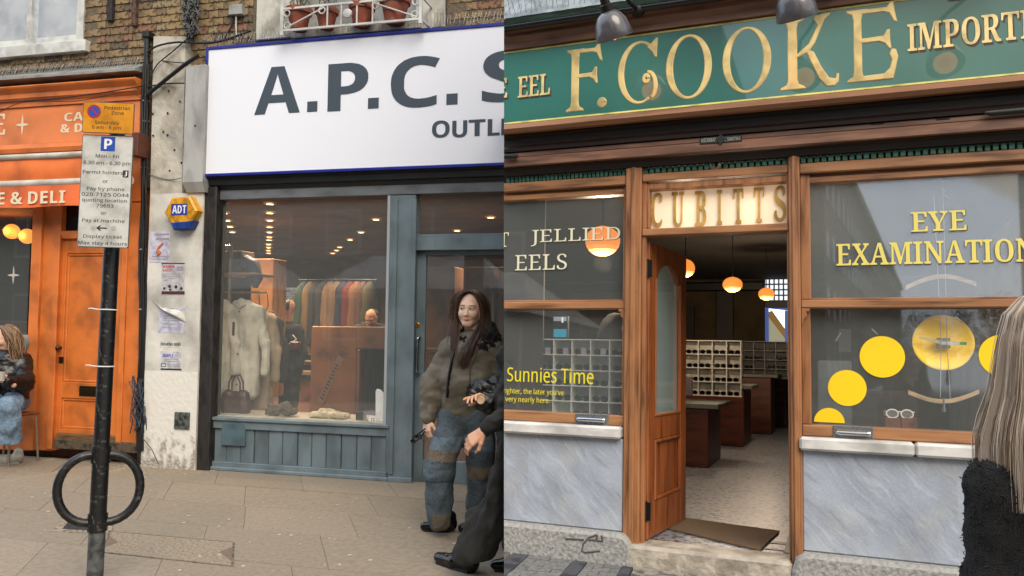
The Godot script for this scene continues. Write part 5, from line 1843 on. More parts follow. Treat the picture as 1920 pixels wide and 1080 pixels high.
func far_block(fr: Transform3D, at: Vector3, len_: float, h: float, d: float, along: Vector3, c: Color, label: String) -> void:
	along = along.normalized()
	var back := along.cross(Vector3.UP)
	if back.z < 0 and fr == FL: back = -back
	if absf(along.z) < 0.9 and back.z < 0: back = -back
	var th := T("apartment_block", label, "building", at, fr)
	no_cut = true
	var mb := MB.new()
	mb.hexa([at, at + along * len_, at + along * len_ + back * d, at + back * d, at + Vector3(0, h, 0), at + along * len_ + Vector3(0, h, 0), at + along * len_ + back * d + Vector3(0, h, 0), at + back * d + Vector3(0, h, 0)])
	P(th, "wall", mb, M("far" + label.left(8), c, 0.9, "worn", Vector3(0.25, 0.25, 0.25)))
	var cp := MB.new()
	var o := -back * 0.3
	cp.hexa([at + o + Vector3(0, h, 0), at + o + along * len_ + Vector3(0, h, 0), at + along * len_ + back * d + Vector3(0, h, 0), at + back * d + Vector3(0, h, 0), at + o + Vector3(0, h + 0.5, 0), at + o + along * len_ + Vector3(0, h + 0.5, 0), at + along * len_ + back * d + Vector3(0, h + 0.5, 0), at + back * d + Vector3(0, h + 0.5, 0)])
	P(th, "parapet", cp, M("parapet", Color(0.3, 0.28, 0.26), 0.8, "soft", Vector3(0.3, 0.3, 0.3)))
	var wm := MB.new()
	var gm := MB.new()
	var up := Vector3.UP
	for f in int(h / 2.9):
		for k in int(len_ / 2.6):
			var b := at + along * (k * 2.6 + 0.7) + up * (f * 2.9 + 1.1)
			for e in [[0.0, 1.3, 0.0, 0.1, 0.06, 0], [0.0, 1.3, 1.45, 1.55, 0.06, 0], [0.0, 0.08, 0.1, 1.45, 0.05, 0], [1.22, 1.3, 0.1, 1.45, 0.05, 0], [0.08, 1.22, 0.1, 1.45, 0.02, 1]]:
				var p := []
				for y in [e[2], e[3]]:
					for t in [[e[0], 0], [e[1], 0], [e[1], 1], [e[0], 1]]: p.append(b + along * t[0] + up * y - back * (e[4] if t[1] == 0 else -0.1))
				(gm if e[5] else wm).hexa(p)
	meta(P(th, "window_frames", wm, M("far_frame", Color(0.5, 0.49, 0.47), 0.7, "flat")), "", "", "", "stuff")
	meta(P(th, "window_panes", gm, M("dark_glass")), "", "", "", "stuff")
	no_cut = false

func tree(at: Vector3, h: float, sd: int, which: String) -> void:
	var q := RandomNumberGenerator.new()
	q.seed = sd
	no_cut = true
	var th := T("street_tree", "leafy green street tree at the end of the side street, %s of five" % which, "tree", at, FR, "trees up the side street")
	var tk := MB.new()
	tk.tube([at, at + Vector3(0.1, h * 0.3, 0), at + Vector3(0, h * 0.7, 0.1)], [0.22, 0.17, 0.06], 8)
	for i in 7:
		var a := q.randf() * TAU
		var b := at + Vector3(0, h * q.randf_range(0.3, 0.6), 0)
		tk.tube([b, b + Vector3(cos(a), 0.8, sin(a)) * h * 0.14, b + Vector3(cos(a) * 1.4, 1.7, sin(a) * 1.4) * h * 0.14], [0.08, 0.05, 0.02], 5)
	P(th, "trunk", tk, M("bark", Color(0.2, 0.17, 0.14), 0.95, "fine", Vector3(2, 2, 2)))
	var cr := MB.new()
	cr.colored = true
	for i in 26:
		var d := Vector3(q.randf_range(-1, 1), q.randf_range(-0.8, 1), q.randf_range(-1, 1))
		var c := at + Vector3(0, h * 0.66, 0) + d * Vector3(h * 0.3, h * 0.27, h * 0.3)
		var tone := q.randf_range(0.6, 1.3)
		for k in 55:
			var p := c + Vector3(q.randfn(), q.randfn(), q.randfn()) * h * 0.06
			var t := Basis(Vector3(q.randf_range(-1, 1), q.randf_range(-1, 1), q.randf_range(-1, 1)).normalized(), q.randf() * TAU)
			cr.col = Color(0.05, 0.085, 0.025) * tone
			cr.poly([p + t * Vector3(-0.13, 0, 0), p + t * Vector3(0, -0.09, 0), p + t * Vector3(0.15, 0, 0.02), p + t * Vector3(0, 0.09, 0)])
	P(th, "crown", cr, M("leaves", Color.WHITE, 0.7, "flat", Vector3.ONE, {"vc": true, "backlight": Color(0.3, 0.4, 0.1)}))
	no_cut = false

# ------------------------------------------------------------------ right: the old timber shopfront on its raised pavement
const SX := -1.35             # the right-hand shop is built from here and cut at its end plane
const EX := 2.7
func rv(y: float, z: float) -> float: return r(945, y, z).y       # height of what shows at y on the seam, at depth z
func ru(x: float, z := 0.0, y := 700.0) -> float: return r(x, y, z).x

func right_shop() -> void:
	var wo := M("teak_v", Color(0.64, 0.44, 0.285), 0.38, "grain", Vector3(3.2, 0.32, 3.2), {"dirt": Color(0.45, 0.25, 0.13), "damt": 0.4, "dscale": Vector3(2.2, 0.5, 2.2), "dcut": 0.36, "bump": 0.06, "bkind": "soft"})
	var wh := M("teak_h", Color(0.65, 0.46, 0.31), 0.4, "grain", Vector3(0.32, 3.2, 3.2), {"dirt": Color(0.46, 0.28, 0.15), "damt": 0.4, "dscale": Vector3(0.5, 2.2, 2.2), "dcut": 0.36, "bump": 0.06, "bkind": "soft"})
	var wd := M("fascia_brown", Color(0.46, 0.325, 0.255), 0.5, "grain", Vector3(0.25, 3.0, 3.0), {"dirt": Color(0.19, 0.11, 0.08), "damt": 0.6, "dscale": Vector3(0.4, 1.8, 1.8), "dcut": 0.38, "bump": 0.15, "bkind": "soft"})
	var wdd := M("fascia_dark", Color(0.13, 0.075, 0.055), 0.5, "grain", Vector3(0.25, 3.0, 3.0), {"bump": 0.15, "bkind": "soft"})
	var th := T("timber_shopfront", "old teak shopfront with an open door, two sash windows and marble stall risers", "shopfront", Vector3(0.5, 0, 0), FR)
	# --- everything over the windows, as horizontal runs
	var g0 := rv(97, 0.14)
	var g1 := rv(235, 0.14)
	var ztop := [[0.0, rv(62, 0.14)], [0.3, rv(62, 0.3)]]
	var c := MB.new()
	c.sweep(PackedVector2Array([Vector2(0, g0), Vector2(0.165, g0), Vector2(0.17, g0 + 0.035), Vector2(0.2, g0 + 0.06), Vector2(0.2, g0 + 0.085), Vector2(0.23, g0 + 0.11), Vector2(0.24, rv(60, 0.24)), Vector2(0.0, rv(60, 0.24))]), SX, EX)
	P(th, "cornice", c, wd)
	var pp := MB.new()
	pp.tube([Vector3(SX, rv(53, 0.25), 0.25), Vector3(EX, rv(53, 0.25), 0.25)], 0.021, 12)
	P(th, "conduit", pp, M("conduit", Color(0.10, 0.10, 0.11), 0.22, "soft", Vector3(2, 2, 2)))
	var gs := MB.new()
	gs.sweep(PackedVector2Array([Vector2(0, rv(47, 0.27)), Vector2(0.27, rv(47, 0.27)), Vector2(0.285, rv(37, 0.285)), Vector2(0.0, rv(34, 0.285))]), SX, EX)
	P(th, "top_board", gs, M("green_weathered", Color(0.17, 0.28, 0.24), 0.7, "worn", Vector3(0.8, 3, 3), {"bump": 0.4}))
	var ld := MB.new()
	var rows := []
	var y0 := rv(37, 0.28)
	for i in 5:
		var line := []
		var t := i / 4.0
		for j in 120:
			var x := lerpf(SX, EX, j / 119.0)
			line.append(Vector3(x, y0 + t * 0.34, 0.28 - 0.24 * t + 0.006 * sin(j * 2.3 + sin(j * 0.7)) * (0.4 + t)))
		rows.append(line)
	rows.reverse()
	ld.sheet(rows, 0.006)
	P(th, "lead_roof", ld, M("lead_pale", Color(0.56, 0.60, 0.62), 0.55, "worn", Vector3(1, 1, 1), {"bump": 0.3}))
	var sp := MB.new()
	var u := SX
	while u < EX:
		for s in [-1, 1]: sp.tube([Vector3(u, y0 + 0.03, 0.26), Vector3(u + rng.randf_range(-0.02, 0.02), y0 + 0.12, 0.26 + 0.05 * s)], 0.0018, 3, false)
		u += 0.033
	meta(P(th, "bird_spikes", sp, mats.steel_wire), "", "", "", "stuff")
	var low := rv(250, 0.17)
	var t1 := MB.new()
	t1.sweep(PackedVector2Array([Vector2(0, low), Vector2(0.165, low), Vector2(0.185, low + 0.02), Vector2(0.17, g1 - 0.012), Vector2(0.15, g1), Vector2(0.0, g1)]), SX, EX)
	P(th, "sign_sill", t1, M("sill_brown", Color(0.55, 0.38, 0.26), 0.45, "grain", Vector3(0.25, 3.0, 3.0)))
	var b0 := rv(286, 0.1)
	var t2 := MB.new()
	t2.sweep(PackedVector2Array([Vector2(0, b0), Vector2(0.1, b0), Vector2(0.105, b0 + 0.018), Vector2(0.08, b0 + 0.04), Vector2(0.085, b0 + 0.08), Vector2(0.12, b0 + 0.1), Vector2(0.13, low - 0.004), Vector2(0, low - 0.004)]), SX, EX)
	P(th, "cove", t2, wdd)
	var b1 := rv(313, 0.095)
	var t3 := MB.new()
	t3.box(Vector3(SX, (b0 + b1) / 2 + 0.012, 0.0), Vector3(EX, b0 - 0.004, 0.088), 0.003)
	P(th, "beam", t3, wd)
	var t3b := MB.new()
	t3b.box(Vector3(SX, b1, 0.0), Vector3(EX, (b0 + b1) / 2 + 0.01, 0.095), 0.004)
	P(th, "beam", t3b, M("beam_warm", Color(0.53, 0.375, 0.29), 0.5, "grain", Vector3(0.25, 3.0, 3.0), {"dirt": Color(0.2, 0.11, 0.08), "damt": 0.55, "dscale": Vector3(0.4, 2.5, 2.5), "dcut": 0.34}))
	var b2 := rv(331, 0.03)
	var t4 := MB.new()
	t4.sweep(PackedVector2Array([Vector2(0, b2), Vector2(0.03, b2), Vector2(0.04, b2 + 0.03), Vector2(0.07, b1 - 0.006), Vector2(0, b1 - 0.006)]), SX, EX)
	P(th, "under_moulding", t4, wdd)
	for q in [[1462, 243], [1645, 231], [1768, 222]]:
		var p := r(q[0], q[1] + 1.5, 0.089)
		var marks := MB.new()
		marks.box(p + Vector3(-0.03, -0.004, -0.004), p + Vector3(0.03, 0.004, 0.001), 0.001)
		P(th, "wood_split", marks, mats.dark_hole)
	var b3 := rv(344, 0.0)
	var w0 := rv(361, 0.0)
	# --- posts
	var ptop := rv(330, 0.0)
	var xs := [[ru(1172), ru(1202)], [ru(1482), ru(1503)]]
	for k in 2:
		var q = xs[k]
		var po := MB.new()
		po.box(Vector3(q[0], 0.02 if k else 0.09, -0.09), Vector3(q[1], b2, 0.03), 0.006)
		P(th, "post", po, wo)
		var pb := MB.new()
		var m := lerpf(q[0], q[1], 0.5)
		pb.box(Vector3(m - 0.012, 0.1, 0.03), Vector3(m + 0.016, b2, 0.042), 0.005)
		P(th, "post_bead", pb, wo)
	var jl := MB.new()
	jl.box(Vector3(xs[0][1], 0.11, -0.1), Vector3(xs[0][1] + 0.022, rv(330, 0), -0.002), 0.003)
	jl.box(Vector3(xs[1][0] - 0.012, 0.11, -0.1), Vector3(xs[1][0], rv(330, 0), -0.002), 0.003)
	P(th, "door_jamb", jl, wo)
	# --- ventilator strips of green slats
	var spans := [[SX, xs[0][0], 0.026], [xs[0][1], xs[1][0], 0.0345], [xs[1][1], EX, 0.0345]]
	for k in 3:
		var q = spans[k]
		var vb := MB.new()
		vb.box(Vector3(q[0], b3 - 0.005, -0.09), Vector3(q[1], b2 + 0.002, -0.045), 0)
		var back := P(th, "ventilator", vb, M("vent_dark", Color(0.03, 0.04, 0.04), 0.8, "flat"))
		var x: float = q[0] + 0.006
		var gm := M("vent_green", Color(0.22, 0.42, 0.35), 0.5, "fine", Vector3(3, 3, 3))
		while x < q[1] - 0.02:
			var sm := MB.new()
			var wd_: float = q[2] * 0.74
			sm.box(Vector3(x, b3, -0.045), Vector3(x + wd_, b2, 0.004 - 0.004 * sin(x * 40)), 0.003)
			if SEAM.distance_to(Vector3(x, b3, 0)) > 0: P(back, "slat", sm, gm)
			x += q[2]
	var ring := MB.new()
	ring.xf = Transform3D(Basis(Vector3(1, 0, 0), PI / 2), r(1341, 309, 0.0))
	ring.lathe([Vector2(0.032, -0.01), Vector2(0.032, 0.01), Vector2(0.02, 0.014), Vector2(0.016, 0.0), Vector2(0.014, -0.03), Vector2(0, -0.03)], 18)
	P(th, "keyhole_ring", ring, M("ring_steel", Color(0.5, 0.42, 0.38), 0.4, "flat", Vector3.ONE, {"metal": 0.5}))
	# --- window heads
	for k in [0, 2]:
		var q = spans[k]
		var hm := MB.new()
		hm.box(Vector3(q[0], w0, -0.09), Vector3(q[1], b3 - 0.002, 0.012), 0.005)
		hm.box(Vector3(q[0], rv(377, -0.02), -0.09), Vector3(q[1], rv(367, -0.02), -0.018), 0.004)
		hm.box(Vector3(q[0], rv(367, -0.03), -0.09), Vector3(q[1], w0, -0.04), 0.0)
		P(th, "window_head", hm, wh)
	# --- the two sash windows
	var gz := -0.045
	var vh := rv(379, gz)
	var vm1 := r(1060, 566, 0.0).y
	var vm0 := r(1060, 579, 0.0).y
	var vs1 := rv(769, 0.0)
	var vs0 := rv(787, 0.0)
	var gl := glass("shop_glass")
	for k in [0, 2]:
		var q = spans[k]
		var x0: float = q[0] if k == 0 else q[1] - EX + xs[1][1]
		var x1: float = q[1]
		var w := Node3D.new()
		var rail := MB.new()
		rail.box(Vector3(x0, vm0, -0.09), Vector3(x1, vm1, 0.008), 0.005)
		rail.box(Vector3(x0, vm1, -0.06), Vector3(x1, vm1 + 0.012, -0.012), 0.003)
		var win := P(th, "sash_window", rail, wh)
		var st := MB.new()
		if k == 0:
			st.box(Vector3(x1 - 0.022, vs1, -0.09), Vector3(x1, w0, -0.012), 0.004)
		else:
			st.box(Vector3(x0, vm0, -0.09), Vector3(x0 + 0.05, w0, -0.012), 0.004)
			st.box(Vector3(x0, vs1, -0.09), Vector3(x0 + 0.045, vm0, -0.03), 0.004)
		P(win, "stile", st, wo)
		var bt := MB.new()
		bt.box(Vector3(x0, vs0, -0.09), Vector3(x1, vs1, 0.006), 0.005)
		P(win, "bottom_rail", bt, wh)
		var p1 := MB.new()
		p1.box(Vector3(x0, vm1, gz - 0.006), Vector3(x1, vh + 0.01, gz), 0)
		P(win, "pane", p1, gl)
		if k == 2:
			var p3 := MB.new()
			p3.box(Vector3(x0, vm1, gz - 0.028), Vector3(x1, vh + 0.01, gz - 0.022), 0)
			P(win, "pane", p3, gl)
		var p2 := MB.new()
		p2.box(Vector3(x0, vs1 - 0.01, gz - 0.03), Vector3(x1, vm0 + 0.01, gz - 0.024), 0)
		P(win, "pane", p2, gl)
		var hn := MB.new()
		var hx: float = x1 - 0.001 if k == 0 else x0 + 0.001
		var s := -1.0 if k == 0 else 1.0
		var o := PackedVector2Array()
		for e in [[0, 0.0], [0.045, 0.0], [0.04, -0.018], [0.026, -0.02], [0.028, -0.045], [0.012, -0.06], [0.006, -0.085], [0, -0.085]]: o.append(Vector2(hx + s * e[0], vm0 + e[1]))
		hn.prism(o, -0.055, 0.004, 0.003)
		P(win, "sash_horn", hn, wo)
		# chrome pull
		var a := rect(FR, 1078 if k == 0 else 1562, 776 if k == 0 else 799, 1140 if k == 0 else 1638, 797 if k == 0 else 825, 0.02)
		var hp := MB.new()
		hp.box(Vector3(a.position.x, a.position.y, 0.0), Vector3(a.end.x, a.end.y, 0.016), 0.004)
		var pl := P(win, "pull_plate", hp, M("nickel", Color(0.62, 0.62, 0.62), 0.3, "fine", Vector3(4, 4, 4), {"metal": 0.7}))
		var hb := MB.new()
		var yc := a.get_center().y
		hb.tube([Vector3(a.position.x + 0.02, yc, 0.034), Vector3(a.position.x + 0.028, yc, 0.04), Vector3(a.end.x - 0.03, yc, 0.04), Vector3(a.end.x - 0.02, yc, 0.034)], [0.008, 0.013, 0.013, 0.015], 12)
		for x in [a.position.x + 0.03, a.end.x - 0.028]: hb.box(Vector3(x - 0.008, yc - 0.008, 0.01), Vector3(x + 0.008, yc + 0.008, 0.04), 0.003)
		P(pl, "pull_bar", hb, mats.chrome)
	# --- marble sills, risers and stone plinth
	var wm := M("white_marble", Color(0.84, 0.83, 0.81), 0.4, "soft", Vector3(1.2, 1.2, 1.2), {"dirt": Color(0.5, 0.48, 0.46), "damt": 0.4, "dscale": Vector3(1, 2, 1)})
	var gm2 := marble()
	var vb1 := rv(811, 0.06)
	var vp := rv(975, 0.03)
	for k in [0, 2]:
		var q = spans[k]
		var sx := [q[0], q[1] - 0.006] if k == 0 else [q[0] - 0.012, q[1]]
		if k == 0:
			var sm := MB.new()
			sm.box(Vector3(sx[0], vb1, -0.05), Vector3(sx[1], vs0 - 0.002, 0.075), 0.012)
			P(th, "marble_sill", sm, wm)
		else:
			for e in [[sx[0], ru(1716, 0.07, 840) - 0.001], [ru(1716, 0.07, 840) + 0.001, sx[1]]]:
				var sm := MB.new()
				sm.box(Vector3(e[0], vb1, -0.05), Vector3(e[1], vs0 - 0.002, 0.075), 0.012)
				P(th, "marble_sill", sm, wm)
		var rm := MB.new()
		rm.box(Vector3(q[0], vp, -0.05), Vector3(q[1] - 0.004, vb1, 0.022), 0.006)
		P(th, "marble_riser", rm, gm2)
	var st := M("plinth_stone", Color(0.64, 0.635, 0.62), 0.85, "fine", Vector3(2.2, 2.2, 2.2), {"bump": 0.5, "dirt": Color(0.45, 0.44, 0.42), "damt": 0.3, "dscale": Vector3(1.2, 1.2, 1.2)})
	for k in 2:
		var pm := MB.new()
		var o := PackedVector2Array()
		if k == 0:
			var xr := ru(1183, 0.09, 1040)
			o.append(Vector2(SX, -0.3)); o.append(Vector2(xr, -0.3))
			for i in 7:
				var a := PI / 2 * i / 6.0
				o.append(Vector2(xr - 0.075 + 0.075 * cos(a), vp - 0.09 + 0.088 * sin(a)))
			o.append(Vector2(SX, vp - 0.002))
		else:
			var xr := ru(1484, 0.09, 1060)
			o.append(Vector2(xr, -0.3)); o.append(Vector2(EX, -0.3)); o.append(Vector2(EX, vp - 0.002)); o.append(Vector2(xr + 0.06, vp - 0.002)); o.append(Vector2(xr + 0.02, vp - 0.03)); o.append(Vector2(xr, vp - 0.1))
		pm.prism(o, -0.1, 0.085, 0.02)
		var pl := P(th, "plinth", pm, st)
		if k == 0:
			var sc := MB.new()
			for q in [[[1118, 1003], [1104, 1008], [1094, 1020], [1091, 1033], [1097, 1036], [1125, 1033]], [[1105, 1012], [1130, 1015], [1128, 1004]], [[1120, 1003], [1118, 1013]], [[1060, 1010], [1095, 1012]]]:
				var pts := []
				for e in q: pts.append(r(e[0], e[1], 0.084))
				sc.tube(pts, 0.006, 5)
			P(pl, "scratched_mark", sc, M("scratch", Color(0.30, 0.29, 0.27), 0.9, "flat"))
	# --- the green glass sign
	var sg := T("gilded_sign", "long dark green glass fascia sign with large gilded capital letters", "sign", Vector3(0.6, g1, 0.14), FR)
	var sm2 := MB.new()
	sm2.box(Vector3(SX, g1 + 0.002, 0.02), Vector3(EX, g0 - 0.002, 0.14), 0)
	var face := P(sg, "face", sm2, M("green_glass", Color(0.18, 0.44, 0.40), 0.35, "soft", Vector3(0.2, 0.2, 0.2), {"coat": 1.0, "crough": 0.02}))
	var gold := M("gilding", Color(0.90, 0.80, 0.54), 0.34, "soft", Vector3(2.2, 2.2, 2.2), {"metal": 0.15})
	var edge := M("gilt_line", Color(0.92, 0.89, 0.52), 0.4, "soft", Vector3(2, 2, 2), {})
	for y in [g0, g1]:
		var lm := MB.new()
		lm.box(Vector3(SX, y + (0.004 if y == g1 else -0.014), 0.139), Vector3(EX, y + (0.014 if y == g1 else -0.004), 0.144), 0.001)
		P(sg, "gilt_line", lm, edge)
	gilt_letters(face, gold)
	var nm := T("nameplate", "small dark cast maker's plate screwed to the brown beam", "nameplate", r(1352, 268, 0.095), FR)
	var nb := MB.new()
	var na := rect(FR, 1312, 255, 1391, 268, 0.1)
	nb.box(Vector3(na.position.x, na.position.y, 0.085), Vector3(na.end.x, na.end.y, 0.1), 0.003)
	nb.xf = Transform3D(Basis(Vector3(0, 0, 1), PI / 4), r(1351, 261.5, 0.1))
	nb.box(Vector3(-0.022, -0.022, -0.012), Vector3(0.022, 0.022, 0.004), 0.003)
	P(nm, "plate", nb, M("plate_green", Color(0.15, 0.17, 0.16), 0.5, "fine", Vector3(5, 5, 5), {"metal": 0.3}))
	var nt := MB.new()
	letters(nt, "HICKMAN", "sans_bold", rect(FR, 1315, 259, 1344, 266, 0.101), 0.1, 0.0015, 3.0)
	letters(nt, "E SMITHS", "sans_bold", rect(FR, 1358, 257, 1388, 263.5, 0.101), 0.1, 0.0015, 3.0)
	P(nm, "lettering", nt, M("pale_metal", Color(0.55, 0.55, 0.5), 0.5, "flat"))
	for k in 2:
		var hm := MB.new()
		var p := [r(930, 293, 0.12), r(972, 293, 0.12)] if k == 0 else [r(1846, 213, 0.12), r(1960, 203, 0.12)]
		hm.tube([p[0] + Vector3(0, 0.004, 0), p[0].lerp(p[1], 0.1), p[0].lerp(p[1], 0.9), p[1]], [0.006, 0.016, 0.016, 0.01] if k else [0.016, 0.016, 0.014, 0.005], 8)
		S("hook_bar", ["dark iron hook bar on the brown beam at the shop's left end", "dark green iron hook bar on the brown beam at the right end"][k], "hook", hm, M("iron_green", Color(0.06, 0.09, 0.085), 0.5, "fine", Vector3(3, 3, 3)), p[0], FR)
	transom_sign(th, wh, wo, xs, b3, w0)
	door(xs)

func marble() -> StandardMaterial3D:
	var m := M("grey_marble", Color(0.66, 0.69, 0.74), 0.32, "flat")
	var n := FastNoiseLite.new()
	n.noise_type = FastNoiseLite.TYPE_SIMPLEX_SMOOTH; n.frequency = 1.0; n.fractal_octaves = 4; n.seed = 5
	var im := Image.create(512, 512, false, Image.FORMAT_RGB8)
	for y in 512:
		for x in 512:
			var s := (x + y) * 0.7071 / 512.0
			var t := (x - y) * 0.7071 / 512.0
			var wp := n.get_noise_2d(s * 3.0, t * 3.0)
			var v := 0.65 * n.get_noise_2d(s * 2.6, t * 20.0 + wp * 0.9) + 0.55 * n.get_noise_2d(s * 7.0 + 5.0, t * 55.0 + wp * 1.6)
			var w := n.get_noise_2d(s * 2.5 + 9.0, t * 4.0)
			var f := n.get_noise_2d(s * 60.0, t * 90.0)
			var k := 0.9 + 0.10 * w + 0.05 * f - 0.17 * maxf(0.0, v - 0.12) + 0.24 * maxf(0.0, -v - 0.16)
			var warm := maxf(0.0, n.get_noise_2d(s * 3.0 + 4.0, t * 3.0 - 7.0)) * 0.10
			im.set_pixel(x, y, Color(k + warm, k + warm * 0.6, k))
	m.albedo_texture = ImageTexture.create_from_image(im)
	m.uv1_scale = Vector3(0.9, 0.9, 0.9)
	return m

func arc(c: Vector2, ro: Vector2, ri: Vector2, a0: float, a1: float, ci := Vector2(), n := 28) -> PackedVector2Array:
	var p := PackedVector2Array()
	for i in n + 1:
		var a := deg_to_rad(lerpf(a0, a1, i / float(n)))
		p.append(c + Vector2(cos(a), sin(a)) * ro)
	for i in n + 1:
		var a := deg_to_rad(lerpf(a1, a0, i / float(n)))
		p.append(c + ci + Vector2(cos(a), sin(a)) * ri)
	return p
func pv(a: Array) -> PackedVector2Array:
	var p := PackedVector2Array()
	for i in range(0, a.size(), 2): p.append(Vector2(a[i], a[i + 1]))
	return p

func gilt_letters(face: Node3D, gold: Material) -> void:
	var stem := func(x0: float, x1: float) -> PackedVector2Array: return pv([x0 - 0.13, 0, x1 + 0.13, 0, x1 + 0.12, 0.035, x1 + 0.02, 0.075, x1, 0.14, x1, 0.86, x1 + 0.02, 0.925, x1 + 0.12, 0.965, x1 + 0.13, 1, x0 - 0.13, 1, x0 - 0.12, 0.965, x0 - 0.02, 0.925, x0, 0.86, x0, 0.14, x0 - 0.02, 0.075, x0 - 0.12, 0.035])
	var f_arm := pv([0.3, 0.925, 0.74, 0.925, 0.85, 0.9, 0.93, 0.78, 1.0, 0.76, 0.96, 0.9, 0.93, 1.06, 0.87, 1.05, 0.8, 0.99, 0.3, 0.99])
	var mid := pv([0.3, 0.525, 0.66, 0.525, 0.76, 0.49, 0.84, 0.41, 0.88, 0.42, 0.86, 0.55, 0.86, 0.68, 0.8, 0.68, 0.74, 0.6, 0.3, 0.59])
	var e_foot := pv([0.3, 0.0, 0.9, 0.0, 0.95, 0.14, 1.0, 0.3, 0.96, 0.4, 0.88, 0.41, 0.84, 0.34, 0.88, 0.26, 0.84, 0.15, 0.74, 0.085, 0.3, 0.075])
	var o_ring := []
	var c_parts := [arc(Vector2(0.54, 0.49), Vector2(0.54, 0.49), Vector2(0.40, 0.445), 52, 300, Vector2(0.02, 0)), pv([0.8, 0.90, 0.95, 1.0, 1.0, 1.0, 0.985, 0.86, 0.975, 0.70, 0.92, 0.70, 0.86, 0.78, 0.72, 0.87]), arc(Vector2(0.76, 0.27), Vector2(0.24, 0.24), Vector2(0.14, 0.19), -62, 95, Vector2(-0.01, 0)), arc(Vector2(0.715, 0.385), Vector2(0.1, 0.085), Vector2(0.02, 0.015), 0, 355)]
	var k_parts := [stem.call(0.17, 0.33), pv([0.3, 0.47, 0.52, 0.62, 0.66, 0.86, 0.6, 0.955, 0.62, 1.0, 0.86, 1.02, 0.87, 0.985, 0.78, 0.93, 0.62, 0.62, 0.52, 0.5, 0.3, 0.43]), pv([0.46, 0.55, 0.6, 0.5, 0.72, 0.28, 0.84, 0.12, 0.94, 0.1, 0.96, 0.17, 1.0, 0.16, 0.99, 0.05, 0.93, 0.0, 0.8, 0.0, 0.68, 0.12, 0.54, 0.38])]
	var set_ := [["F", 1056, 90, 1129, 207, [stem.call(0.2, 0.4), f_arm, mid]], ["stop", 1119, 181.5, 1137, 201.5, [arc(Vector2(0.5, 0.5), Vector2(0.5, 0.5), Vector2(0.01, 0.01), 0, 355)]], ["C", 1158, 74, 1233, 195, c_parts], ["O", 1248, 63.5, 1334.5, 185.5, o_ring], ["O", 1354, 49, 1446, 174.5, o_ring], ["K", 1457, 30, 1573, 165, k_parts], ["E", 1582, 14, 1684, 151, [stem.call(0.18, 0.34), f_arm, mid, e_foot]]]
	for q in set_:
		var a := rect(FR, q[1], q[2], q[3], q[4], 0.147)
		var mb := MB.new()
		var k := 0
		if q[0] == "O": mb.oval(a.get_center(), a.size / 2, a.size * Vector2(0.34, 0.455), 0.138, 0.144, 0.004)
		for s in q[5]:
			var o := PackedVector2Array()
			for p in s: o.append(a.position + p * a.size)
			mb.prism(o, 0.138, 0.144 + 0.0004 * k, 0.004)
			k += 1
		P(face, "gilt_letter", mb, gold)
	var cream := M("gilt_small", Color(0.92, 0.84, 0.58), 0.4, "soft", Vector3(3, 3, 3), {"metal": 0.15})
	var shade := M("letter_shade", Color(0.20, 0.13, 0.12), 0.5, "flat")
	for q in [["EEL", 971, 141, 1031, 180], ["E", 927, 147, 951, 184], ["IMPORTE", 1701, 31, 1946, 83]]:
		for s in 2:
			var mb := MB.new()
			var a := rect(FR, q[1], q[2], q[3], q[4], 0.142)
			if s == 0: a.position += Vector2(0.008, -0.012)
			letters(mb, q[0], "serif_bold", a, 0.139 if s == 0 else 0.1405, 0.002 if s == 0 else 0.003, 0.5)
			P(face, "small_lettering", mb, cream if s else shade)

func transom_sign(th: Node3D, wh: Material, wo: Material, xs: Array, b3: float, w0: float) -> void:
	var x0: float = xs[0][1]
	var x1: float = xs[1][0]
	var yh0 := r(1342, 438, 0.0).y
	var yt1 := r(1342, 336, 0.0).y
	var a := MB.new()
	a.box(Vector3(x0, r(1342, 333, 0).y, -0.09), Vector3(x1, b3 - 0.002, 0.014), 0.005)
	P(th, "transom_rail", a, wh)
	var b := MB.new()
	b.box(Vector3(x0, yh0, -0.1), Vector3(x1, r(1342, 424, 0).y, 0.012), 0.005)
	P(th, "door_head", b, wh)
	var o := rect(FR, 1219, 350, 1476, 424, -0.03)
	var sg := T("lit_transom_sign", "cream backlit panel with slim gold slab letters over the open door", "sign", Vector3(o.get_center().x, o.position.y, -0.03), FR)
	var f := MB.new()
	f.box(Vector3(x0, o.position.y, -0.09), Vector3(o.position.x, yt1, -0.005), 0.004)
	f.box(Vector3(o.end.x, o.position.y, -0.09), Vector3(x1, yt1, -0.005), 0.004)
	f.box(Vector3(o.position.x, o.end.y, -0.09), Vector3(o.end.x, yt1, -0.005), 0.004)
	P(sg, "frame", f, wo)
	var p := MB.new()
	p.box(Vector3(o.position.x, o.position.y - 0.005, -0.075), Vector3(o.end.x, o.end.y, -0.068), 0)
	P(sg, "light_panel", p, M("lit_cream", Color(0.88, 0.82, 0.73), 0.6, "flat", Vector3.ONE, {"glow": 0.09, "glowc": Color(1.0, 0.87, 0.72)}))
	for i in 2: lamp_light(sg, Vector3(lerpf(o.position.x, o.end.x, 0.25 + 0.5 * i), o.get_center().y, 0.03), Color(1.0, 0.86, 0.7), 0.0035)
	var gold := M("letter_gold", Color(0.74, 0.60, 0.30), 0.45, "soft", Vector3(3, 3, 3))
	for q in [["C", 1220.5, 362, 1241.5, 426], ["U", 1259.5, 360, 1282, 425], ["B", 1303, 358.5, 1324, 423.5], ["I", 1344.5, 356.5, 1354, 420.5], ["T", 1375, 354, 1394, 418.5], ["T", 1413.5, 351.5, 1432.5, 416], ["S", 1451, 348, 1474, 415]]:
		var m := MB.new()
		letters(m, q[0], "serif_bold", rect(FR, q[1], q[2], q[3], q[4], -0.058), -0.066, 0.012, 0.4)
		P(sg, "letter", m, gold)

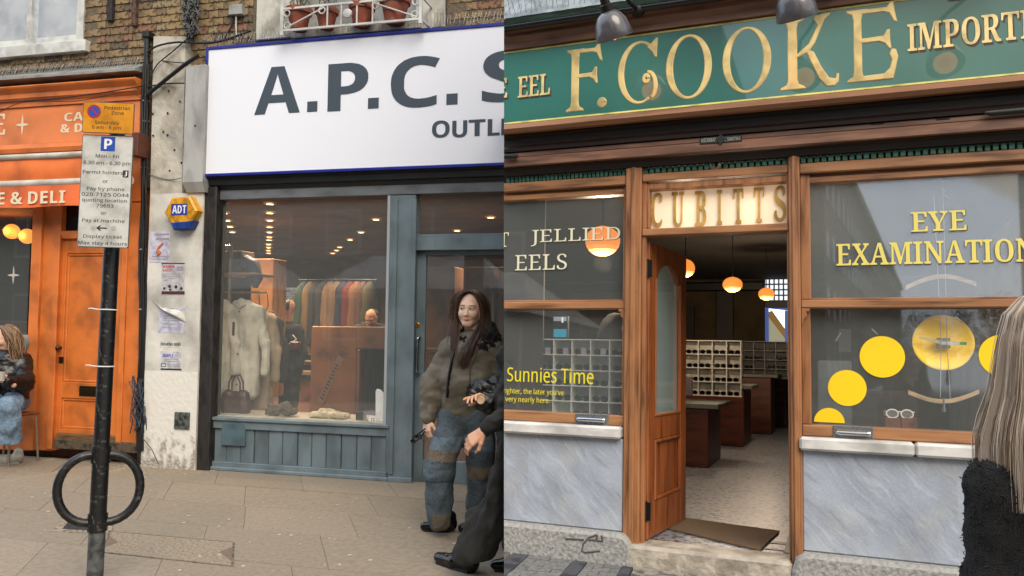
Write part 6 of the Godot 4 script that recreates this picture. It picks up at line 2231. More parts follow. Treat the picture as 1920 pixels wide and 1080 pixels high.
func door(xs: Array) -> void:
	var wo: Material = M("door_teak", Color(0.58, 0.32, 0.16), 0.4, "grain", Vector3(3.2, 0.32, 3.2), {"dirt": Color(0.36, 0.17, 0.07), "damt": 0.4, "dscale": Vector3(2.2, 0.5, 2.2), "dcut": 0.38})
	var hx := r(1216, 740, -0.05)
	var th := T("open_door", "half glazed teak door standing open into the shop, hinged at the left", "door", Vector3(hx.x, 0.12, -0.05), FR)
	var an := deg_to_rad(83.0)
	var W := 0.725
	var H := r(1218, 452, -0.05).y - 0.12
	# leaf axes: x along the leaf from the hinge, y up, z out of its visible (right-hand) face
	var xf := Transform3D(Basis(Vector3(cos(an), 0, -sin(an)), Vector3.UP, Vector3(sin(an), 0, cos(an))), Vector3(hx.x, 0.12, -0.05))
	var st := 0.115
	var f := MB.new()
	f.xf = xf
	var vg0 := H * 0.40
	f.box(Vector3(0, 0, -0.045), Vector3(st, H, 0), 0.005)
	f.box(Vector3(W - st, 0, -0.045), Vector3(W, H, 0), 0.005)
	f.box(Vector3(st, 0, -0.044), Vector3(W - st, 0.20, -0.001), 0.005)
	f.box(Vector3(st, vg0 - 0.13, -0.044), Vector3(W - st, vg0, -0.001), 0.005)
	var o := pv([st, H, W - st, H])
	for i in 13:
		var t := i / 12.0
		o.append(Vector2(lerpf(W - st, st, t), H - 0.20 - 0.0 + (0.10 * sin(t * PI) if t > 0.1 and t < 0.9 else 0.0)))
	f.prism(o, -0.044, -0.001, 0.004)
	P(th, "frame", f, wo)
	var g := MB.new()
	g.xf = xf
	g.box(Vector3(st - 0.01, vg0 - 0.01, -0.026), Vector3(W - st + 0.01, H - 0.08, -0.02), 0)
	P(th, "pane", g, glass("door_glass", Color(0.75, 0.85, 0.85), 0.22))
	var b := MB.new()
	b.xf = xf
	for s in [[st, st + 0.016], [W - st - 0.016, W - st]]: b.box(Vector3(s[0], vg0, -0.02), Vector3(s[1], H - 0.2, 0.004), 0.005)
	b.box(Vector3(st, vg0, -0.02), Vector3(W - st, vg0 + 0.016, 0.0035), 0.005)
	P(th, "glazing_bead", b, M("bead_teak", Color(0.60, 0.33, 0.14), 0.4, "grain", Vector3(3, 0.3, 3)))
	var p := MB.new()
	p.xf = xf
	p.box(Vector3(st - 0.005, 0.19, -0.03), Vector3(W - st + 0.005, vg0 - 0.12, -0.018), 0)
	for s in [[st, st + 0.02], [W - st - 0.02, W - st]]: p.box(Vector3(s[0], 0.2, -0.018), Vector3(s[1], vg0 - 0.13, 0.006), 0.007)
	p.box(Vector3(st, 0.2, -0.018), Vector3(W - st, 0.22, 0.0055), 0.007)
	p.box(Vector3(st, vg0 - 0.15, -0.018), Vector3(W - st, vg0 - 0.13, 0.0055), 0.007)
	P(th, "panel", p, wo)
	for y in [0.16, H - 0.16]:
		var h := MB.new()
		h.xf = Transform3D(Basis(), Vector3(hx.x - 0.012, 0.12 + y, -0.042))
		h.tube([Vector3(0, -0.055, 0), Vector3(0, 0.055, 0)], 0.011, 10)
		h.box(Vector3(-0.012, -0.05, -0.004), Vector3(0.03, 0.05, 0.003), 0.002)
		P(th, "hinge", h, M("hinge_iron", Color(0.08, 0.07, 0.065), 0.5, "fine", Vector3(5, 5, 5), {"metal": 0.5}))
	# gap strip at the hinge side shows light behind: a pale metal draught strip
	var e := MB.new()
	e.xf = xf
	e.tube([Vector3(-0.012, H * 0.3, -0.03), Vector3(-0.012, H * 0.78, -0.03)], 0.006, 6)
	P(th, "draught_strip", e, M("clip_white"))
	# threshold and mat
	var sm := MB.new()
	sm.box(Vector3(xs[0][0] + 0.01, -0.2, -0.14), Vector3(xs[1][0] + 0.005, 0.112, 0.07), 0.018)
	S("door_step", "worn pale marble step below the open teak door", "step", sm, M("step_marble", Color(0.72, 0.68, 0.62), 0.6, "soft", Vector3(1.5, 1.5, 1.5), {"bump": 0.5, "dirt": Color(0.38, 0.33, 0.28), "damt": 0.6, "dscale": Vector3(1.3, 1.3, 1.3)}), Vector3(0.45, -0.2, 0), FR)
	var mt := MB.new()
	var c := []
	for q in [[1249, 990], [1425, 1031], [1462, 996], [1287, 972]]: c.append(hit(FR, q[0], q[1], 0.1165, 1))
	var p8 := []
	for k in c: p8.append(k - Vector3(0, 0.004, 0))
	for k in c: p8.append(k + Vector3(0, 0.004, 0))
	mt.hexa(p8)
	S("door_mat", "worn brown coir mat lying askew inside the open door", "mat", mt, M("coir", Color(0.56, 0.46, 0.35), 1.0, "fine", Vector3(6, 6, 6), {"bump": 0.8, "bkind": "weave"}), (c[0] + c[2]) / 2.0 - Vector3(0, 0.008, 0), FR)

# sunglasses: the template is built once per look
func specs_parts(th: Node3D, at: Vector3, s: float, m: Material, lens: Material, open_ := true) -> void:
	for k in [-1, 1]:
		var a := MB.new()
		a.xf = Transform3D(Basis.from_scale(Vector3(s, s, s)), at)
		var o := PackedVector2Array()
		for i in 12:
			var t := TAU * i / 12.0
			o.append(Vector2(k * 0.034 + 0.027 * cos(t), 0.022 + 0.021 * sin(t) - 0.002 * k * cos(t)))
		a.prism(o, -0.001, 0.0015)
		P(th, "lens", a, lens)
	var f := MB.new()
	f.xf = Transform3D(Basis.from_scale(Vector3(s, s, s)), at)
	for k in [-1, 1]:
		var ring := []
		for i in 13:
			var t := TAU * i / 12.0
			ring.append(Vector3(k * 0.034 + 0.028 * cos(t), 0.022 + 0.022 * sin(t), 0.0))
		f.tube(ring, 0.0042, 5, false)
		f.tube([Vector3(k * 0.06, 0.032, 0), Vector3(k * 0.068, 0.034, -0.01), Vector3(k * 0.066, 0.028, -0.11), Vector3(k * 0.062, 0.004, -0.135)], 0.0035, 5)
	f.tube([Vector3(-0.008, 0.03, 0), Vector3(0, 0.034, 0.002), Vector3(0.008, 0.03, 0)], 0.004, 5)
	P(th, "frame", f, m)

func right_inside() -> void:
	var wallm := M("olive_wall", Color(0.36, 0.30, 0.19), 0.85, "soft", Vector3(0.6, 0.6, 0.6))
	var th := T("optician_room", "dim ochre optician's room with a terrazzo floor behind the timber front", "room", Vector3(0.5, 0.0, -4), FR, "", "structure")
	var D := -10.0
	# the party wall follows the end plane and steps round the corner where people pass
	var pts := [Vector3(-0.88, 0, -0.08), Vector3(-0.615, 0, -0.165), Vector3(-0.70, 0, -0.42), Vector3(-1.55, 0, -2.2), Vector3(-1.98, 0, -2.9), Vector3(-4.78, 0, -10.0)]
	var pw := MB.new()
	for i in pts.size() - 1:
		var a: Vector3 = pts[i]
		var b: Vector3 = pts[i + 1]
		var n := (b - a).cross(Vector3.UP).normalized() * 0.012
		if n.x < 0: n = -n
		pw.hexa([a + Vector3(0, -0.5, 0), b + Vector3(0, -0.5, 0), b + n + Vector3(0, -0.5, 0), a + n + Vector3(0, -0.5, 0), a + Vector3(0, 3.4, 0), b + Vector3(0, 3.4, 0), b + n + Vector3(0, 3.4, 0), a + n + Vector3(0, 3.4, 0)])
	S("party_wall", "dark plain end wall of the timber shop beside the walking people", "wall", pw, M("end_wall", Color(0.16, 0.13, 0.1), 0.9, "soft", Vector3(0.8, 0.8, 0.8)), Vector3(-0.7, -0.5, -0.3), FR)
	var fl := MB.new()
	fl.hexa([Vector3(-0.62, -0.1, -0.14), Vector3(EX, -0.1, -0.14), Vector3(EX, -0.1, D), Vector3(-4.7, -0.1, D), Vector3(-0.62, 0.108, -0.14), Vector3(EX, 0.108, -0.14), Vector3(EX, 0.108, D), Vector3(-4.7, 0.108, D)])
	P(th, "floor", fl, terrazzo())
	var bd := MB.new()
	var bm := M("black_mosaic", Color(0.05, 0.05, 0.055), 0.4, "fine", Vector3(4, 4, 4))
	bd.box(Vector3(0.80, 0.1085, -0.15), Vector3(0.86, 0.1105, D), 0)
	bd.box(Vector3(0.1, 0.1085, -0.62), Vector3(0.36, 0.1108, -0.57), 0)
	bd.box(Vector3(0.62, 0.1085, -0.22), Vector3(0.84, 0.1109, -0.19), 0)
	bd.box(Vector3(0.64, 0.1085, -0.42), Vector3(0.80, 0.1109, -0.36), 0)
	P(th, "floor_border", bd, bm)
	var ce := MB.new()
	ce.box(Vector3(-5, 2.62, D), Vector3(EX, 2.7, -0.02), 0)
	P(th, "ceiling", ce, M("dark_ceiling", Color(0.2, 0.165, 0.115), 0.9, "soft", Vector3(0.5, 0.5, 0.5)))
	var wl := MB.new()
	wl.box(Vector3(EX, -0.1, D), Vector3(EX + 0.1, 3.3, 0.0), 0)
	var wx0 := r(1434, 580, D).x
	var wx1 := r(1478, 580, D).x
	var wy0 := r(1455, 642, D).y
	var wy1 := r(1455, 512, D).y
	wl.box(Vector3(-5, -0.1, D - 0.1), Vector3(wx0, 2.7, D), 0)
	wl.box(Vector3(wx1, -0.1, D - 0.1), Vector3(EX, 2.7, D), 0)
	wl.box(Vector3(wx0, -0.1, D - 0.1), Vector3(wx1, wy0, D), 0)
	wl.box(Vector3(wx0, wy1, D - 0.1), Vector3(wx1, 2.7, D), 0)
	P(th, "wall", wl, wallm)
	var dp := MB.new()
	for q in [[1342, 1375, 545, 640], [1284, 1302, 575, 640]]:
		var a := rect(FR, q[0], q[2], q[1], q[3], D + 0.05)
		dp.box(Vector3(a.position.x, a.position.y - 1.0, D), Vector3(a.end.x, a.end.y, D + 0.05), 0.01)
	P(th, "panelling", dp, M("panel_dark", Color(0.15, 0.09, 0.05), 0.5, "grain", Vector3(2, 0.3, 2)))
	var dd := MB.new()
	var y9 := r(1400, 545, D + 0.1).y
	dd.box(Vector3(-4.6, y9, D), Vector3(wx0, y9 + 0.16, D + 0.1), 0.02)
	P(th, "picture_rail", dd, mats.black_mosaic)
	# stained glass window
	var sg := T("stained_glass", "leaded stained glass window with a sun ray design at the far wall", "window", Vector3((wx0 + wx1) / 2, wy0, D - 0.05), FR)
	var w := wx1 - wx0
	var h := wy1 - wy0
	var lead := MB.new()
	for i in 6: lead.box(Vector3(wx0 + w * i / 5.0 - 0.012, wy0 + h * 0.6, D - 0.06), Vector3(wx0 + w * i / 5.0 + 0.012, wy1, D - 0.03), 0)
	for i in 6: lead.box(Vector3(wx0, wy0 + h * (0.6 + 0.08 * i) - 0.012, D - 0.061), Vector3(wx1, wy0 + h * (0.6 + 0.08 * i) + 0.012, D - 0.031), 0)
	lead.box(Vector3(wx0, wy0 + h * 0.5, D - 0.1), Vector3(wx1, wy0 + h * 0.6, D + 0.02), 0.01)
	P(sg, "leading", lead, mats.black_mosaic)
	var cl := MB.new()
	cl.box(Vector3(wx0, wy0 + h * 0.6, D - 0.05), Vector3(wx1, wy1, D - 0.045), 0)
	P(sg, "pane", cl, M("lit_window_white", Color(0.7, 0.7, 0.7), 0.5, "flat", Vector3.ONE, {"glow": 0.6, "glowc": Color(0.85, 0.88, 0.92)}))
	for k in 4:
		var gp := MB.new()
		var o = [pv([0, 0, 0.16, 0, 0.16, 0.49, 1, 0.46, 1, 0.5, 0, 0.5]), pv([0.84, 0, 1, 0, 1, 0.46, 0.84, 0.46]), pv([0.16, 0.44, 0.3, 0.46, 0.84, 0.2, 0.84, 0.06, 0.16, 0.36]), pv([0.16, 0, 0.84, 0, 0.84, 0.06, 0.16, 0.36])][k]
		for i in o.size(): o[i] = Vector2(wx0, wy0) + o[i] * Vector2(w, h)
		gp.prism(o, D - 0.05, D - 0.044)
		P(sg, "pane", gp, M("lit_window_%d" % k, [Color(0.2, 0.32, 0.6), Color(0.22, 0.35, 0.62), Color(0.5, 0.36, 0.1), Color(0.6, 0.6, 0.5)][k], 0.4, "flat", Vector3.ONE, {"glow": 0.32}))
	# lanterns
	var ln := [[1130, 452, -1.2, 32, 28, "big oval paper lantern glowing behind the left window lettering"], [1285, 503, -3.2, 18, 17, "oval paper lantern half hidden by the open door"], [1373.5, 533.5, -4.6, 19, 14, "oval paper lantern in the middle of the doorway"], [1437, 551, -6.2, 15.5, 11.5, "smallest oval paper lantern near the stained glass window"]]
	for q in ln:
		var c := r(q[0], q[1], q[2])
		var e := r(q[0] + q[3], q[1], q[2])
		var f := r(q[0], q[1] + q[4], q[2])
		var rx := absf(e.x - c.x)
		var ry := absf(f.y - c.y)
		var lp := T("paper_lantern", q[5], "lantern", c - Vector3(0, ry, 0), FR, "paper lanterns in the optician's room")
		var bm2 := MB.new()
		var prof := []
		for i in 25:
			var t := PI * i / 24.0
			prof.append(Vector2(maxf(0.02, rx * sin(t)) * (1.0 if i % 2 else 0.985), -ry * cos(t)))
		bm2.lathe(prof, 28, c)
		P(lp, "shade", bm2, M("lantern_paper", Color(0.78, 0.52, 0.26), 0.8, "flat", Vector3.ONE, {"glow": 0.42, "glowc": Color(1.0, 0.58, 0.24)}))
		var cd := MB.new()
		cd.tube([c + Vector3(0, ry, 0), Vector3(c.x, 2.63, c.z)], 0.005, 5)
		P(lp, "cord", cd, mats.black_plastic)
		lamp_light(lp, c - Vector3(0, ry + 0.06, 0), Color(1.0, 0.9, 0.78), 0.4)
	# counters
	var cb := M("counter_wood", Color(0.37, 0.165, 0.07), 0.45, "grain", Vector3(0.4, 2, 2))
	var ct := M("counter_top", Color(0.42, 0.42, 0.38), 0.5, "soft", Vector3(1, 1, 1))
	var cs := [[1283, 1328, 878, 742, 757, -3.5, "nearest"], [1340, 1395, 838, 714, 722, -5.0, "second"], [1400, 1446, 815, 694, 702, -6.4, "third"], [1440, 1475, 800, 686, 692, -7.6, "farthest"]]
	for k in 4:
		var q = cs[k]
		var c := hit(FR, q[1], q[2], 0.11, 1)
		var z1 := c.z
		var top := r(q[1], q[4], z1).y
		var o := T("counter", "low timber dispensing counter with a grey top, %s of the row of four" % q[6], "counter", Vector3(c.x - 0.5, 0.11, z1 - 0.4), FR, "counters down the optician's room")
		var b := MB.new()
		b.box(Vector3(c.x - 1.1, 0.11, z1 - 0.9), Vector3(c.x, top - 0.05, z1), 0.006)
		P(o, "body", b, cb)
		var t := MB.new()
		t.box(Vector3(c.x - 1.15, top - 0.05, z1 - 0.95), Vector3(c.x + 0.1, top, z1 + 0.03), 0.006)
		P(o, "top", t, ct)
	var cp := MB.new()
	ebox(FR, cp, 1285, 706, 1298, 742, -3.7, -3.66, 0.004)
	S("leaflet_holder", "small lilac leaflet holder on the nearest counter", "leaflet holder", cp, M("leaflet", Color(0.36, 0.31, 0.35), 0.6, "flat"), r(1291, 742, -3.7), FR)
	# display shelves with their frames
	shelf_unit("white open shelf of sunglasses seen through the doorway", [1283, 638, 1389, 741], -4.35, 4, 4, "doorway shelf", Color(0.80, 0.78, 0.72), 0.1, 1.5)
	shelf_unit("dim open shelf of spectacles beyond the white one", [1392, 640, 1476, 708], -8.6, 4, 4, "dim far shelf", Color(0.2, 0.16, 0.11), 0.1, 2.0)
	shelf_unit("pale divided display shelf of sunglasses behind the left window", [1003, 636, 1178, 782], -0.42, 5, 5, "left window shelf", Color(0.78, 0.80, 0.76), 0.12, 0.78)
	window_things()

func terrazzo() -> StandardMaterial3D:
	var m := M("terrazzo", Color(0.62, 0.65, 0.70), 0.35, "flat")
	var im := Image.create(512, 512, false, Image.FORMAT_RGB8)
	im.fill(Color(0.82, 0.80, 0.78))
	var q := RandomNumberGenerator.new()
	q.seed = 77
	for i in 3600:
		var c := Color(0.12, 0.11, 0.11) if q.randf() < 0.55 else (Color(0.5, 0.47, 0.45) if q.randf() < 0.5 else Color(0.97, 0.95, 0.93))
		var s := q.randi_range(2, 7)
		var x := q.randi_range(0, 505)
		var y := q.randi_range(0, 505)
		for k in s:
			im.fill_rect(Rect2i(x + q.randi_range(-1, 1), y + k, q.randi_range(2, s), 1), c)
	m.albedo_texture = ImageTexture.create_from_image(im)
	m.uv1_scale = Vector3(0.5, 0.5, 0.5)
	return m

func shelf_unit(label: String, e: Array, z: float, nx: int, ny: int, where: String, c: Color, depth: float, sc: float) -> void:
	var a := rect(FR, e[0], e[1], e[2], e[3], z)
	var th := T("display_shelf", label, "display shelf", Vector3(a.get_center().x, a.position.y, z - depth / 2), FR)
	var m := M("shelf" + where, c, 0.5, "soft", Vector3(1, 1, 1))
	var ed := M("shelf_edge" + where, c.lightened(0.35), 0.4, "flat")
	var t := 0.006 * maxf(sc, 0.9)
	var b := MB.new()
	b.box(Vector3(a.position.x, a.position.y, z - depth - 0.01), Vector3(a.end.x, a.end.y, z - depth), 0)
	P(th, "back", b, m)
	for j in ny + 1:
		var s := MB.new()
		var y := a.position.y + a.size.y * j / ny
		s.box(Vector3(a.position.x - t, y - t, z - depth), Vector3(a.end.x + t, y, z), 0)
		P(th, "shelf", s, ed)
	for i in nx + 1:
		var s := MB.new()
		var x := a.position.x + a.size.x * i / nx
		s.box(Vector3(x - t / 2, a.position.y + 0.001, z - depth), Vector3(x + t / 2, a.end.y - t - 0.001, z - 0.002), 0)
		P(th, "divider", s, ed)
	var ord := ["first", "second", "third", "fourth", "fifth"]
	var tones := [Color(0.03, 0.03, 0.035), Color(0.08, 0.05, 0.035), Color(0.05, 0.05, 0.06), Color(0.14, 0.1, 0.07), Color(0.06, 0.045, 0.05)]
	var lens := M("tinted_lens", Color(0.025, 0.022, 0.022), 0.08, "flat")
	for j in ny:
		for i in nx:
			if where == "left window shelf" and (j == 4 and i < 2): continue
			if where == "dim far shelf" and (i + j) % 3 == 0: continue
			var k := (i * 3 + j * 5 + 1) % 5
			var at := Vector3(a.position.x + a.size.x * (i + 0.5) / nx + 0.008 * sc * sin(i * 3.0 + j), a.position.y + a.size.y * (ny - 1 - j) / ny + 0.001, z - depth * 0.3)
			var s: float = sc * [1.0, 0.92, 1.05, 0.96, 1.02][k]
			var fw := minf(s, a.size.x / nx / 0.155)
			var g := T("sunglasses", "%s pair of sunglasses from the left on the %s row of the %s" % [ord[i], ord[j], where], "sunglasses", at, FR, "sunglasses on the " + where)
			specs_parts(g, at, fw, M("frame_tone%d" % k, tones[k], 0.3, "flat"), lens)
			if where == "left window shelf" and j == 0 and i < 4:
				var cm := MB.new()
				cm.box(at + Vector3(0.0, 0.0, 0.02), at + Vector3(0.035, 0.042, 0.026), 0)
				S("price_card", "small lilac card standing by the %s sunglasses on the left window's top shelf" % ord[i], "card", cm, M("card_lilac", Color(0.62, 0.58, 0.66), 0.6, "flat"), at, FR, "cards on the left window shelf")

func disc(c: Vector3, rad: float, cut := 0.0) -> PackedVector2Array:
	var p := PackedVector2Array()
	for i in 64:
		var a := TAU * i / 64.0
		var y := sin(a) * rad
		if cut == 0.0 or y >= cut: p.append(Vector2(c.x + cos(a) * rad, c.y + y))
	return p

func window_things() -> void:
	var yel := M("yellow_vinyl", Color(0.93, 0.78, 0.01), 0.5, "flat")
	var zt := -0.044
	var zb := -0.068
	# lettering on the glass
	var cream := M("cream_letter", Color(0.84, 0.82, 0.72), 0.5, "flat")
	var gold := M("pale_gold_letter", Color(0.86, 0.80, 0.42), 0.45, "flat")
	var dark := M("letter_dark", Color(0.05, 0.045, 0.05), 0.5, "flat")
	var sets := [["JELLIED", 996, 428, 1163, 459, "serif_regular", cream, "pale serif word JELLIED EELS lettered on the upper left window", [["EELS", 966, 477, 1063, 506], ["T", 936, 436, 954, 463]]], ["EYE", 1708, 396, 1812, 433, "serif_bold", gold, "gold serif words EYE EXAMINATION lettered on the upper right window", [["EXAMINATION", 1568, 452, 1945, 494]]]]
	for q in sets:
		var a := rect(FR, q[1], q[2], q[3], q[4], zt)
		var th := T("window_lettering", q[7], "window lettering", Vector3(a.get_center().x, a.position.y, zt), FR)
		for s in 2:
			var mb := MB.new()
			for k in [[q[0], q[1], q[2], q[3], q[4]]] + q[8]:
				var b := rect(FR, k[1], k[2], k[3], k[4], zt)
				if s == 0: b.position += Vector2(0.0015, -0.002)
				if s == 0: b = b.grow(0.002)
				letters(mb, k[0], q[5], b, zt + (0.0002 if s == 0 else 0.001), 0.001, 0.5)
			P(th, ["letter_outline", "lettering"][s], mb, q[6] if s else dark)
	var ye := M("yellow_letter", Color(0.86, 0.80, 0.14), 0.5, "flat")
	var a := rect(FR, 951, 690, 1113, 718, zb)
	var th := T("window_lettering", "yellow Sunnies Time wording on the lower left window", "window lettering", Vector3(a.get_center().x, a.position.y, zb), FR)
	var mb := MB.new()
	letters(mb, "Sunnies Time", "sans_regular", a, zb, 0.0015, 0.5)
	letters(mb, "brighter, the later you've", "sans_regular", rect(FR, 938, 729, 1057, 742, zb), zb, 0.0015, 1.0)
	letters(mb, "is very nearly here.", "sans_regular", rect(FR, 938, 744, 1031, 757, zb), zb, 0.0015, 1.0)
	P(th, "lettering", mb, ye)
	# yellow discs
	for q in [[1654, 669, 43, 0.0, "largest flat yellow disc left of the yellow clock"], [1588.5, 727.5, 36.5, 0.0, "middle flat yellow disc below and left of the largest"], [1555, 792, 29, -0.001, "half yellow disc at the window's lower left corner"], [1880, 667, 46, 0.0, "flat yellow disc behind the blonde hair"]]:
		var c := r(q[0], q[1], zb)
		var e := r(q[0] + q[2], q[1], zb)
		var m := MB.new()
		m.prism(disc(c, e.x - c.x, q[3]), zb, zb + 0.0016)
		S("yellow_disc", q[4], "window sticker", m, yel, c, FR, "yellow discs on the right window")
	# hanging clock
	var zc := -0.15
	var cc := r(1767, 644, zc)
	var rad := r(1826, 644, zc).x - cc.x
	var ck := T("hanging_clock", "yellow dish clock hanging on wires behind the right window", "clock", cc, FR)
	var dm := MB.new()
	dm.xf = Transform3D(Basis(Vector3(1, 0, 0), PI / 2 - 0.12), cc)
	dm.lathe([Vector2(0, -0.004), Vector2(rad * 0.6, 0.004), Vector2(rad, 0.030), Vector2(rad, 0.036), Vector2(rad * 0.9, 0.026), Vector2(rad * 0.5, 0.012), Vector2(0, 0.008)], 48, Vector3(), true)
	P(ck, "dish", dm, M("clock_yellow", Color(1.0, 0.82, 0.03), 0.7, "flat", Vector3.ONE, {"spec": 0.2}))
	var hm := MB.new()
	var hc := cc + Vector3(0, 0, 0.045)
	hm.box(hc + Vector3(-0.03, -0.026, -0.02), hc + Vector3(0.03, 0.026, 0.012), 0.004)
	P(ck, "movement", hm, M("nickel"))
	for k in 2:
		var h := MB.new()
		h.xf = Transform3D(Basis(Vector3(0, 0, 1), [2.9, -0.02][k]), hc + Vector3(0, 0, 0.016 + 0.004 * k))
		h.prism(pv([-0.02, -0.008, 0.02, -0.009, [0.115, 0.10][k], -0.006, [0.115, 0.10][k], 0.006, 0.02, 0.009, -0.02, 0.008]), 0.0, 0.003)
		P(ck, "hand", h, [M("hand_pale", Color(0.72, 0.66, 0.5), 0.4, "flat"), M("hand_steel", Color(0.7, 0.68, 0.62), 0.4, "flat")][k])
	var gt := MB.new()
	gt.box(hc + Vector3(0.07, -0.007, 0.02), hc + Vector3(0.10, 0.007, 0.0245), 0)
	P(ck, "hand_tip", gt, M("tip_green", Color(0.15, 0.5, 0.08), 0.5, "flat"))
	var wr := MB.new()
	for x in [-0.022, 0.022]:
		wr.tube([Vector3(cc.x + x, 2.05, zc), Vector3(cc.x + x * 0.6, cc.y, zc + 0.07), Vector3(cc.x + x, r(1767, 745, zc).y, zc + 0.06)], 0.0018, 4)
	P(ck, "wire", wr, mats.clip_white)
	var pd := MB.new()
	var pb := r(1770, 772, zc + 0.06)
	pd.tube([pb + Vector3(0, 0.07, 0), pb + Vector3(0, 0.03, 0), pb], [0.003, 0.006, 0.012], 8)
	P(ck, "pendulum", pd, mats.chrome)
	for k in 2:
		var m := MB.new()
		var pts := []
		for i in 15:
			var t := i / 14.0
			pts.append(r(lerpf([1699, 1703][k], [1831, 1836][k], t), lerpf([539, 735][k], [533, 734][k], t) + [-1.0, 1.0][k] * sin(t * PI) * 18.0 - 0, [zt - 0.08, zt - 0.09][k]))
		for i in 14:
			var p: Vector3 = pts[i]
			var q: Vector3 = pts[i + 1]
			var up := Vector3(0, 0.011, 0)
			m.hexa([p - up, q - up, q - up - Vector3(0, 0, 0.008), p - up - Vector3(0, 0, 0.008), p + up, q + up, q + up - Vector3(0, 0, 0.008), p + up - Vector3(0, 0, 0.008)])
		S("wooden_arc", ["pale wooden arc hanging like a brow above the yellow clock", "pale wooden arc hanging like a smile below the yellow clock"][k], "ornament", m, M("birch", Color(0.74, 0.63, 0.47), 0.6, "grain", Vector3(1, 4, 4)), pts[7], FR)
	var dang := MB.new()
	for q in [[1763, 335, 4], [1769, 360, -4], [1777, 369, 5], [1754, 438, -3], [1797, 598, 4], [1640, 622, 5], [1572, 632, -8]]:
		var p := r(q[0], q[1], -0.3)
		dang.tube([p + Vector3(-0.014, 0.003 * q[2], 0), p + Vector3(0.014, -0.003 * q[2], 0)], 0.004, 5)
	S("glass_droplets", "scatter of small white hanging rods behind the right window", "ornament", dang, mats.clip_white, r(1765, 360, -0.3), FR)
	# block and white spectacles
	var b0 := r(1688, 800, -0.16)
	var bk := T("display_block", "small two part wooden display block under the white spectacles", "display block", b0, FR)
	for k in 2:
		var m := MB.new()
		ebox(FR, m, [1660, 1690][k], 784, [1689, 1720][k], 812, -0.25, -0.13, 0.003)
		P(bk, "block", m, M("block_wood", Color(0.42, 0.22, 0.11), 0.5, "grain", Vector3(2, 2, 2)))
	var sc := r(1687, 784.5, -0.16)
	var sp := T("white_spectacles", "chunky white spectacles standing on a wooden block in the right window", "spectacles", sc, FR)
	specs_parts(sp, sc, 1.02, M("white_frame", Color(0.85, 0.84, 0.8), 0.35, "flat"), glass("clear_lens", Color(0.85, 0.85, 0.9), 0.1))
	# window bed, screens, cupboards behind the right window
	var bed := MB.new()
	bed.box(Vector3(0.93, 0.66, -0.62), Vector3(EX, 0.745, -0.1), 0.004)
	S("window_bed", "grey display bed along the bottom of the right window", "display bed", bed, M("bed_grey", Color(0.36, 0.38, 0.36), 0.5, "soft"), Vector3(1.7, 0.66, -0.3), FR)
	var bed2 := MB.new()
	bed2.box(Vector3(-0.6, 0.66, -0.6), Vector3(-0.02, 0.735, -0.1), 0.004)
	S("window_bed", "grey display bed along the bottom of the left window", "display bed", bed2, M("bed_grey"), Vector3(-0.3, 0.66, -0.3), FR)
	var gc := MB.new()
	ebox(FR, gc, 1534, 676, 1598, 830, -0.62, -0.5, 0.01)
	S("grey_cabinet", "grey panel cabinet at the lower left of the right window", "cabinet", gc, M("cab_grey", Color(0.42, 0.44, 0.44), 0.6, "soft", Vector3(1, 1, 1)), r(1566, 830, -0.55), FR)
	var db := MB.new()
	ebox(FR, db, 1600, 733, 1722, 830, -0.75, -0.66, 0.01)
	S("brown_screen", "low brown timber screen behind the white spectacles", "screen panel", db, M("screen_brown", Color(0.24, 0.15, 0.1), 0.6, "grain", Vector3(0.5, 3, 3)), r(1660, 830, -0.7), FR)
	var nt := MB.new()
	ebox(FR, nt, 1572, 617, 1596, 660, -0.9, -0.895, 0)
	S("paper_notice", "tall pale sheet of paper pinned up inside the right window", "notice", nt, M("paper_dim", Color(0.4, 0.39, 0.37), 0.8, "fine", Vector3(6, 12, 6)), r(1584, 660, -0.9), FR)
	var sc2 := MB.new()
	ebox(FR, sc2, 1036, 592, 1064, 634, -0.9, -0.86, 0.004)
	var scr := S("screen", "small lit screen with a turquoise picture behind the left window", "screen", sc2, M("screen_dark", Color(0.2, 0.22, 0.23), 0.3, "flat"), r(1050, 634, -0.88), FR)
	for q in [[1038, 617, 1062, 632, Color(0.10, 0.42, 0.50)], [1038, 594, 1062, 602, Color(0.45, 0.47, 0.48)], [1053, 595, 1056, 605, Color(0.7, 0.75, 0.78)]]:
		var m := MB.new()
		ebox(FR, m, q[0], q[1], q[2], q[3], -0.858, -0.857 + 0.001 * (q[0] - 1038) / 15.0, 0)
		P(scr, "picture", m, M("screen_glow%d" % int(q[1]), q[4], 0.4, "flat", Vector3.ONE, {"glow": 0.6}))
	var br := MB.new()
	for q in [[945, 603, 952, 609], [972, 601, 990, 610], [972, 630, 989, 640]]: ebox(FR, br, q[0], q[1], q[2], q[3], -0.36, -0.3, 0.002)
	var rd := T("ring_mirror", "round white vanity mirror on a stand by the left window's right edge", "mirror", r(1176, 640, -0.36), FR)
	var rm := MB.new()
	rm.xf = Transform3D(Basis(Vector3(1, 0, 0), PI / 2), r(1180, 616, -0.36))
	rm.lathe([Vector2(0.045, 0), Vector2(0.045, 0.01), Vector2(0, 0.011)], 24)
	P(rd, "glass", rm, M("mirror_white", Color(0.75, 0.76, 0.77), 0.3, "flat"))
	var rs := MB.new()
	rs.tube([r(1180, 618, -0.37), r(1178, 637, -0.37)], 0.005, 6)
	P(rd, "stand", rs, mats.clip_white)
	var hy := SD.new()
	hy.cap(r(1160, 622, -1.0), r(1150, 700, -1.0), 0.14, 0.2, 0.05)
	hy.cap(r(1150, 700, -1.0), r(1146, 770, -1.0), 0.2, 0.2, 0.05)
	var hmb := MB.new()
	hy.wr = 0.02; hy.wscale = Vector3(6, 3, 6)
	hy.build(hmb, 0.03)
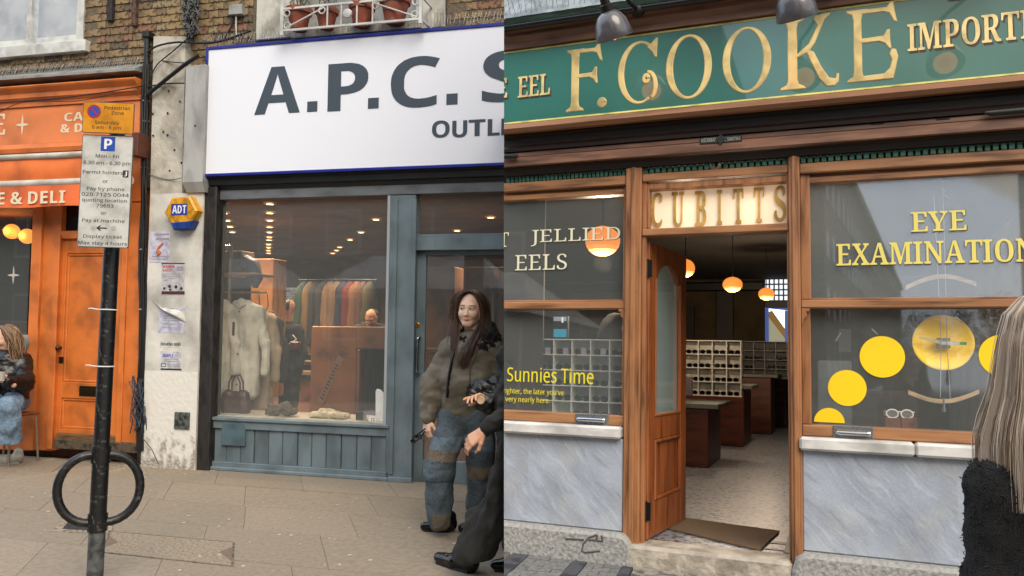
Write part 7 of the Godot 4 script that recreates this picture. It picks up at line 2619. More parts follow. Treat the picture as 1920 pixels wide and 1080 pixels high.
	S("draped_chair", "grey draped chair back behind the left window shelf", "chair", hmb, M("drape_grey", Color(0.2, 0.2, 0.21), 0.9, "soft"), r(1150, 770, -1.0), FR)

func lamps() -> void:
	var sh := M("lamp_enamel", Color(0.33, 0.32, 0.34), 0.35, "soft", Vector3(3, 3, 3), {"coat": 0.6})
	var inn := M("lamp_inner", Color(0.10, 0.13, 0.11), 0.5, "flat")
	var arm := M("lamp_arm", Color(0.12, 0.10, 0.085), 0.45, "fine", Vector3(4, 4, 4), {"metal": 0.5})
	for k in 3:
		var zc := 0.62
		var c := r([1146.0, 1490.0, 1818.0][k], [46.0, 6.0, -40.0][k], zc)
		var base := r([1195.0, 1560.0, 1890.0][k], [18.0, -30.0, -80.0][k], 0.25)
		var th := T("sign_lamp", ["dark bell shaped sign lamp on a swan neck over the gilded letters at the left", "dark bell shaped sign lamp over the gilded K", "dark bell shaped sign lamp above the small gilded word"][k], "lamp", base, FR, "swan neck lamps over the green sign")
		# the mouth looks down and back at the sign
		var ax := Vector3(0.16, -0.86, -0.48).normalized()
		var sx := ax.cross(Vector3(0, 0, 1)).normalized()
		var xf := Transform3D(Basis(sx, -ax, sx.cross(-ax)), c)
		var m := MB.new()
		m.xf = xf
		var rr := 0.095
		m.lathe([Vector2(rr, -0.07), Vector2(rr * 1.03, -0.064), Vector2(rr * 0.98, -0.03), Vector2(rr * 0.86, 0.015), Vector2(rr * 0.62, 0.05), Vector2(rr * 0.3, 0.07), Vector2(0, 0.072)], 32, Vector3(), true)
		P(th, "shade", m, sh)
		var n := MB.new()
		n.xf = xf
		n.lathe([Vector2(0, 0.06), Vector2(rr * 0.3, 0.06), Vector2(rr * 0.6, 0.04), Vector2(rr * 0.84, 0.01), Vector2(rr * 0.96, -0.03), Vector2(rr, -0.07)], 32, Vector3(), true)
		P(th, "shade_lining", n, inn)
		var nk := MB.new()
		nk.xf = xf
		nk.lathe([Vector2(rr * 0.36, 0.06), Vector2(rr * 0.34, 0.1), Vector2(rr * 0.26, 0.105), Vector2(rr * 0.24, 0.15), Vector2(0, 0.155)], 18)
		P(th, "holder", nk, arm)
		var b := MB.new()
		b.ball(c + ax * 0.05, Vector3.ONE * 0.028, 14)
		P(th, "bulb", b, M("bulb_orange", Color(1, 0.6, 0.3), 0.4, "flat", Vector3.ONE, {"glow": 1.6, "glowc": Color(1.0, 0.45, 0.12)}))
		lamp_light(th, c + ax * 0.05, Color(1.0, 0.6, 0.3), 0.006)
		var a := MB.new()
		var top := c - ax * 0.15
		a.tube([base, base + Vector3(-0.02, 0.0, 0.1), base + Vector3(-0.05, 0.06, 0.2), top + Vector3(0.05, 0.13, -0.02), top + Vector3(0.01, 0.09, 0.0), top], 0.011, 8)
		P(th, "arm", a, arm)
		var ro := MB.new()
		ro.xf = Transform3D(Basis(Vector3(1, 0, 0), PI / 2), base)
		ro.lathe([Vector2(0.04, -0.02), Vector2(0.036, 0.012), Vector2(0.02, 0.022), Vector2(0, 0.024)], 18, Vector3(), true)
		P(th, "rosette", ro, arm)

func terrace() -> void:
	var pv_ := T("raised_pavement", "", "", Vector3(0.5, -0.6, 0.5), FR, "", "structure")
	var b := MB.new()
	b.box(Vector3(SX - 0.6, -0.9, -0.1), Vector3(EX + 3, -0.022, 1.15), 0.01)
	P(pv_, "bed", b, M("terrace_bed", Color(0.35, 0.34, 0.34), 0.9, "fine", Vector3(1.5, 1.5, 1.5), {"bump": 0.5}))
	var gr := []
	for i in 4: gr.append(M("sett%d" % i, [Color(0.46, 0.465, 0.455), Color(0.49, 0.49, 0.475), Color(0.44, 0.445, 0.44), Color(0.48, 0.47, 0.46)][i], 0.85, "fine", Vector3(1.5, 1.5, 1.5) * (1.0 + 0.1 * i), {"bump": 0.5}))
	var dk := M("band_slate", Color(0.27, 0.275, 0.30), 0.8, "worn", Vector3(1, 1, 1), {"bump": 0.4})
	var lt := M("kerb_pale", Color(0.56, 0.54, 0.50), 0.85, "worn", Vector3(1.5, 1.5, 1.5), {"bump": 0.4})
	# a pale slab strip along the building's end, then dark bands running out from the wall between fields of setts
	var slab := func(x0: float, x1: float, z0: float, z1: float, m: Material, lift: float) -> void:
		var mb := MB.new()
		var s := 0.1
		var p := []
		for y in [-0.06, lift]:
			for q in [[x0, z0], [x1, z0], [x1, z1], [x0, z1]]: p.append(Vector3(q[0] + s * q[1], y, q[1]))
		mb.hexa([p[3], p[2], p[1], p[0], p[7], p[6], p[5], p[4]])
		P(pv_, "paving_block", mb, m)
	slab.call(SX, ru(953, 0.09, 1028), 0.086, 1.1, lt, 0.002)
	var bands := [[957, 996], [1072, 1106], [1164, 1192]]
	for q in bands:
		var x0 := ru(q[0] + 8, 0.09, 1042) - 0.02
		var x1 := ru(q[1], 0.09, 1042) - 0.02
		var z := 0.086
		while z < 1.1:
			slab.call(x0, x1 - 0.004, z, minf(z + 0.3, 1.12), dk, rng.randf_range(-0.001, 0.001))
			z += 0.304
	var fields := [[996, 1080], [1106, 1172]]
	for q in fields:
		var x0 := ru(q[0] + 1, 0.09, 1042) - 0.02
		var x1 := ru(q[1], 0.09, 1042) - 0.02
		var z := 0.088
		var row := 0
		while z < 0.95:
			var w := (x1 - x0) / 2.0
			var x := x0 - (w / 2 if row % 2 else 0.0)
			while x < x1 - 0.01:
				slab.call(maxf(x, x0), minf(x + w, x1) - 0.005, z, z + 0.075, gr[rng.randi() % 4], rng.randf_range(-0.003, 0.002))
				x += w
			z += 0.08; row += 1
	var x := ru(1192, 0.09, 1050) - 0.015
	while x < EX:
		slab.call(x, x + 0.27, 0.086, 0.5, [lt, gr[1], gr[0]][rng.randi() % 3], rng.randf_range(-0.001, 0.001))
		slab.call(x, x + 0.27, 0.504, 1.12, [lt, gr[1], gr[0]][rng.randi() % 3], rng.randf_range(-0.001, 0.001))
		x += 0.274
	# the storey above, out of frame, and the building's body
	no_cut = false
	var up := MB.new()
	up.box(Vector3(SX, rv(37, 0.28) + 0.3, -0.5), Vector3(EX + 0.4, 6.0, 0.03), 0)
	S("upper_wall", "brown brick upper storey above the green sign", "wall", up, M("mortar"), Vector3(0.6, 3.4, 0), FR)
	var rf := MB.new()
	rf.box(Vector3(SX - 3.5, 3.38, -10.2), Vector3(EX + 0.4, 3.5, 0.0), 0)
	rf.box(Vector3(EX + 0.1, -0.3, -10.2), Vector3(EX + 0.4, 3.5, 0.0), 0)
	S("shop_roof", "flat roof and end wall over the optician's room", "roof", rf, M("mortar"), Vector3(0, 3.4, -4), FR)

# ------------------------------------------------------------------ people
func face_basis(fwd: Vector3, up := Vector3.UP) -> Basis:
	var z := fwd.normalized()
	var x := up.cross(z).normalized()
	return Basis(x, z.cross(x), z)

# head with face, neck and ears in its own axes (x to its left, y up, z forward), added to a body mesh
func head(mb: MB, c: Vector3, b: Basis, s: float, skin: Color, lip: Color, brow: Color, neck_to: Vector3, cell := 0.0036) -> void:
	var sd := SD.new()
	sd.ell(Vector3(0, 0.026, -0.014), Vector3(0.075, 0.096, 0.094), 0.03)
	sd.ell(Vector3(0, -0.028, 0.018), Vector3(0.056, 0.07, 0.068), 0.04)
	sd.cap(Vector3(-0.007, -0.087, 0.06), Vector3(0.007, -0.087, 0.06), 0.016, 0.016, 0.03)
	for k in [-1.0, 1.0]:
		sd.cap(Vector3(0.052 * k, -0.042, 0.0), Vector3(0.016 * k, -0.083, 0.048), 0.016, 0.015, 0.035)
		sd.ell(Vector3(0.036 * k, -0.022, 0.058), Vector3(0.024, 0.022, 0.024), 0.03)
	sd.cap(Vector3(-0.036, 0.032, 0.07), Vector3(0.036, 0.032, 0.07), 0.013, 0.013, 0.02)
	for k in [-1.0, 1.0]:
		sd.ell(Vector3(0.031 * k, 0.012, 0.092), Vector3(0.022, 0.0125, 0.013), 0.01, Basis(), -1.0)
		sd.ell(Vector3(0.078 * k, -0.004, -0.008), Vector3(0.009, 0.031, 0.019), 0.012)
	sd.cap(Vector3(0, 0.014, 0.082), Vector3(0, -0.024, 0.0975), 0.0065, 0.0085, 0.014)
	for k in [-1.0, 1.0]: sd.ell(Vector3(0.0095 * k, -0.029, 0.0895), Vector3(0.007, 0.0065, 0.009), 0.008)
	for k in [-1.0, 1.0]:
		sd.cap(Vector3(0.02 * k, -0.054, 0.077), Vector3(0.003 * k, -0.0505, 0.0855), 0.004, 0.005, 0.007)
		sd.cap(Vector3(0.019 * k, -0.0565, 0.077), Vector3(0.002 * k, -0.06, 0.0845), 0.004, 0.006, 0.007)
	var inv := b.transposed()
	var nl: Vector3 = inv * (neck_to - c) / s
	sd.cap(Vector3(0, -0.055, -0.022), nl, 0.05, 0.056, 0.03)
	mb.xf = Transform3D(b.scaled(Vector3.ONE * s), c)
	mb.colored = true
	var colour := func(p: Vector3, _n: Vector3) -> Color:
		var m := absf(p.x)
		if p.z > 0.07 and m < 0.0245 - absf(p.y + 0.055) * 1.5 and absf(p.y + 0.055) < 0.009: return lip
		if p.z > 0.055 and m > 0.014 and m < 0.05 and absf(p.y - (0.0375 - 5.0 * pow(m - 0.034, 2.0))) < 0.0033: return brow
		return skin
	sd.build(mb, cell, colour)
	mb.xf = Transform3D()

func eyes(th: Node3D, c: Vector3, b: Basis, s: float, look: Vector3) -> void:
	var w := MB.new()
	var ir := MB.new()
	var la := MB.new()
	for m in [w, ir, la]: m.xf = Transform3D(b.scaled(Vector3.ONE * s), c)
	for k in [-1.0, 1.0]:
		var e := Vector3(0.031 * k, 0.0115, 0.0738)
		w.ball(e, Vector3(0.0145, 0.0125, 0.0125), 14)
		ir.ball(e + look.normalized() * 0.0072, Vector3(0.0068, 0.0068, 0.0066), 12)
		var pts := []
		for i in 7:
			var t := lerpf(-1, 1, i / 6.0)
			pts.append(e + Vector3(0.0165 * t, 0.0064 - 0.006 * t * t, 0.0122 - 0.0055 * absf(t)))
		la.tube(pts, 0.0017, 5)
	P(th, "eye_whites", w, M("eye_white", Color(0.78, 0.75, 0.72), 0.25, "flat"))
	P(th, "irises", ir, M("iris", Color(0.06, 0.035, 0.02), 0.15, "flat"))
	P(th, "lashes", la, M("lash", Color(0.03, 0.022, 0.02), 0.6, "flat"))

# a hand: wrist, direction of the fingers, back of the hand, side of the thumb (1 or -1), curl of each joint
func hand(mb: MB, wrist: Vector3, dir: Vector3, back: Vector3, thumb: float, curl: Array, s: float, skin: Color) -> void:
	var y := dir.normalized()
	var z := (back - y * back.dot(y)).normalized()
	var x := y.cross(z)
	mb.xf = Transform3D(Basis(x, y, z).scaled(Vector3.ONE * s), wrist)
	var sd := SD.new()
	sd.cap(Vector3(0, -0.06, 0), Vector3(0, 0.01, 0), 0.027, 0.024, 0.02)
	var xs := [0.03, 0.0105, -0.0095, -0.0285]
	var ln := [[0.04, 0.025, 0.02], [0.044, 0.028, 0.022], [0.041, 0.026, 0.021], [0.032, 0.02, 0.018]]
	for i in 4:
		var k := Vector3(xs[i] * thumb, [0.088, 0.091, 0.087, 0.079][i], 0)
		sd.cap(Vector3(xs[i] * 0.5 * thumb, 0.012, 0), k, 0.016, 0.0115, 0.012)
		var a := 0.0
		var p := k
		for j in 3:
			a += curl[i] * [0.8, 1.0, 0.7][j]
			var q: Vector3 = p + Vector3(xs[i] * 0.08 * thumb, cos(a), -sin(a)) * ln[i][j]
			sd.cap(p, q, 0.0092 - j * 0.0008, 0.0086 - j * 0.0009, 0.003)
			p = q
	var t0 := Vector3(0.02 * thumb, 0.018, -0.006)
	var t1 := Vector3(0.043 * thumb, 0.05, -0.018)
	var t2 := t1 + Vector3(0.012 * thumb, 0.03, -0.012 - 0.01 * curl[4])
	var t3 := t2 + Vector3(-0.004 * thumb, 0.024, -0.006 - 0.012 * curl[4])
	sd.chain([t0, t1, t2, t3], [0.016, 0.0125, 0.0105, 0.0085], 0.006)
	mb.colored = true
	mb.col = skin
	sd.build(mb, 0.0042)
	mb.col = Color.WHITE
	mb.xf = Transform3D()

# strands along guide curves in head axes: [points, how many, spread, thickness]
func strands(guides: Array, xf: Transform3D, tones: Array, sd: int) -> MB:
	var q := RandomNumberGenerator.new()
	q.seed = sd
	var mb := MB.new()
	mb.colored = true
	mb.xf = xf
	var gi := 0
	for g in guides:
		gi += 1
		var pts: Array = g[0]
		for k in g[1]:
			var off = Vector3(q.randfn(), q.randfn() * 0.4, q.randfn()) * g[2]
			var off2 = Vector3(q.randfn(), q.randfn() * 0.6, q.randfn()) * g[2]
			var ph := q.randf() * TAU
			var cv := Curve3D.new()
			for i in pts.size():
				var t := i / float(pts.size() - 1)
				var w := smoothstep(0.0, 0.5, t)
				var p: Vector3 = pts[i] + off * (0.25 + 0.75 * w) + off2 * w * w * 0.8 + Vector3(sin(ph + t * 9.0), 0, cos(ph + t * 8.0)) * 0.004 * w * g[4]
				var tan: Vector3 = (pts[mini(i + 1, pts.size() - 1)] - pts[maxi(i - 1, 0)]) / 6.0
				cv.add_point(p, -tan, tan)
			var path := []
			var m: int = g[5]
			var total := cv.get_baked_length()
			for i in m + 1: path.append(cv.sample_baked(total * i / m, true))
			var rad := []
			for i in m + 1: rad.append(g[3] * (1.0 - 0.75 * pow(i / float(m), 3.0)))
			var f := 0.5 + 0.5 * sin(gi * 1.9 + off.x / g[2] * 0.8) + q.randf_range(-0.18, 0.18)
			mb.col = tones[clampi(int(f * tones.size()), 0, tones.size() - 1)] * q.randf_range(0.88, 1.12)
			mb.tube(path, rad, 4, false)
	return mb

# torso and sleeves of a top, legs of trousers, shoes and the body beneath, from joints
func fig(called: String, label: String, base: Vector3, J: Dictionary, o: Dictionary) -> Node3D:
	var th := T(called, label, "person", base, FL)
	var skin: Color = o.skin
	var body := MB.new()
	body.colored = true
	var sd := SD.new()
	sd.chain([J.neck, (J.sl + J.sr) / 2.0], [0.052, 0.056], 0.03)
	sd.chain([J.neck, J.neck.lerp(J.hl.lerp(J.hr, 0.5), 0.5), J.hl.lerp(J.hr, 0.5)], [0.05, 0.07, 0.075], 0.03)
	for s in ["l", "r"]:
		if J.has("s" + s): sd.chain([(J.sl + J.sr) / 2.0, J["s" + s], J["e" + s], J["w" + s]], [0.05, 0.045, 0.036, 0.026], 0.03)
		sd.chain([J["h" + s], J["k" + s], J["a" + s]], [0.07, 0.05, 0.036], 0.04)
	body.col = skin
	sd.build(body, 0.022)
	body.col = Color.WHITE
	if J.has("head"): head(body, J.head, o.face, o.hs, skin, o.get("lip", skin), o.get("brow", skin), J.neck, o.get("hcell", 0.0036))
	for h in o.get("hands", []): hand(body, h[0], h[1], h[2], h[3], h[4], h[5], skin)
	P(th, "body", body, M("skin", Color.WHITE, 0.5, "flat", Vector3.ONE, {"vc": true}))
	# top
	var tr: Array = o.top_r        # shoulder, chest, waist, hem, sleeve top, elbow, cuff
	var top := SD.new()
	top.wr = o.get("top_wr", 0.02); top.wscale = o.get("top_ws", Vector3(5, 9, 5)); top.seedn = o.get("seed", 1)
	var hem: Vector3 = o.hem
	var across: Vector3 = (J.sr - J.sl)
	top.cap(J.sl, J.sr, tr[0], tr[0], 0.06)
	var nb: Vector3 = J.neck
	top.cap(nb, (J.sl + J.sr) / 2.0, tr[0] * 0.85, tr[0], 0.05)
	for k in [-1.0, 0.0, 1.0]:
		var sc: Vector3 = (J.sl + J.sr) / 2.0 + across * 0.22 * k
		var mid := sc.lerp(hem + across * 0.22 * k, 0.5)
		top.cap(sc + Vector3(0, -0.04, 0), mid, tr[1], tr[2], 0.08)
		top.cap(mid, hem + across * 0.22 * k, tr[2], tr[3], 0.06)
	for s in ["l", "r"]:
		top.chain([J["s" + s], J["e" + s], J["w" + s]], [tr[4], tr[5], tr[6]], 0.045)
	var tm := MB.new()
	top.build(tm, o.get("tcell", 0.014))
	P(th, o.get("top_name", "jacket"), tm, o.top_m)
	# trousers
	var lr: Array = o.leg_r        # hip, thigh, knee, hem
	var le := SD.new()
	le.flat = minf(J.al.y, J.ar.y) - o.get("hem_drop", 0.04)
	le.wr = o.get("leg_wr", 0.025); le.wscale = o.get("leg_ws", Vector3(6, 5, 6)); le.seedn = o.get("seed", 1) + 4
	le.cap(J.hl, J.hr, lr[0], lr[0], 0.08)
	for s in ["l", "r"]: le.chain([J["h" + s], J["h" + s].lerp(J["k" + s], 0.5), J["k" + s], J["k" + s].lerp(J["a" + s], 0.55), J["a" + s]], [lr[1], (lr[1] + lr[2]) / 2, lr[2], (lr[2] + lr[3]) / 2, lr[3]], 0.04)
	var lm := MB.new()
	if o.has("leg_colour"):
		lm.colored = true
		le.build(lm, o.get("lcell", 0.014), o.leg_colour)
	else: le.build(lm, o.get("lcell", 0.016))
	P(th, o.get("leg_name", "trousers"), lm, o.leg_m)
	for s in ["l", "r"]:
		if not J.has("t" + s): continue
		var sh := SD.new()
		var heel: Vector3 = J["b" + s]
		var toe: Vector3 = J["t" + s]
		var rr: float = o.get("shoe", 0.04)
		sh.cap(heel, heel.lerp(toe, 0.5), rr, rr * 1.05, 0.03)
		sh.cap(heel.lerp(toe, 0.5), toe, rr * 1.05, rr * 0.72, 0.03)
		sh.cap(heel + Vector3(0, 0.02, 0), heel + Vector3(0, 0.07, 0), rr, rr * 0.95, 0.03)
		var sm := MB.new()
		sh.build(sm, 0.009)
		var shoe := P(th, "shoe", sm, o.shoe_m)
		var so := MB.new()
		so.tube([heel - Vector3(0, rr * 0.86, 0), heel.lerp(toe, 0.5) - Vector3(0, rr * 0.95, 0), toe - Vector3(0, rr * 0.6, 0)], [rr * 0.85, rr * 0.95, rr * 0.6], 10)
		P(shoe, "sole", so, o.get("sole_m", M("sole_black", Color(0.04, 0.04, 0.04), 0.7, "flat")))
	return th

func people() -> void:
	var denim := M("denim", Color.WHITE, 0.92, "fine", Vector3(2.5, 2.5, 2.5), {"vc": true, "bump": 0.12, "bkind": "weave"})
	var blackcloth := M("black_cloth", Color(0.045, 0.047, 0.05), 0.85, "soft", Vector3(2, 2, 2), {"rim": 0.25, "bump": 0.1, "bkind": "weave"})
	var skin := Color(0.62, 0.40, 0.295)
	# --- the woman in the olive bomber jacket
	var z := 1.8
	var J := {"head": l(881, 583, z), "neck": l(888, 628, z - 0.04), "sl": l(846, 655, z + 0.02), "sr": l(931, 653, z - 0.03), "el": l(812, 722, z + 0.0), "wl": l(802, 782, z + 0.06), "er": l(948, 726, z - 0.02), "wr": l(935, 768, z + 0.14), "hl": l(852, 778, z), "hr": l(897, 778, z - 0.02), "kl": l(824, 878, z + 0.1), "kr": l(903, 880, z - 0.1), "al": l(824, 973, z + 0.08), "ar": l(897, 985, z - 0.16)}
	var f := lg(845, 996)
	J.bl = Vector3(f.x, 0.045, f.z)
	J.tl = Vector3(f.x - 0.2, 0.035, f.z + 0.05)
	f = lg(893, 999)
	J.br = Vector3(f.x + 0.02, 0.045, f.z - 0.1)
	J.tr = Vector3(f.x - 0.11, 0.035, f.z + 0.02)
	var fb := face_basis(Vector3(0.06, -0.02, 1.0), Vector3(0.03, 1, 0))
	var blue := Color(0.085, 0.115, 0.14)
	var leg := func(p: Vector3, n: Vector3) -> Color:
		var y = (J.hl.y - p.y) / (J.hl.y - J.al.y)
		var c := blue * (0.9 + 0.18 * sin(p.x * 23.0 + sin(p.y * 31.0)) * sin(p.y * 19.0 + p.z * 27.0))
		var front := n.z > 0.05
		if p.x < J.hr.x - 0.12 and absf(y - 0.37 - 0.12 * (p.x - J.kl.x)) < 0.045 and front: c = Color(0.16, 0.12, 0.09)
		elif p.x > J.kr.x - 0.11 and absf(y - 0.56) < 0.06 and front: c = Color(0.17, 0.13, 0.095)
		elif y > 0.93 and front and p.x < J.hr.x - 0.1 and p.x > J.al.x - 0.03: c = Color(0.15, 0.12, 0.09)
		elif absf(y - 0.62) < 0.008 or absf(y - 0.43) < 0.006: c = Color(0.03, 0.045, 0.065)
		elif y > 0.2 and y < 0.34 and front: c = Color(0.14, 0.19, 0.235)
		elif y > 0.5 and y < 0.58: c = Color(0.11, 0.155, 0.195)
		return c
	var bomber := M("bomber_olive", Color(0.385, 0.36, 0.31), 0.6, "soft", Vector3(1.6, 1.6, 1.6), {"rim": 0.2, "dirt": Color(0.29, 0.27, 0.235), "damt": 0.4, "dscale": Vector3(2, 2, 2)})
	var hair_t := [Color(0.05, 0.026, 0.016), Color(0.075, 0.038, 0.023), Color(0.11, 0.056, 0.033), Color(0.03, 0.017, 0.012)]
	var cam = (FL.affine_inverse() * CAMX.origin - J.head).normalized()
	var w := fig("person", "woman in olive bomber jacket and patched blue jeans passing the glazed door", Vector3(J.hl.x, 0, z), J, {"skin": skin, "lip": Color(0.44, 0.19, 0.16), "brow": Color(0.12, 0.07, 0.05), "face": fb, "hs": 1.13, "hem": l(872, 768, z), "top_r": [0.085, 0.135, 0.15, 0.105, 0.09, 0.10, 0.062], "top_m": bomber, "top_wr": 0.018, "top_ws": Vector3(5, 9, 5), "leg_r": [0.112, 0.118, 0.11, 0.094], "leg_m": denim, "leg_colour": leg, "leg_wr": 0.016, "leg_ws": Vector3(8, 6, 8), "leg_name": "jeans", "shoe_m": M("patent_black", Color(0.02, 0.02, 0.022), 0.15, "flat"), "shoe": 0.045, "hands": [[l(801, 785, z + 0.07), l(800, 812, z + 0.09) - l(801, 785, z + 0.07), Vector3(-0.5, 0, 0.85), -1.0, [0.55, 0.6, 0.62, 0.65, 0.5], 1.05]], "seed": 3})
	eyes(w, J.head, fb, 1.13, Vector3(-0.42, 0.0, 0.9))
	# hair: crown, and long locks down both sides
	var hx := Transform3D(fb.scaled(Vector3.ONE * 1.13), J.head)
	var cap := SD.new()
	cap.ell(Vector3(0, 0.033, -0.036), Vector3(0.086, 0.097, 0.088), 0.02)
	cap.ell(Vector3(0, -0.045, -0.05), Vector3(0.085, 0.09, 0.06), 0.04)
	cap.ell(Vector3(0, -0.025, 0.09), Vector3(0.068, 0.112, 0.085), 0.02, Basis(), -1.0)
	var cm := MB.new()
	cm.xf = hx
	cm.colored = true
	cm.col = Color(0.035, 0.018, 0.011)
	cap.build(cm, 0.006)
	var g := []
	for s in [-1.0, 1.0]:
		g.append([[Vector3(0.0, 0.135, 0.02), Vector3(0.068 * s, 0.105, 0.025), Vector3(0.094 * s, 0.02, 0.0), Vector3(0.10 * s, -0.08, 0.0), Vector3(0.082 * s, -0.18, 0.07), Vector3(0.065 * s, -0.27, 0.13)], 170, 0.011, 0.0019, 1.2, 12])
		g.append([[Vector3(0.003 * s, 0.134, 0.045), Vector3(0.042 * s, 0.124, 0.054), Vector3(0.079 * s, 0.07, 0.04), Vector3(0.094 * s, 0.0, 0.016), Vector3(0.104 * s, -0.1, 0.02), Vector3(0.09 * s, -0.2, 0.07)], 170, 0.006, 0.0018, 1.0, 12])
		g.append([[Vector3(0.002 * s, 0.137, 0.0), Vector3(0.05 * s, 0.132, 0.01), Vector3(0.09 * s, 0.075, -0.01), Vector3(0.102 * s, 0.0, -0.03), Vector3(0.115 * s, -0.12, -0.02)], 160, 0.012, 0.0019, 1.0, 10])
		g.append([[Vector3(0.0, 0.135, -0.02), Vector3(0.075 * s, 0.09, -0.02), Vector3(0.1 * s, -0.02, -0.03), Vector3(0.11 * s, -0.12, 0.0), Vector3(0.1 * s, -0.22, 0.06), Vector3(0.085 * s, -0.30, 0.10)], 150, 0.014, 0.002, 1.5, 12])
		g.append([[Vector3(0.0, 0.14, 0.0), Vector3(0.05 * s, 0.132, 0.03), Vector3(0.083 * s, 0.07, 0.03), Vector3(0.094 * s, 0.0, 0.015)], 60, 0.005, 0.003, 0.3, 10])
	g.append([[Vector3(0.09, -0.08, 0.03), Vector3(0.07, -0.17, 0.10), Vector3(0.03, -0.28, 0.15), Vector3(0.0, -0.37, 0.15)], 150, 0.016, 0.002, 2.0, 12])
	P(w, "hair", merge(cm, strands(g, hx, hair_t, 5)), M("hair", Color.WHITE, 0.45, "flat", Vector3.ONE, {"vc": true}))
	# fur collar, hoops, strap, jewellery
	var fur := SD.new()
	fur.wr = 0.045; fur.wscale = Vector3(22, 22, 22)
	fur.chain([l(868, 640, z + 0.08), l(862, 634, z - 0.05), l(885, 622, z - 0.14), l(915, 622, z - 0.1), l(921, 636, z + 0.03), l(906, 650, z + 0.1)], [0.04, 0.05, 0.06, 0.068, 0.066, 0.045], 0.03)
	var fm := MB.new()
	fur.build(fm, 0.012)
	P(w, "fur_collar", fm, M("fur_black", Color(0.018, 0.015, 0.015), 1.0, "fine", Vector3(8, 8, 8), {"bump": 0.8, "bkind": "fur", "rim": 0.4}))
	var er := MB.new()
	for s in [-1.0, 1.0]:
		var ring := []
		var c = J.head + fb * Vector3(0.088 * s, -0.062, 0.0) * 1.13
		for i in 17: ring.append(c + fb * Vector3(0.008 * sin(TAU * i / 16.0), 0.026 * cos(TAU * i / 16.0), 0.022 * sin(TAU * i / 16.0)))
		er.tube(ring, 0.0028, 6, false)
	P(w, "hoop_earring", er, mats.chrome)
	var stp := MB.new()
	stp.tube([l(853, 642, z + 0.1), l(849, 665, z + 0.16), l(842, 705, z + 0.17), l(838, 745, z + 0.15)], 0.012, 6)
	P(w, "bag_strap", stp, mats.black_leather_gloss)
	var zp := MB.new()
	zp.tube([l(882, 668, z + 0.165), l(881, 700, z + 0.18), l(880, 730, z + 0.185), l(879, 762, z + 0.16)], 0.005, 5)
	P(w, "zip", zp, M("zip_grey", Color(0.35, 0.34, 0.32), 0.4, "flat", Vector3.ONE, {"metal": 0.6}))
	var gl := T("hand_held_sunglasses", "black sunglasses dangling from the hand of the woman in olive", "sunglasses", l(786, 818, z + 0.12), FL)
	var gm := MB.new()
	for q in [[[798, 803], [786, 812], [772, 822]], [[797, 808], [789, 820], [776, 830]], [[786, 812], [790, 820], [789, 824]]]:
		var pts := []
		for e in q: pts.append(l(e[0], e[1], z + 0.12))
		gm.tube(pts, 0.006, 5)
	P(gl, "frame", gm, mats.black_leather_gloss)
	var gl2 := MB.new()
	for q in [[781, 818], [775, 827]]: gl2.ball(l(q[0], q[1], z + 0.12), Vector3(0.026, 0.016, 0.004), 10)
	P(gl, "lens", gl2, mats.tinted_lens)

	# --- the person in black at the corner, stepping left
	var dp := 5.14
	var K := {"neck": dl(984, 628, dp), "head": dl(982, 582, dp), "sl": dl(957, 668, dp - 0.13), "sr": dl(966, 668, dp + 0.13), "el": dl(958, 772, dp - 0.17), "wl": dl(912, 806, dp - 0.2), "er": dl(952, 738, dp + 0.16), "wr": dl(909, 746, dp + 0.05), "hl": dl(962, 838, dp - 0.07), "hr": dl(972, 838, dp + 0.08), "kl": dl(938, 935, dp - 0.1), "kr": dl(976, 935, dp + 0.08), "al": dl(889, 1035, dp - 0.1), "ar": dl(976, 1020, dp + 0.08)}
	f = lg(884, 1074)
	K.bl = Vector3(f.x, 0.05, f.z)
	f = lg(822, 1057)
	K.tl = Vector3(f.x, 0.045, f.z)
	K.br = Vector3(K.ar.x + 0.02, 0.05, K.ar.z)
	K.tr = Vector3(K.ar.x - 0.16, 0.04, K.ar.z + 0.03)
	var right_ := CAMX.basis.x
	var lf := FL.basis.inverse() * -right_
	var fk := face_basis(lf + Vector3(0, -0.05, 0.1))
	var slick := M("black_slick", Color(0.028, 0.03, 0.036), 0.42, "soft", Vector3(2, 2, 2))
	var p2 := fig("person", "person in black padded jacket and wide black trousers stepping past the corner", Vector3(K.hl.x, 0, K.hl.z), K, {"skin": Color(0.50, 0.27, 0.17), "brow": Color(0.04, 0.025, 0.02), "lip": Color(0.4, 0.16, 0.13), "face": fk, "hs": 1.1, "hcell": 0.006, "hem": dl(965, 838, dp), "top_r": [0.07, 0.085, 0.1, 0.095, 0.07, 0.075, 0.05], "top_m": blackcloth, "top_wr": 0.035, "leg_r": [0.085, 0.1, 0.115, 0.125], "leg_m": M("black_wool", Color(0.05, 0.055, 0.052), 0.85, "soft", Vector3(2, 2, 2), {"bump": 0.1, "bkind": "weave", "rim": 0.2}), "leg_wr": 0.05, "leg_ws": Vector3(6, 3, 6), "shoe_m": mats.patent_black, "shoe": 0.046, "hands": [[dl(906, 808, dp - 0.2), dl(872, 834, dp - 0.2) - dl(906, 808, dp - 0.2), Vector3(-0.35, 0.35, 0.85), -1.0, [0.45, 0.5, 0.55, 0.6, 0.5], 1.12], [dl(911, 748, dp + 0.02), dl(897, 744, dp - 0.02) - dl(911, 748, dp + 0.02), Vector3(0.1, 0.5, -0.8), 1.0, [0.25, 0.5, 0.6, 0.6, 0.4], 1.0]], "seed": 9})
	var sl := SD.new()
	sl.wr = 0.035; sl.wscale = Vector3(9, 9, 9)
	sl.chain([dl(955, 700, dp + 0.13), dl(945, 738, dp + 0.12), dl(918, 745, dp + 0.08), dl(893, 740, dp + 0.06)], [0.08, 0.10, 0.10, 0.085], 0.05)
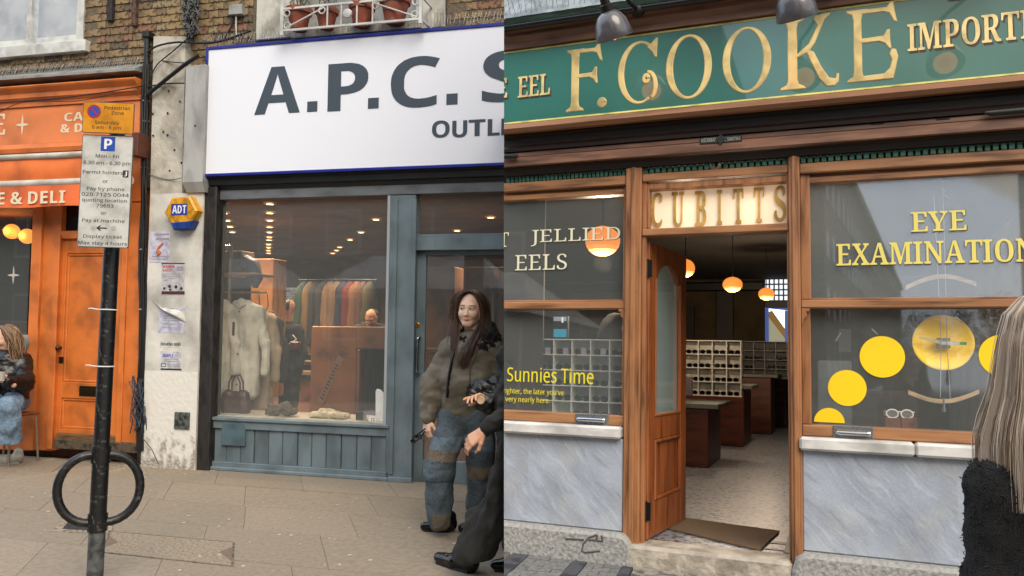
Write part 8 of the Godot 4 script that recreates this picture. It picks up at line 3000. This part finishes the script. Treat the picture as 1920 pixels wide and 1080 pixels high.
	sl.ell(dl(884, 742, dp + 0.05), Vector3(0.055, 0.065, 0.055), 0.02, Basis(), -1.0)
	var sm := MB.new()
	sl.build(sm, 0.012)
	P(p2, "padded_sleeve", sm, slick)
	var hc := MB.new()
	hc.xf = Transform3D(fk.scaled(Vector3.ONE * 1.1), K.head)
	var hs := SD.new()
	hs.ell(Vector3(0, 0.035, -0.025), Vector3(0.085, 0.1, 0.095), 0.02)
	hs.ell(Vector3(0, -0.022, 0.09), Vector3(0.06, 0.095, 0.075), 0.02, Basis(), -1.0)
	hs.build(hc, 0.008)
	P(p2, "hair", hc, M("hair_black", Color(0.03, 0.025, 0.022), 0.5, "flat"))
	var coin := MB.new()
	coin.xf = Transform3D(Basis(Vector3(1, 0, 0), PI / 2), dl(902, 750, dp - 0.06))
	coin.lathe([Vector2(0.026, 0), Vector2(0.026, 0.012), Vector2(0.02, 0.014), Vector2(0.018, 0.009), Vector2(0, 0.009)], 18)
	S("round_case", "small pale round case held in the fingers of the person in black", "case", coin, M("case_pale", Color(0.72, 0.62, 0.52), 0.35, "flat"), dl(902, 750, dp - 0.06), FL)

	# --- the seated woman at the far left
	var zs := 0.45
	var S_ := {"head": l(14, 634, zs), "neck": l(19, 668, zs - 0.05), "sl": l(-14, 676, zs + 0.05), "sr": l(42, 678, zs - 0.1), "el": l(-26, 722, zs + 0.18), "wl": l(-8, 716, zs + 0.34), "er": l(47, 718, zs + 0.06), "wr": l(14, 716, zs + 0.33), "hl": l(2, 752, zs), "hr": l(34, 752, zs - 0.1), "kl": l(-36, 758, zs + 0.46), "kr": l(14, 762, zs + 0.38), "al": l(-34, 826, zs + 0.38), "ar": l(20, 824, zs + 0.26)}
	f = lg(18, 870)
	S_.br = Vector3(f.x + 0.03, 0.05, f.z - 0.08)
	S_.tr = Vector3(f.x - 0.09, 0.045, f.z + 0.14)
	S_.bl = S_.br + Vector3(-0.36, 0, 0.1)
	S_.tl = S_.tr + Vector3(-0.36, 0, 0.1)
	var fs := face_basis(Vector3(-0.66, -0.3, 0.8), Vector3(0.0, 1, 0.15))
	var sblue := func(p: Vector3, _n: Vector3) -> Color: return Color(0.20, 0.30, 0.42) if sin(p.x * 30.0 + p.y * 7.0) > -0.2 else Color(0.17, 0.26, 0.37)
	var s3 := fig("person", "seated woman in black leather jacket and pale wide jeans outside the cafe", Vector3(S_.hr.x, 0, zs), S_, {"skin": Color(0.60, 0.36, 0.26), "lip": Color(0.45, 0.18, 0.15), "brow": Color(0.14, 0.08, 0.045), "face": fs, "hs": 1.1, "hem": l(18, 738, zs - 0.03), "top_r": [0.085, 0.14, 0.15, 0.14, 0.09, 0.09, 0.06], "top_m": M("leather_black", Color(0.03, 0.029, 0.03), 0.38, "soft", Vector3(2, 2, 2), {"bump": 0.1}), "top_wr": 0.02, "leg_r": [0.115, 0.105, 0.1, 0.12], "leg_m": denim, "leg_colour": sblue, "leg_wr": 0.035, "leg_ws": Vector3(6, 4, 6), "leg_name": "jeans", "shoe_m": M("trainer_white", Color(0.72, 0.71, 0.67), 0.6, "soft", Vector3(3, 3, 3)), "sole_m": M("trainer_sole", Color(0.62, 0.6, 0.55), 0.7, "flat"), "shoe": 0.05, "hands": [[l(16, 717, zs + 0.33), l(0, 708, zs + 0.42) - l(16, 717, zs + 0.33), Vector3(0.3, 0.4, 0.85), 1.0, [0.5, 0.5, 0.55, 0.6, 0.5], 1.05]], "seed": 14})
	eyes(s3, S_.head, fs, 1.1, Vector3(0, -0.5, 0.9))
	var sx := Transform3D(fs.scaled(Vector3.ONE * 1.1), S_.head)
	var sc := SD.new()
	sc.ell(Vector3(0, 0.037, -0.03), Vector3(0.088, 0.098, 0.095), 0.02)
	sc.ell(Vector3(0, -0.022, 0.088), Vector3(0.058, 0.098, 0.07), 0.02, Basis(), -1.0)
	var scm := MB.new()
	scm.xf = sx
	scm.colored = true
	scm.col = Color(0.13, 0.075, 0.04)
	sc.build(scm, 0.008)
	var sg := []
	for s in [-1.0, 1.0]:
		sg.append([[Vector3(0.0, 0.135, 0.03), Vector3(0.07 * s, 0.1, 0.0), Vector3(0.096 * s, 0.01, -0.03), Vector3(0.11 * s, -0.09, -0.03), Vector3(0.11 * s, -0.2, -0.01), Vector3(0.095 * s, -0.29, 0.0)], 70, 0.018, 0.005, 4.0, 16])
		sg.append([[Vector3(0.0, 0.135, -0.03), Vector3(0.07 * s, 0.07, -0.07), Vector3(0.085 * s, -0.05, -0.07), Vector3(0.09 * s, -0.18, -0.05), Vector3(0.08 * s, -0.26, -0.03)], 60, 0.02, 0.005, 4.0, 16])
	P(s3, "hair", merge(scm, strands(sg, sx, [Color(0.10, 0.055, 0.028), Color(0.15, 0.085, 0.045), Color(0.2, 0.12, 0.065), Color(0.26, 0.16, 0.09)], 8)), mats.hair)
	var cup := MB.new()
	cup.lathe([Vector2(0.028, 0), Vector2(0.036, 0.09), Vector2(0.036, 0.092), Vector2(0, 0.09)], 16, l(3, 714, zs + 0.44))
	S("paper_cup", "white paper cup in the hands of the seated woman", "cup", cup, mats.trainer_white, l(3, 714, zs + 0.44), FL)
	var stl := T("stool", "timber topped stool with thin metal legs under the seated woman", "stool", l(30, 850, zs - 0.05) * Vector3(1, 0, 1), FL)
	var hy: float = S_.hr.y - 0.13
	var st := MB.new()
	var bc := Vector3(S_.hr.x - 0.09, hy, zs - 0.08)
	st.box(bc + Vector3(-0.26, -0.03, -0.2), bc + Vector3(0.22, 0.0, 0.2), 0.01)
	P(stl, "seat", st, M("stool_wood", Color(0.50, 0.30, 0.15), 0.5, "grain", Vector3(0.5, 3, 3)))
	for q in [[-0.23, -0.17], [0.19, -0.17], [-0.23, 0.17], [0.19, 0.17]]:
		var lm := MB.new()
		lm.tube([bc + Vector3(q[0], -0.03, q[1]), Vector3(bc.x + q[0] * 1.15, 0.0, bc.z + q[1] * 1.15)], 0.013, 8)
		P(stl, "leg", lm, mats.satin_steel)
	var jug := MB.new()
	jug.lathe([Vector2(0.05, 0), Vector2(0.075, 0.04), Vector2(0.07, 0.12), Vector2(0.05, 0.16), Vector2(0.04, 0.17), Vector2(0, 0.165)], 16, l(48, 655, 0.05), true)
	S("cushion", "small pale grey cushion between the seated woman and the orange post", "cushion", jug, M("cushion_grey", Color(0.5, 0.5, 0.5), 0.9, "soft", Vector3(3, 3, 3)), l(48, 655, 0.05), FL)

	# --- customers inside the clothes shop
	var zc := -3.6
	var C := {"head": l(541, 578, zc), "neck": l(541, 604, zc - 0.02), "sl": l(520, 620, zc), "sr": l(560, 620, zc), "el": l(510, 655, zc + 0.12), "wl": l(505, 630, zc + 0.25), "er": l(567, 660, zc), "wr": l(560, 690, zc + 0.1), "hl": l(530, 690, zc), "hr": l(551, 690, zc), "kl": l(531, 735, zc), "kr": l(550, 735, zc), "al": l(532, 782, zc), "ar": l(549, 782, zc)}
	var cb := face_basis(Vector3(-0.9, 0, -0.3))
	var c3 := fig("person", "customer in dark clothes standing by the rail inside the clothes shop", Vector3(C.hl.x, 0.12, zc), C, {"skin": Color(0.4, 0.2, 0.12), "face": cb, "hs": 1.1, "hcell": 0.008, "hem": l(541, 700, zc), "top_r": [0.08, 0.12, 0.13, 0.13, 0.085, 0.08, 0.05], "top_m": M("navy_cloth", Color(0.03, 0.035, 0.05), 0.85, "soft", Vector3(2, 2, 2)), "tcell": 0.025, "leg_r": [0.14, 0.12, 0.09, 0.06], "leg_m": M("navy_cloth"), "lcell": 0.025, "leg_name": "skirt"})
	var chm := MB.new()
	var chs := SD.new()
	chs.ell(C.head + Vector3(0.01, 0.03, 0), Vector3(0.1, 0.11, 0.1), 0.02)
	chs.build(chm, 0.015)
	P(c3, "hair", chm, M("hair_red", Color(0.10, 0.035, 0.025), 0.6, "flat"))
	var ck := T("shoulder_bag", "brown shoulder bag on the dark clothed customer in the shop", "bag", l(552, 655, zc + 0.16), FL)
	var cbm := MB.new()
	ebox(FL, cbm, 541, 640, 560, 657, zc + 0.1, zc + 0.2, 0.02)
	P(ck, "body", cbm, mats.brown_leather)
	var cst := MB.new()
	cst.tube([l(549, 628, zc + 0.13), l(556, 636, zc + 0.15), l(542, 645, zc + 0.2)], 0.008, 5)
	P(ck, "strap", cst, mats.label_white)
	var zk := -3.3
	var D := {"head": l(696, 597, zk + 0.1), "neck": l(692, 614, zk), "sl": l(670, 618, zk - 0.05), "sr": l(716, 618, zk - 0.05), "el": l(664, 640, zk + 0.1), "wl": l(680, 646, zk + 0.2), "er": l(722, 640, zk + 0.1), "wr": l(708, 646, zk + 0.2), "hl": l(684, 690, zk - 0.1), "hr": l(704, 690, zk - 0.1), "kl": l(684, 735, zk - 0.1), "kr": l(704, 735, zk - 0.1), "al": l(684, 780, zk - 0.1), "ar": l(704, 780, zk - 0.1)}
	var d3 := fig("person", "shop assistant leaning behind the timber counter", Vector3(D.hl.x, 0.12, zk), D, {"skin": Color(0.42, 0.22, 0.12), "face": face_basis(Vector3(0.1, -0.6, 0.8)), "hs": 1.08, "hcell": 0.008, "hem": l(694, 690, zk - 0.1), "top_r": [0.08, 0.12, 0.12, 0.12, 0.08, 0.075, 0.05], "top_m": M("olive_dark_top", Color(0.08, 0.075, 0.06), 0.85, "soft"), "tcell": 0.025, "leg_r": [0.1, 0.09, 0.07, 0.06], "leg_m": M("navy_cloth"), "lcell": 0.025})
	var dh := MB.new()
	var ds := SD.new()
	ds.ell(D.head + Vector3(0, 0.06, -0.04), Vector3(0.092, 0.085, 0.1), 0.02)
	ds.build(dh, 0.015)
	P(d3, "hair", dh, M("hair_ginger", Color(0.17, 0.09, 0.05), 0.6, "flat"))

	# --- the blonde woman seen from behind, close by on the right
	var bd := 1.98
	var B := {"head": dl(1988, 652, bd), "neck": dl(1992, 790, bd), "sl": dl(1876, 915, bd), "sr": dl(2110, 912, bd + 0.05), "el": dl(1850, 1140, bd + 0.03), "wl": dl(1850, 1320, bd + 0.1), "er": dl(2130, 1130, bd + 0.05), "wr": dl(2110, 1320, bd + 0.1), "hl": dl(1920, 1290, bd), "hr": dl(2050, 1290, bd), "kl": dl(1915, 1640, bd), "kr": dl(2050, 1640, bd)}
	B.al = Vector3(B.kl.x, 0.1, B.kl.z)
	B.ar = Vector3(B.kr.x, 0.1, B.kr.z)
	B.bl = B.al + Vector3(0, -0.05, 0.02); B.br = B.ar + Vector3(0, -0.05, 0.02)
	var away = (B.head - FL.affine_inverse() * CAMX.origin) * Vector3(1, 0, 1)
	away = (away.normalized() + Vector3(0.25, 0, 0.0)).normalized()
	B.tl = B.bl + away * 0.17; B.tr = B.br + away * 0.17
	var bb := face_basis(away)
	var fleece := M("black_fleece", Color(0.032, 0.03, 0.034), 1.0, "fine", Vector3(7, 7, 7), {"bump": 1.6, "bkind": "fur", "rim": 0.35})
	var b3 := fig("person", "woman with long straight blonde hair in a black fleece, seen from behind", Vector3(B.hl.x, 0, B.hl.z), B, {"skin": Color(0.6, 0.38, 0.28), "face": bb, "hs": 1.0, "hcell": 0.007, "hem": B.hl.lerp(B.hr, 0.5), "top_r": [0.07, 0.1, 0.12, 0.125, 0.07, 0.062, 0.05], "top_m": fleece, "top_wr": 0.016, "top_ws": Vector3(9, 9, 9), "leg_r": [0.11, 0.09, 0.065, 0.055], "leg_m": blackcloth, "shoe_m": mats.patent_black, "shoe": 0.042, "seed": 21})
	eyes(b3, B.head, bb, 1.0, Vector3(0, 0, 1))
	var curl := MB.new()
	var fl := FastNoiseLite.new()
	var q := RandomNumberGenerator.new()
	q.seed = 4
	var fv: PackedVector3Array = (b3.get_node("jacket") as MeshInstance3D).mesh.surface_get_arrays(0)[Mesh.ARRAY_VERTEX]
	for i in 7000:
		var p = fv[q.randi() % fv.size()] + bases[b3]
		var a := Vector3(q.randfn(), q.randfn(), q.randfn()) * 0.003
		curl.tube([p - a * 0.5, p + a + Vector3(0, 0, 0.002), p + a * 0.6 + Vector3(q.randfn(), q.randfn(), q.randfn()) * 0.003], 0.0011, 3, false)
	meta(P(b3, "fleece_pile", curl, M("fleece_pile", Color(0.036, 0.033, 0.037), 1.0, "flat", Vector3.ONE, {"rim": 0.4})), "", "", "", "stuff")
	# hair falls from a parting over the back and shoulder in one long sheet
	var bx := Transform3D(bb, B.head)
	var bc2 := SD.new()
	bc2.ell(Vector3(0, 0.03, -0.02), Vector3(0.086, 0.1, 0.1), 0.02)
	bc2.cap(Vector3(-0.05, 0.0, -0.06), Vector3(-0.09, -0.27, -0.09), 0.06, 0.05, 0.06)
	bc2.cap(Vector3(0.05, 0.0, -0.06), Vector3(0.12, -0.28, -0.09), 0.06, 0.04, 0.06)
	bc2.cap(Vector3(0.0, 0.0, -0.06), Vector3(0.0, -0.3, -0.10), 0.07, 0.045, 0.06)
	bc2.ell(Vector3(0, -0.03, 0.1), Vector3(0.062, 0.105, 0.075), 0.02, Basis(), -1.0)
	var bcm := MB.new()
	bcm.xf = bx
	bcm.colored = true
	bcm.col = Color(0.26, 0.185, 0.125)
	bc2.build(bcm, 0.009)
	var bg := []
	for i in 40:
		var a := lerpf(-1.9, 1.9, i / 39.0)
		var o := Vector3(sin(a), 0, -cos(a))
		var low := -0.315 - 0.055 * cos(a * 0.8) + 0.02 * sin(i * 2.4)
		bg.append([[Vector3(o.x * 0.01, 0.133, -0.02 + o.z * 0.02), Vector3(o.x * 0.086, 0.114, -0.02 + o.z * 0.09), Vector3(o.x * 0.107, 0.02, -0.022 + o.z * 0.110), Vector3(o.x * 0.125, -0.12, -0.03 + o.z * 0.105), Vector3(o.x * 0.160, -0.22, -0.03 + o.z * 0.12), Vector3(o.x * 0.155, low, -0.03 + o.z * 0.115)], 210, 0.0058, 0.0010, 0.5, 9])
	P(b3, "hair", merge(bcm, strands(bg, bx, [Color(0.22, 0.155, 0.105), Color(0.28, 0.20, 0.14), Color(0.33, 0.245, 0.175), Color(0.38, 0.29, 0.21), Color(0.46, 0.365, 0.275), Color(0.60, 0.50, 0.395)], 12)), M("hair_blonde", Color.WHITE, 0.38, "flat", Vector3.ONE, {"vc": true}))

func merge(a: MB, b: MB) -> MB:
	var s := a.v.size()
	a.v.append_array(b.v); a.n.append_array(b.n); a.uv.append_array(b.uv); a.c.append_array(b.c)
	for i in b.idx: a.idx.append(s + i)
	a.colored = true
	return a

func _ready() -> void:
	rng.seed = 11
	# camera: the two facades' axes, as the lens sees them, fix how it is held
	var hl := Vector3(0.9689, -0.0016, 0.2474).normalized()
	var vl := Vector3(0.0133, 0.9989, -0.0455)
	vl = (vl - hl * vl.dot(hl)).normalized()
	var hr := Vector3(0.9270, 0.0130, 0.3748).normalized()
	var vr := Vector3(0.0222, 0.9957, -0.0896)
	vr = (vr - hr * vr.dot(hr)).normalized()
	var up := (vl + vr).normalized()
	var ax := (Vector3(1, 0, 0) - up * up.x).normalized()
	var world := Basis(ax, up, ax.cross(up))          # world axes seen in the camera's
	CAMX = Transform3D(world.transposed(), Vector3(0, 1.608, 0))
	FL = Transform3D(CAMX.basis * Basis(hl, vl, hl.cross(vl)), CAMX.origin + ray(770, 904) * 8.1)
	FR = Transform3D(CAMX.basis * Basis(hr, vr, hr.cross(vr)), CAMX.origin + ray(1182, 1055) * 4.45)
	var inv := FR.affine_inverse()
	var nn := CAMX.basis * Vector3(FOC, 0, 945.0 - 960.0)
	nn = (inv.basis * nn).normalized()
	if nn.x < 0: nn = -nn
	SEAM = Plane(nn, nn.dot(inv * CAMX.origin))
	var cam := Camera3D.new()
	cam.name = "camera"
	cam.transform = CAMX
	cam.fov = rad_to_deg(2.0 * atan(540.0 / FOC))
	cam.near = 0.05
	cam.far = 600.0
	add_child(cam)
	cam.current = true
	# sky: even cloud
	var env := Environment.new()
	env.background_mode = Environment.BG_SKY
	var sm := ProceduralSkyMaterial.new()
	sm.sky_top_color = Color(0.83, 0.885, 0.96)
	sm.sky_horizon_color = Color(0.80, 0.83, 0.88)
	sm.ground_horizon_color = Color(0.45, 0.45, 0.45)
	sm.ground_bottom_color = Color(0.3, 0.3, 0.3)
	sm.sky_energy_multiplier = 1.0
	var cn := FastNoiseLite.new()
	cn.noise_type = FastNoiseLite.TYPE_SIMPLEX_SMOOTH; cn.frequency = 0.008; cn.fractal_octaves = 5; cn.seed = 3
	var ct := NoiseTexture2D.new()
	ct.width = 1024; ct.height = 512; ct.seamless = true; ct.noise = cn
	var cg := Gradient.new()
	cg.offsets = PackedFloat32Array([0.0, 0.5, 1.0]); cg.colors = PackedColorArray([Color(1, 1, 1, 0.0), Color(1, 1, 1, 0.02), Color(1, 1, 1, 0.16)])
	ct.color_ramp = cg
	sm.sky_cover = ct
	var sky := Sky.new()
	sky.sky_material = sm
	env.sky = sky
	env.tonemap_mode = Environment.TONE_MAPPER_LINEAR
	env.tonemap_exposure = 2.3
	env.sdfgi_enabled = true
	env.ssao_enabled = true
	env.ssil_enabled = true
	var we := WorldEnvironment.new()
	we.name = "environment"
	we.environment = env
	add_child(we)
	var sun := DirectionalLight3D.new()
	sun.name = "sun"
	sun.light_color = Color(1.0, 0.96, 0.9)
	sun.light_energy = 0.5
	sun.light_angular_distance = 40.0
	sun.shadow_enabled = true
	sun.rotation_degrees = Vector3(-42, 18, 0)
	add_child(sun)
	# large structure
	pavement()
	left_upper()
	white_pier()
	orange_shop()
	grey_shop()
	left_inside()
	terrace()
	right_shop()
	right_inside()
	far_side()
	# things
	sign_post()
	lamps()
	people()
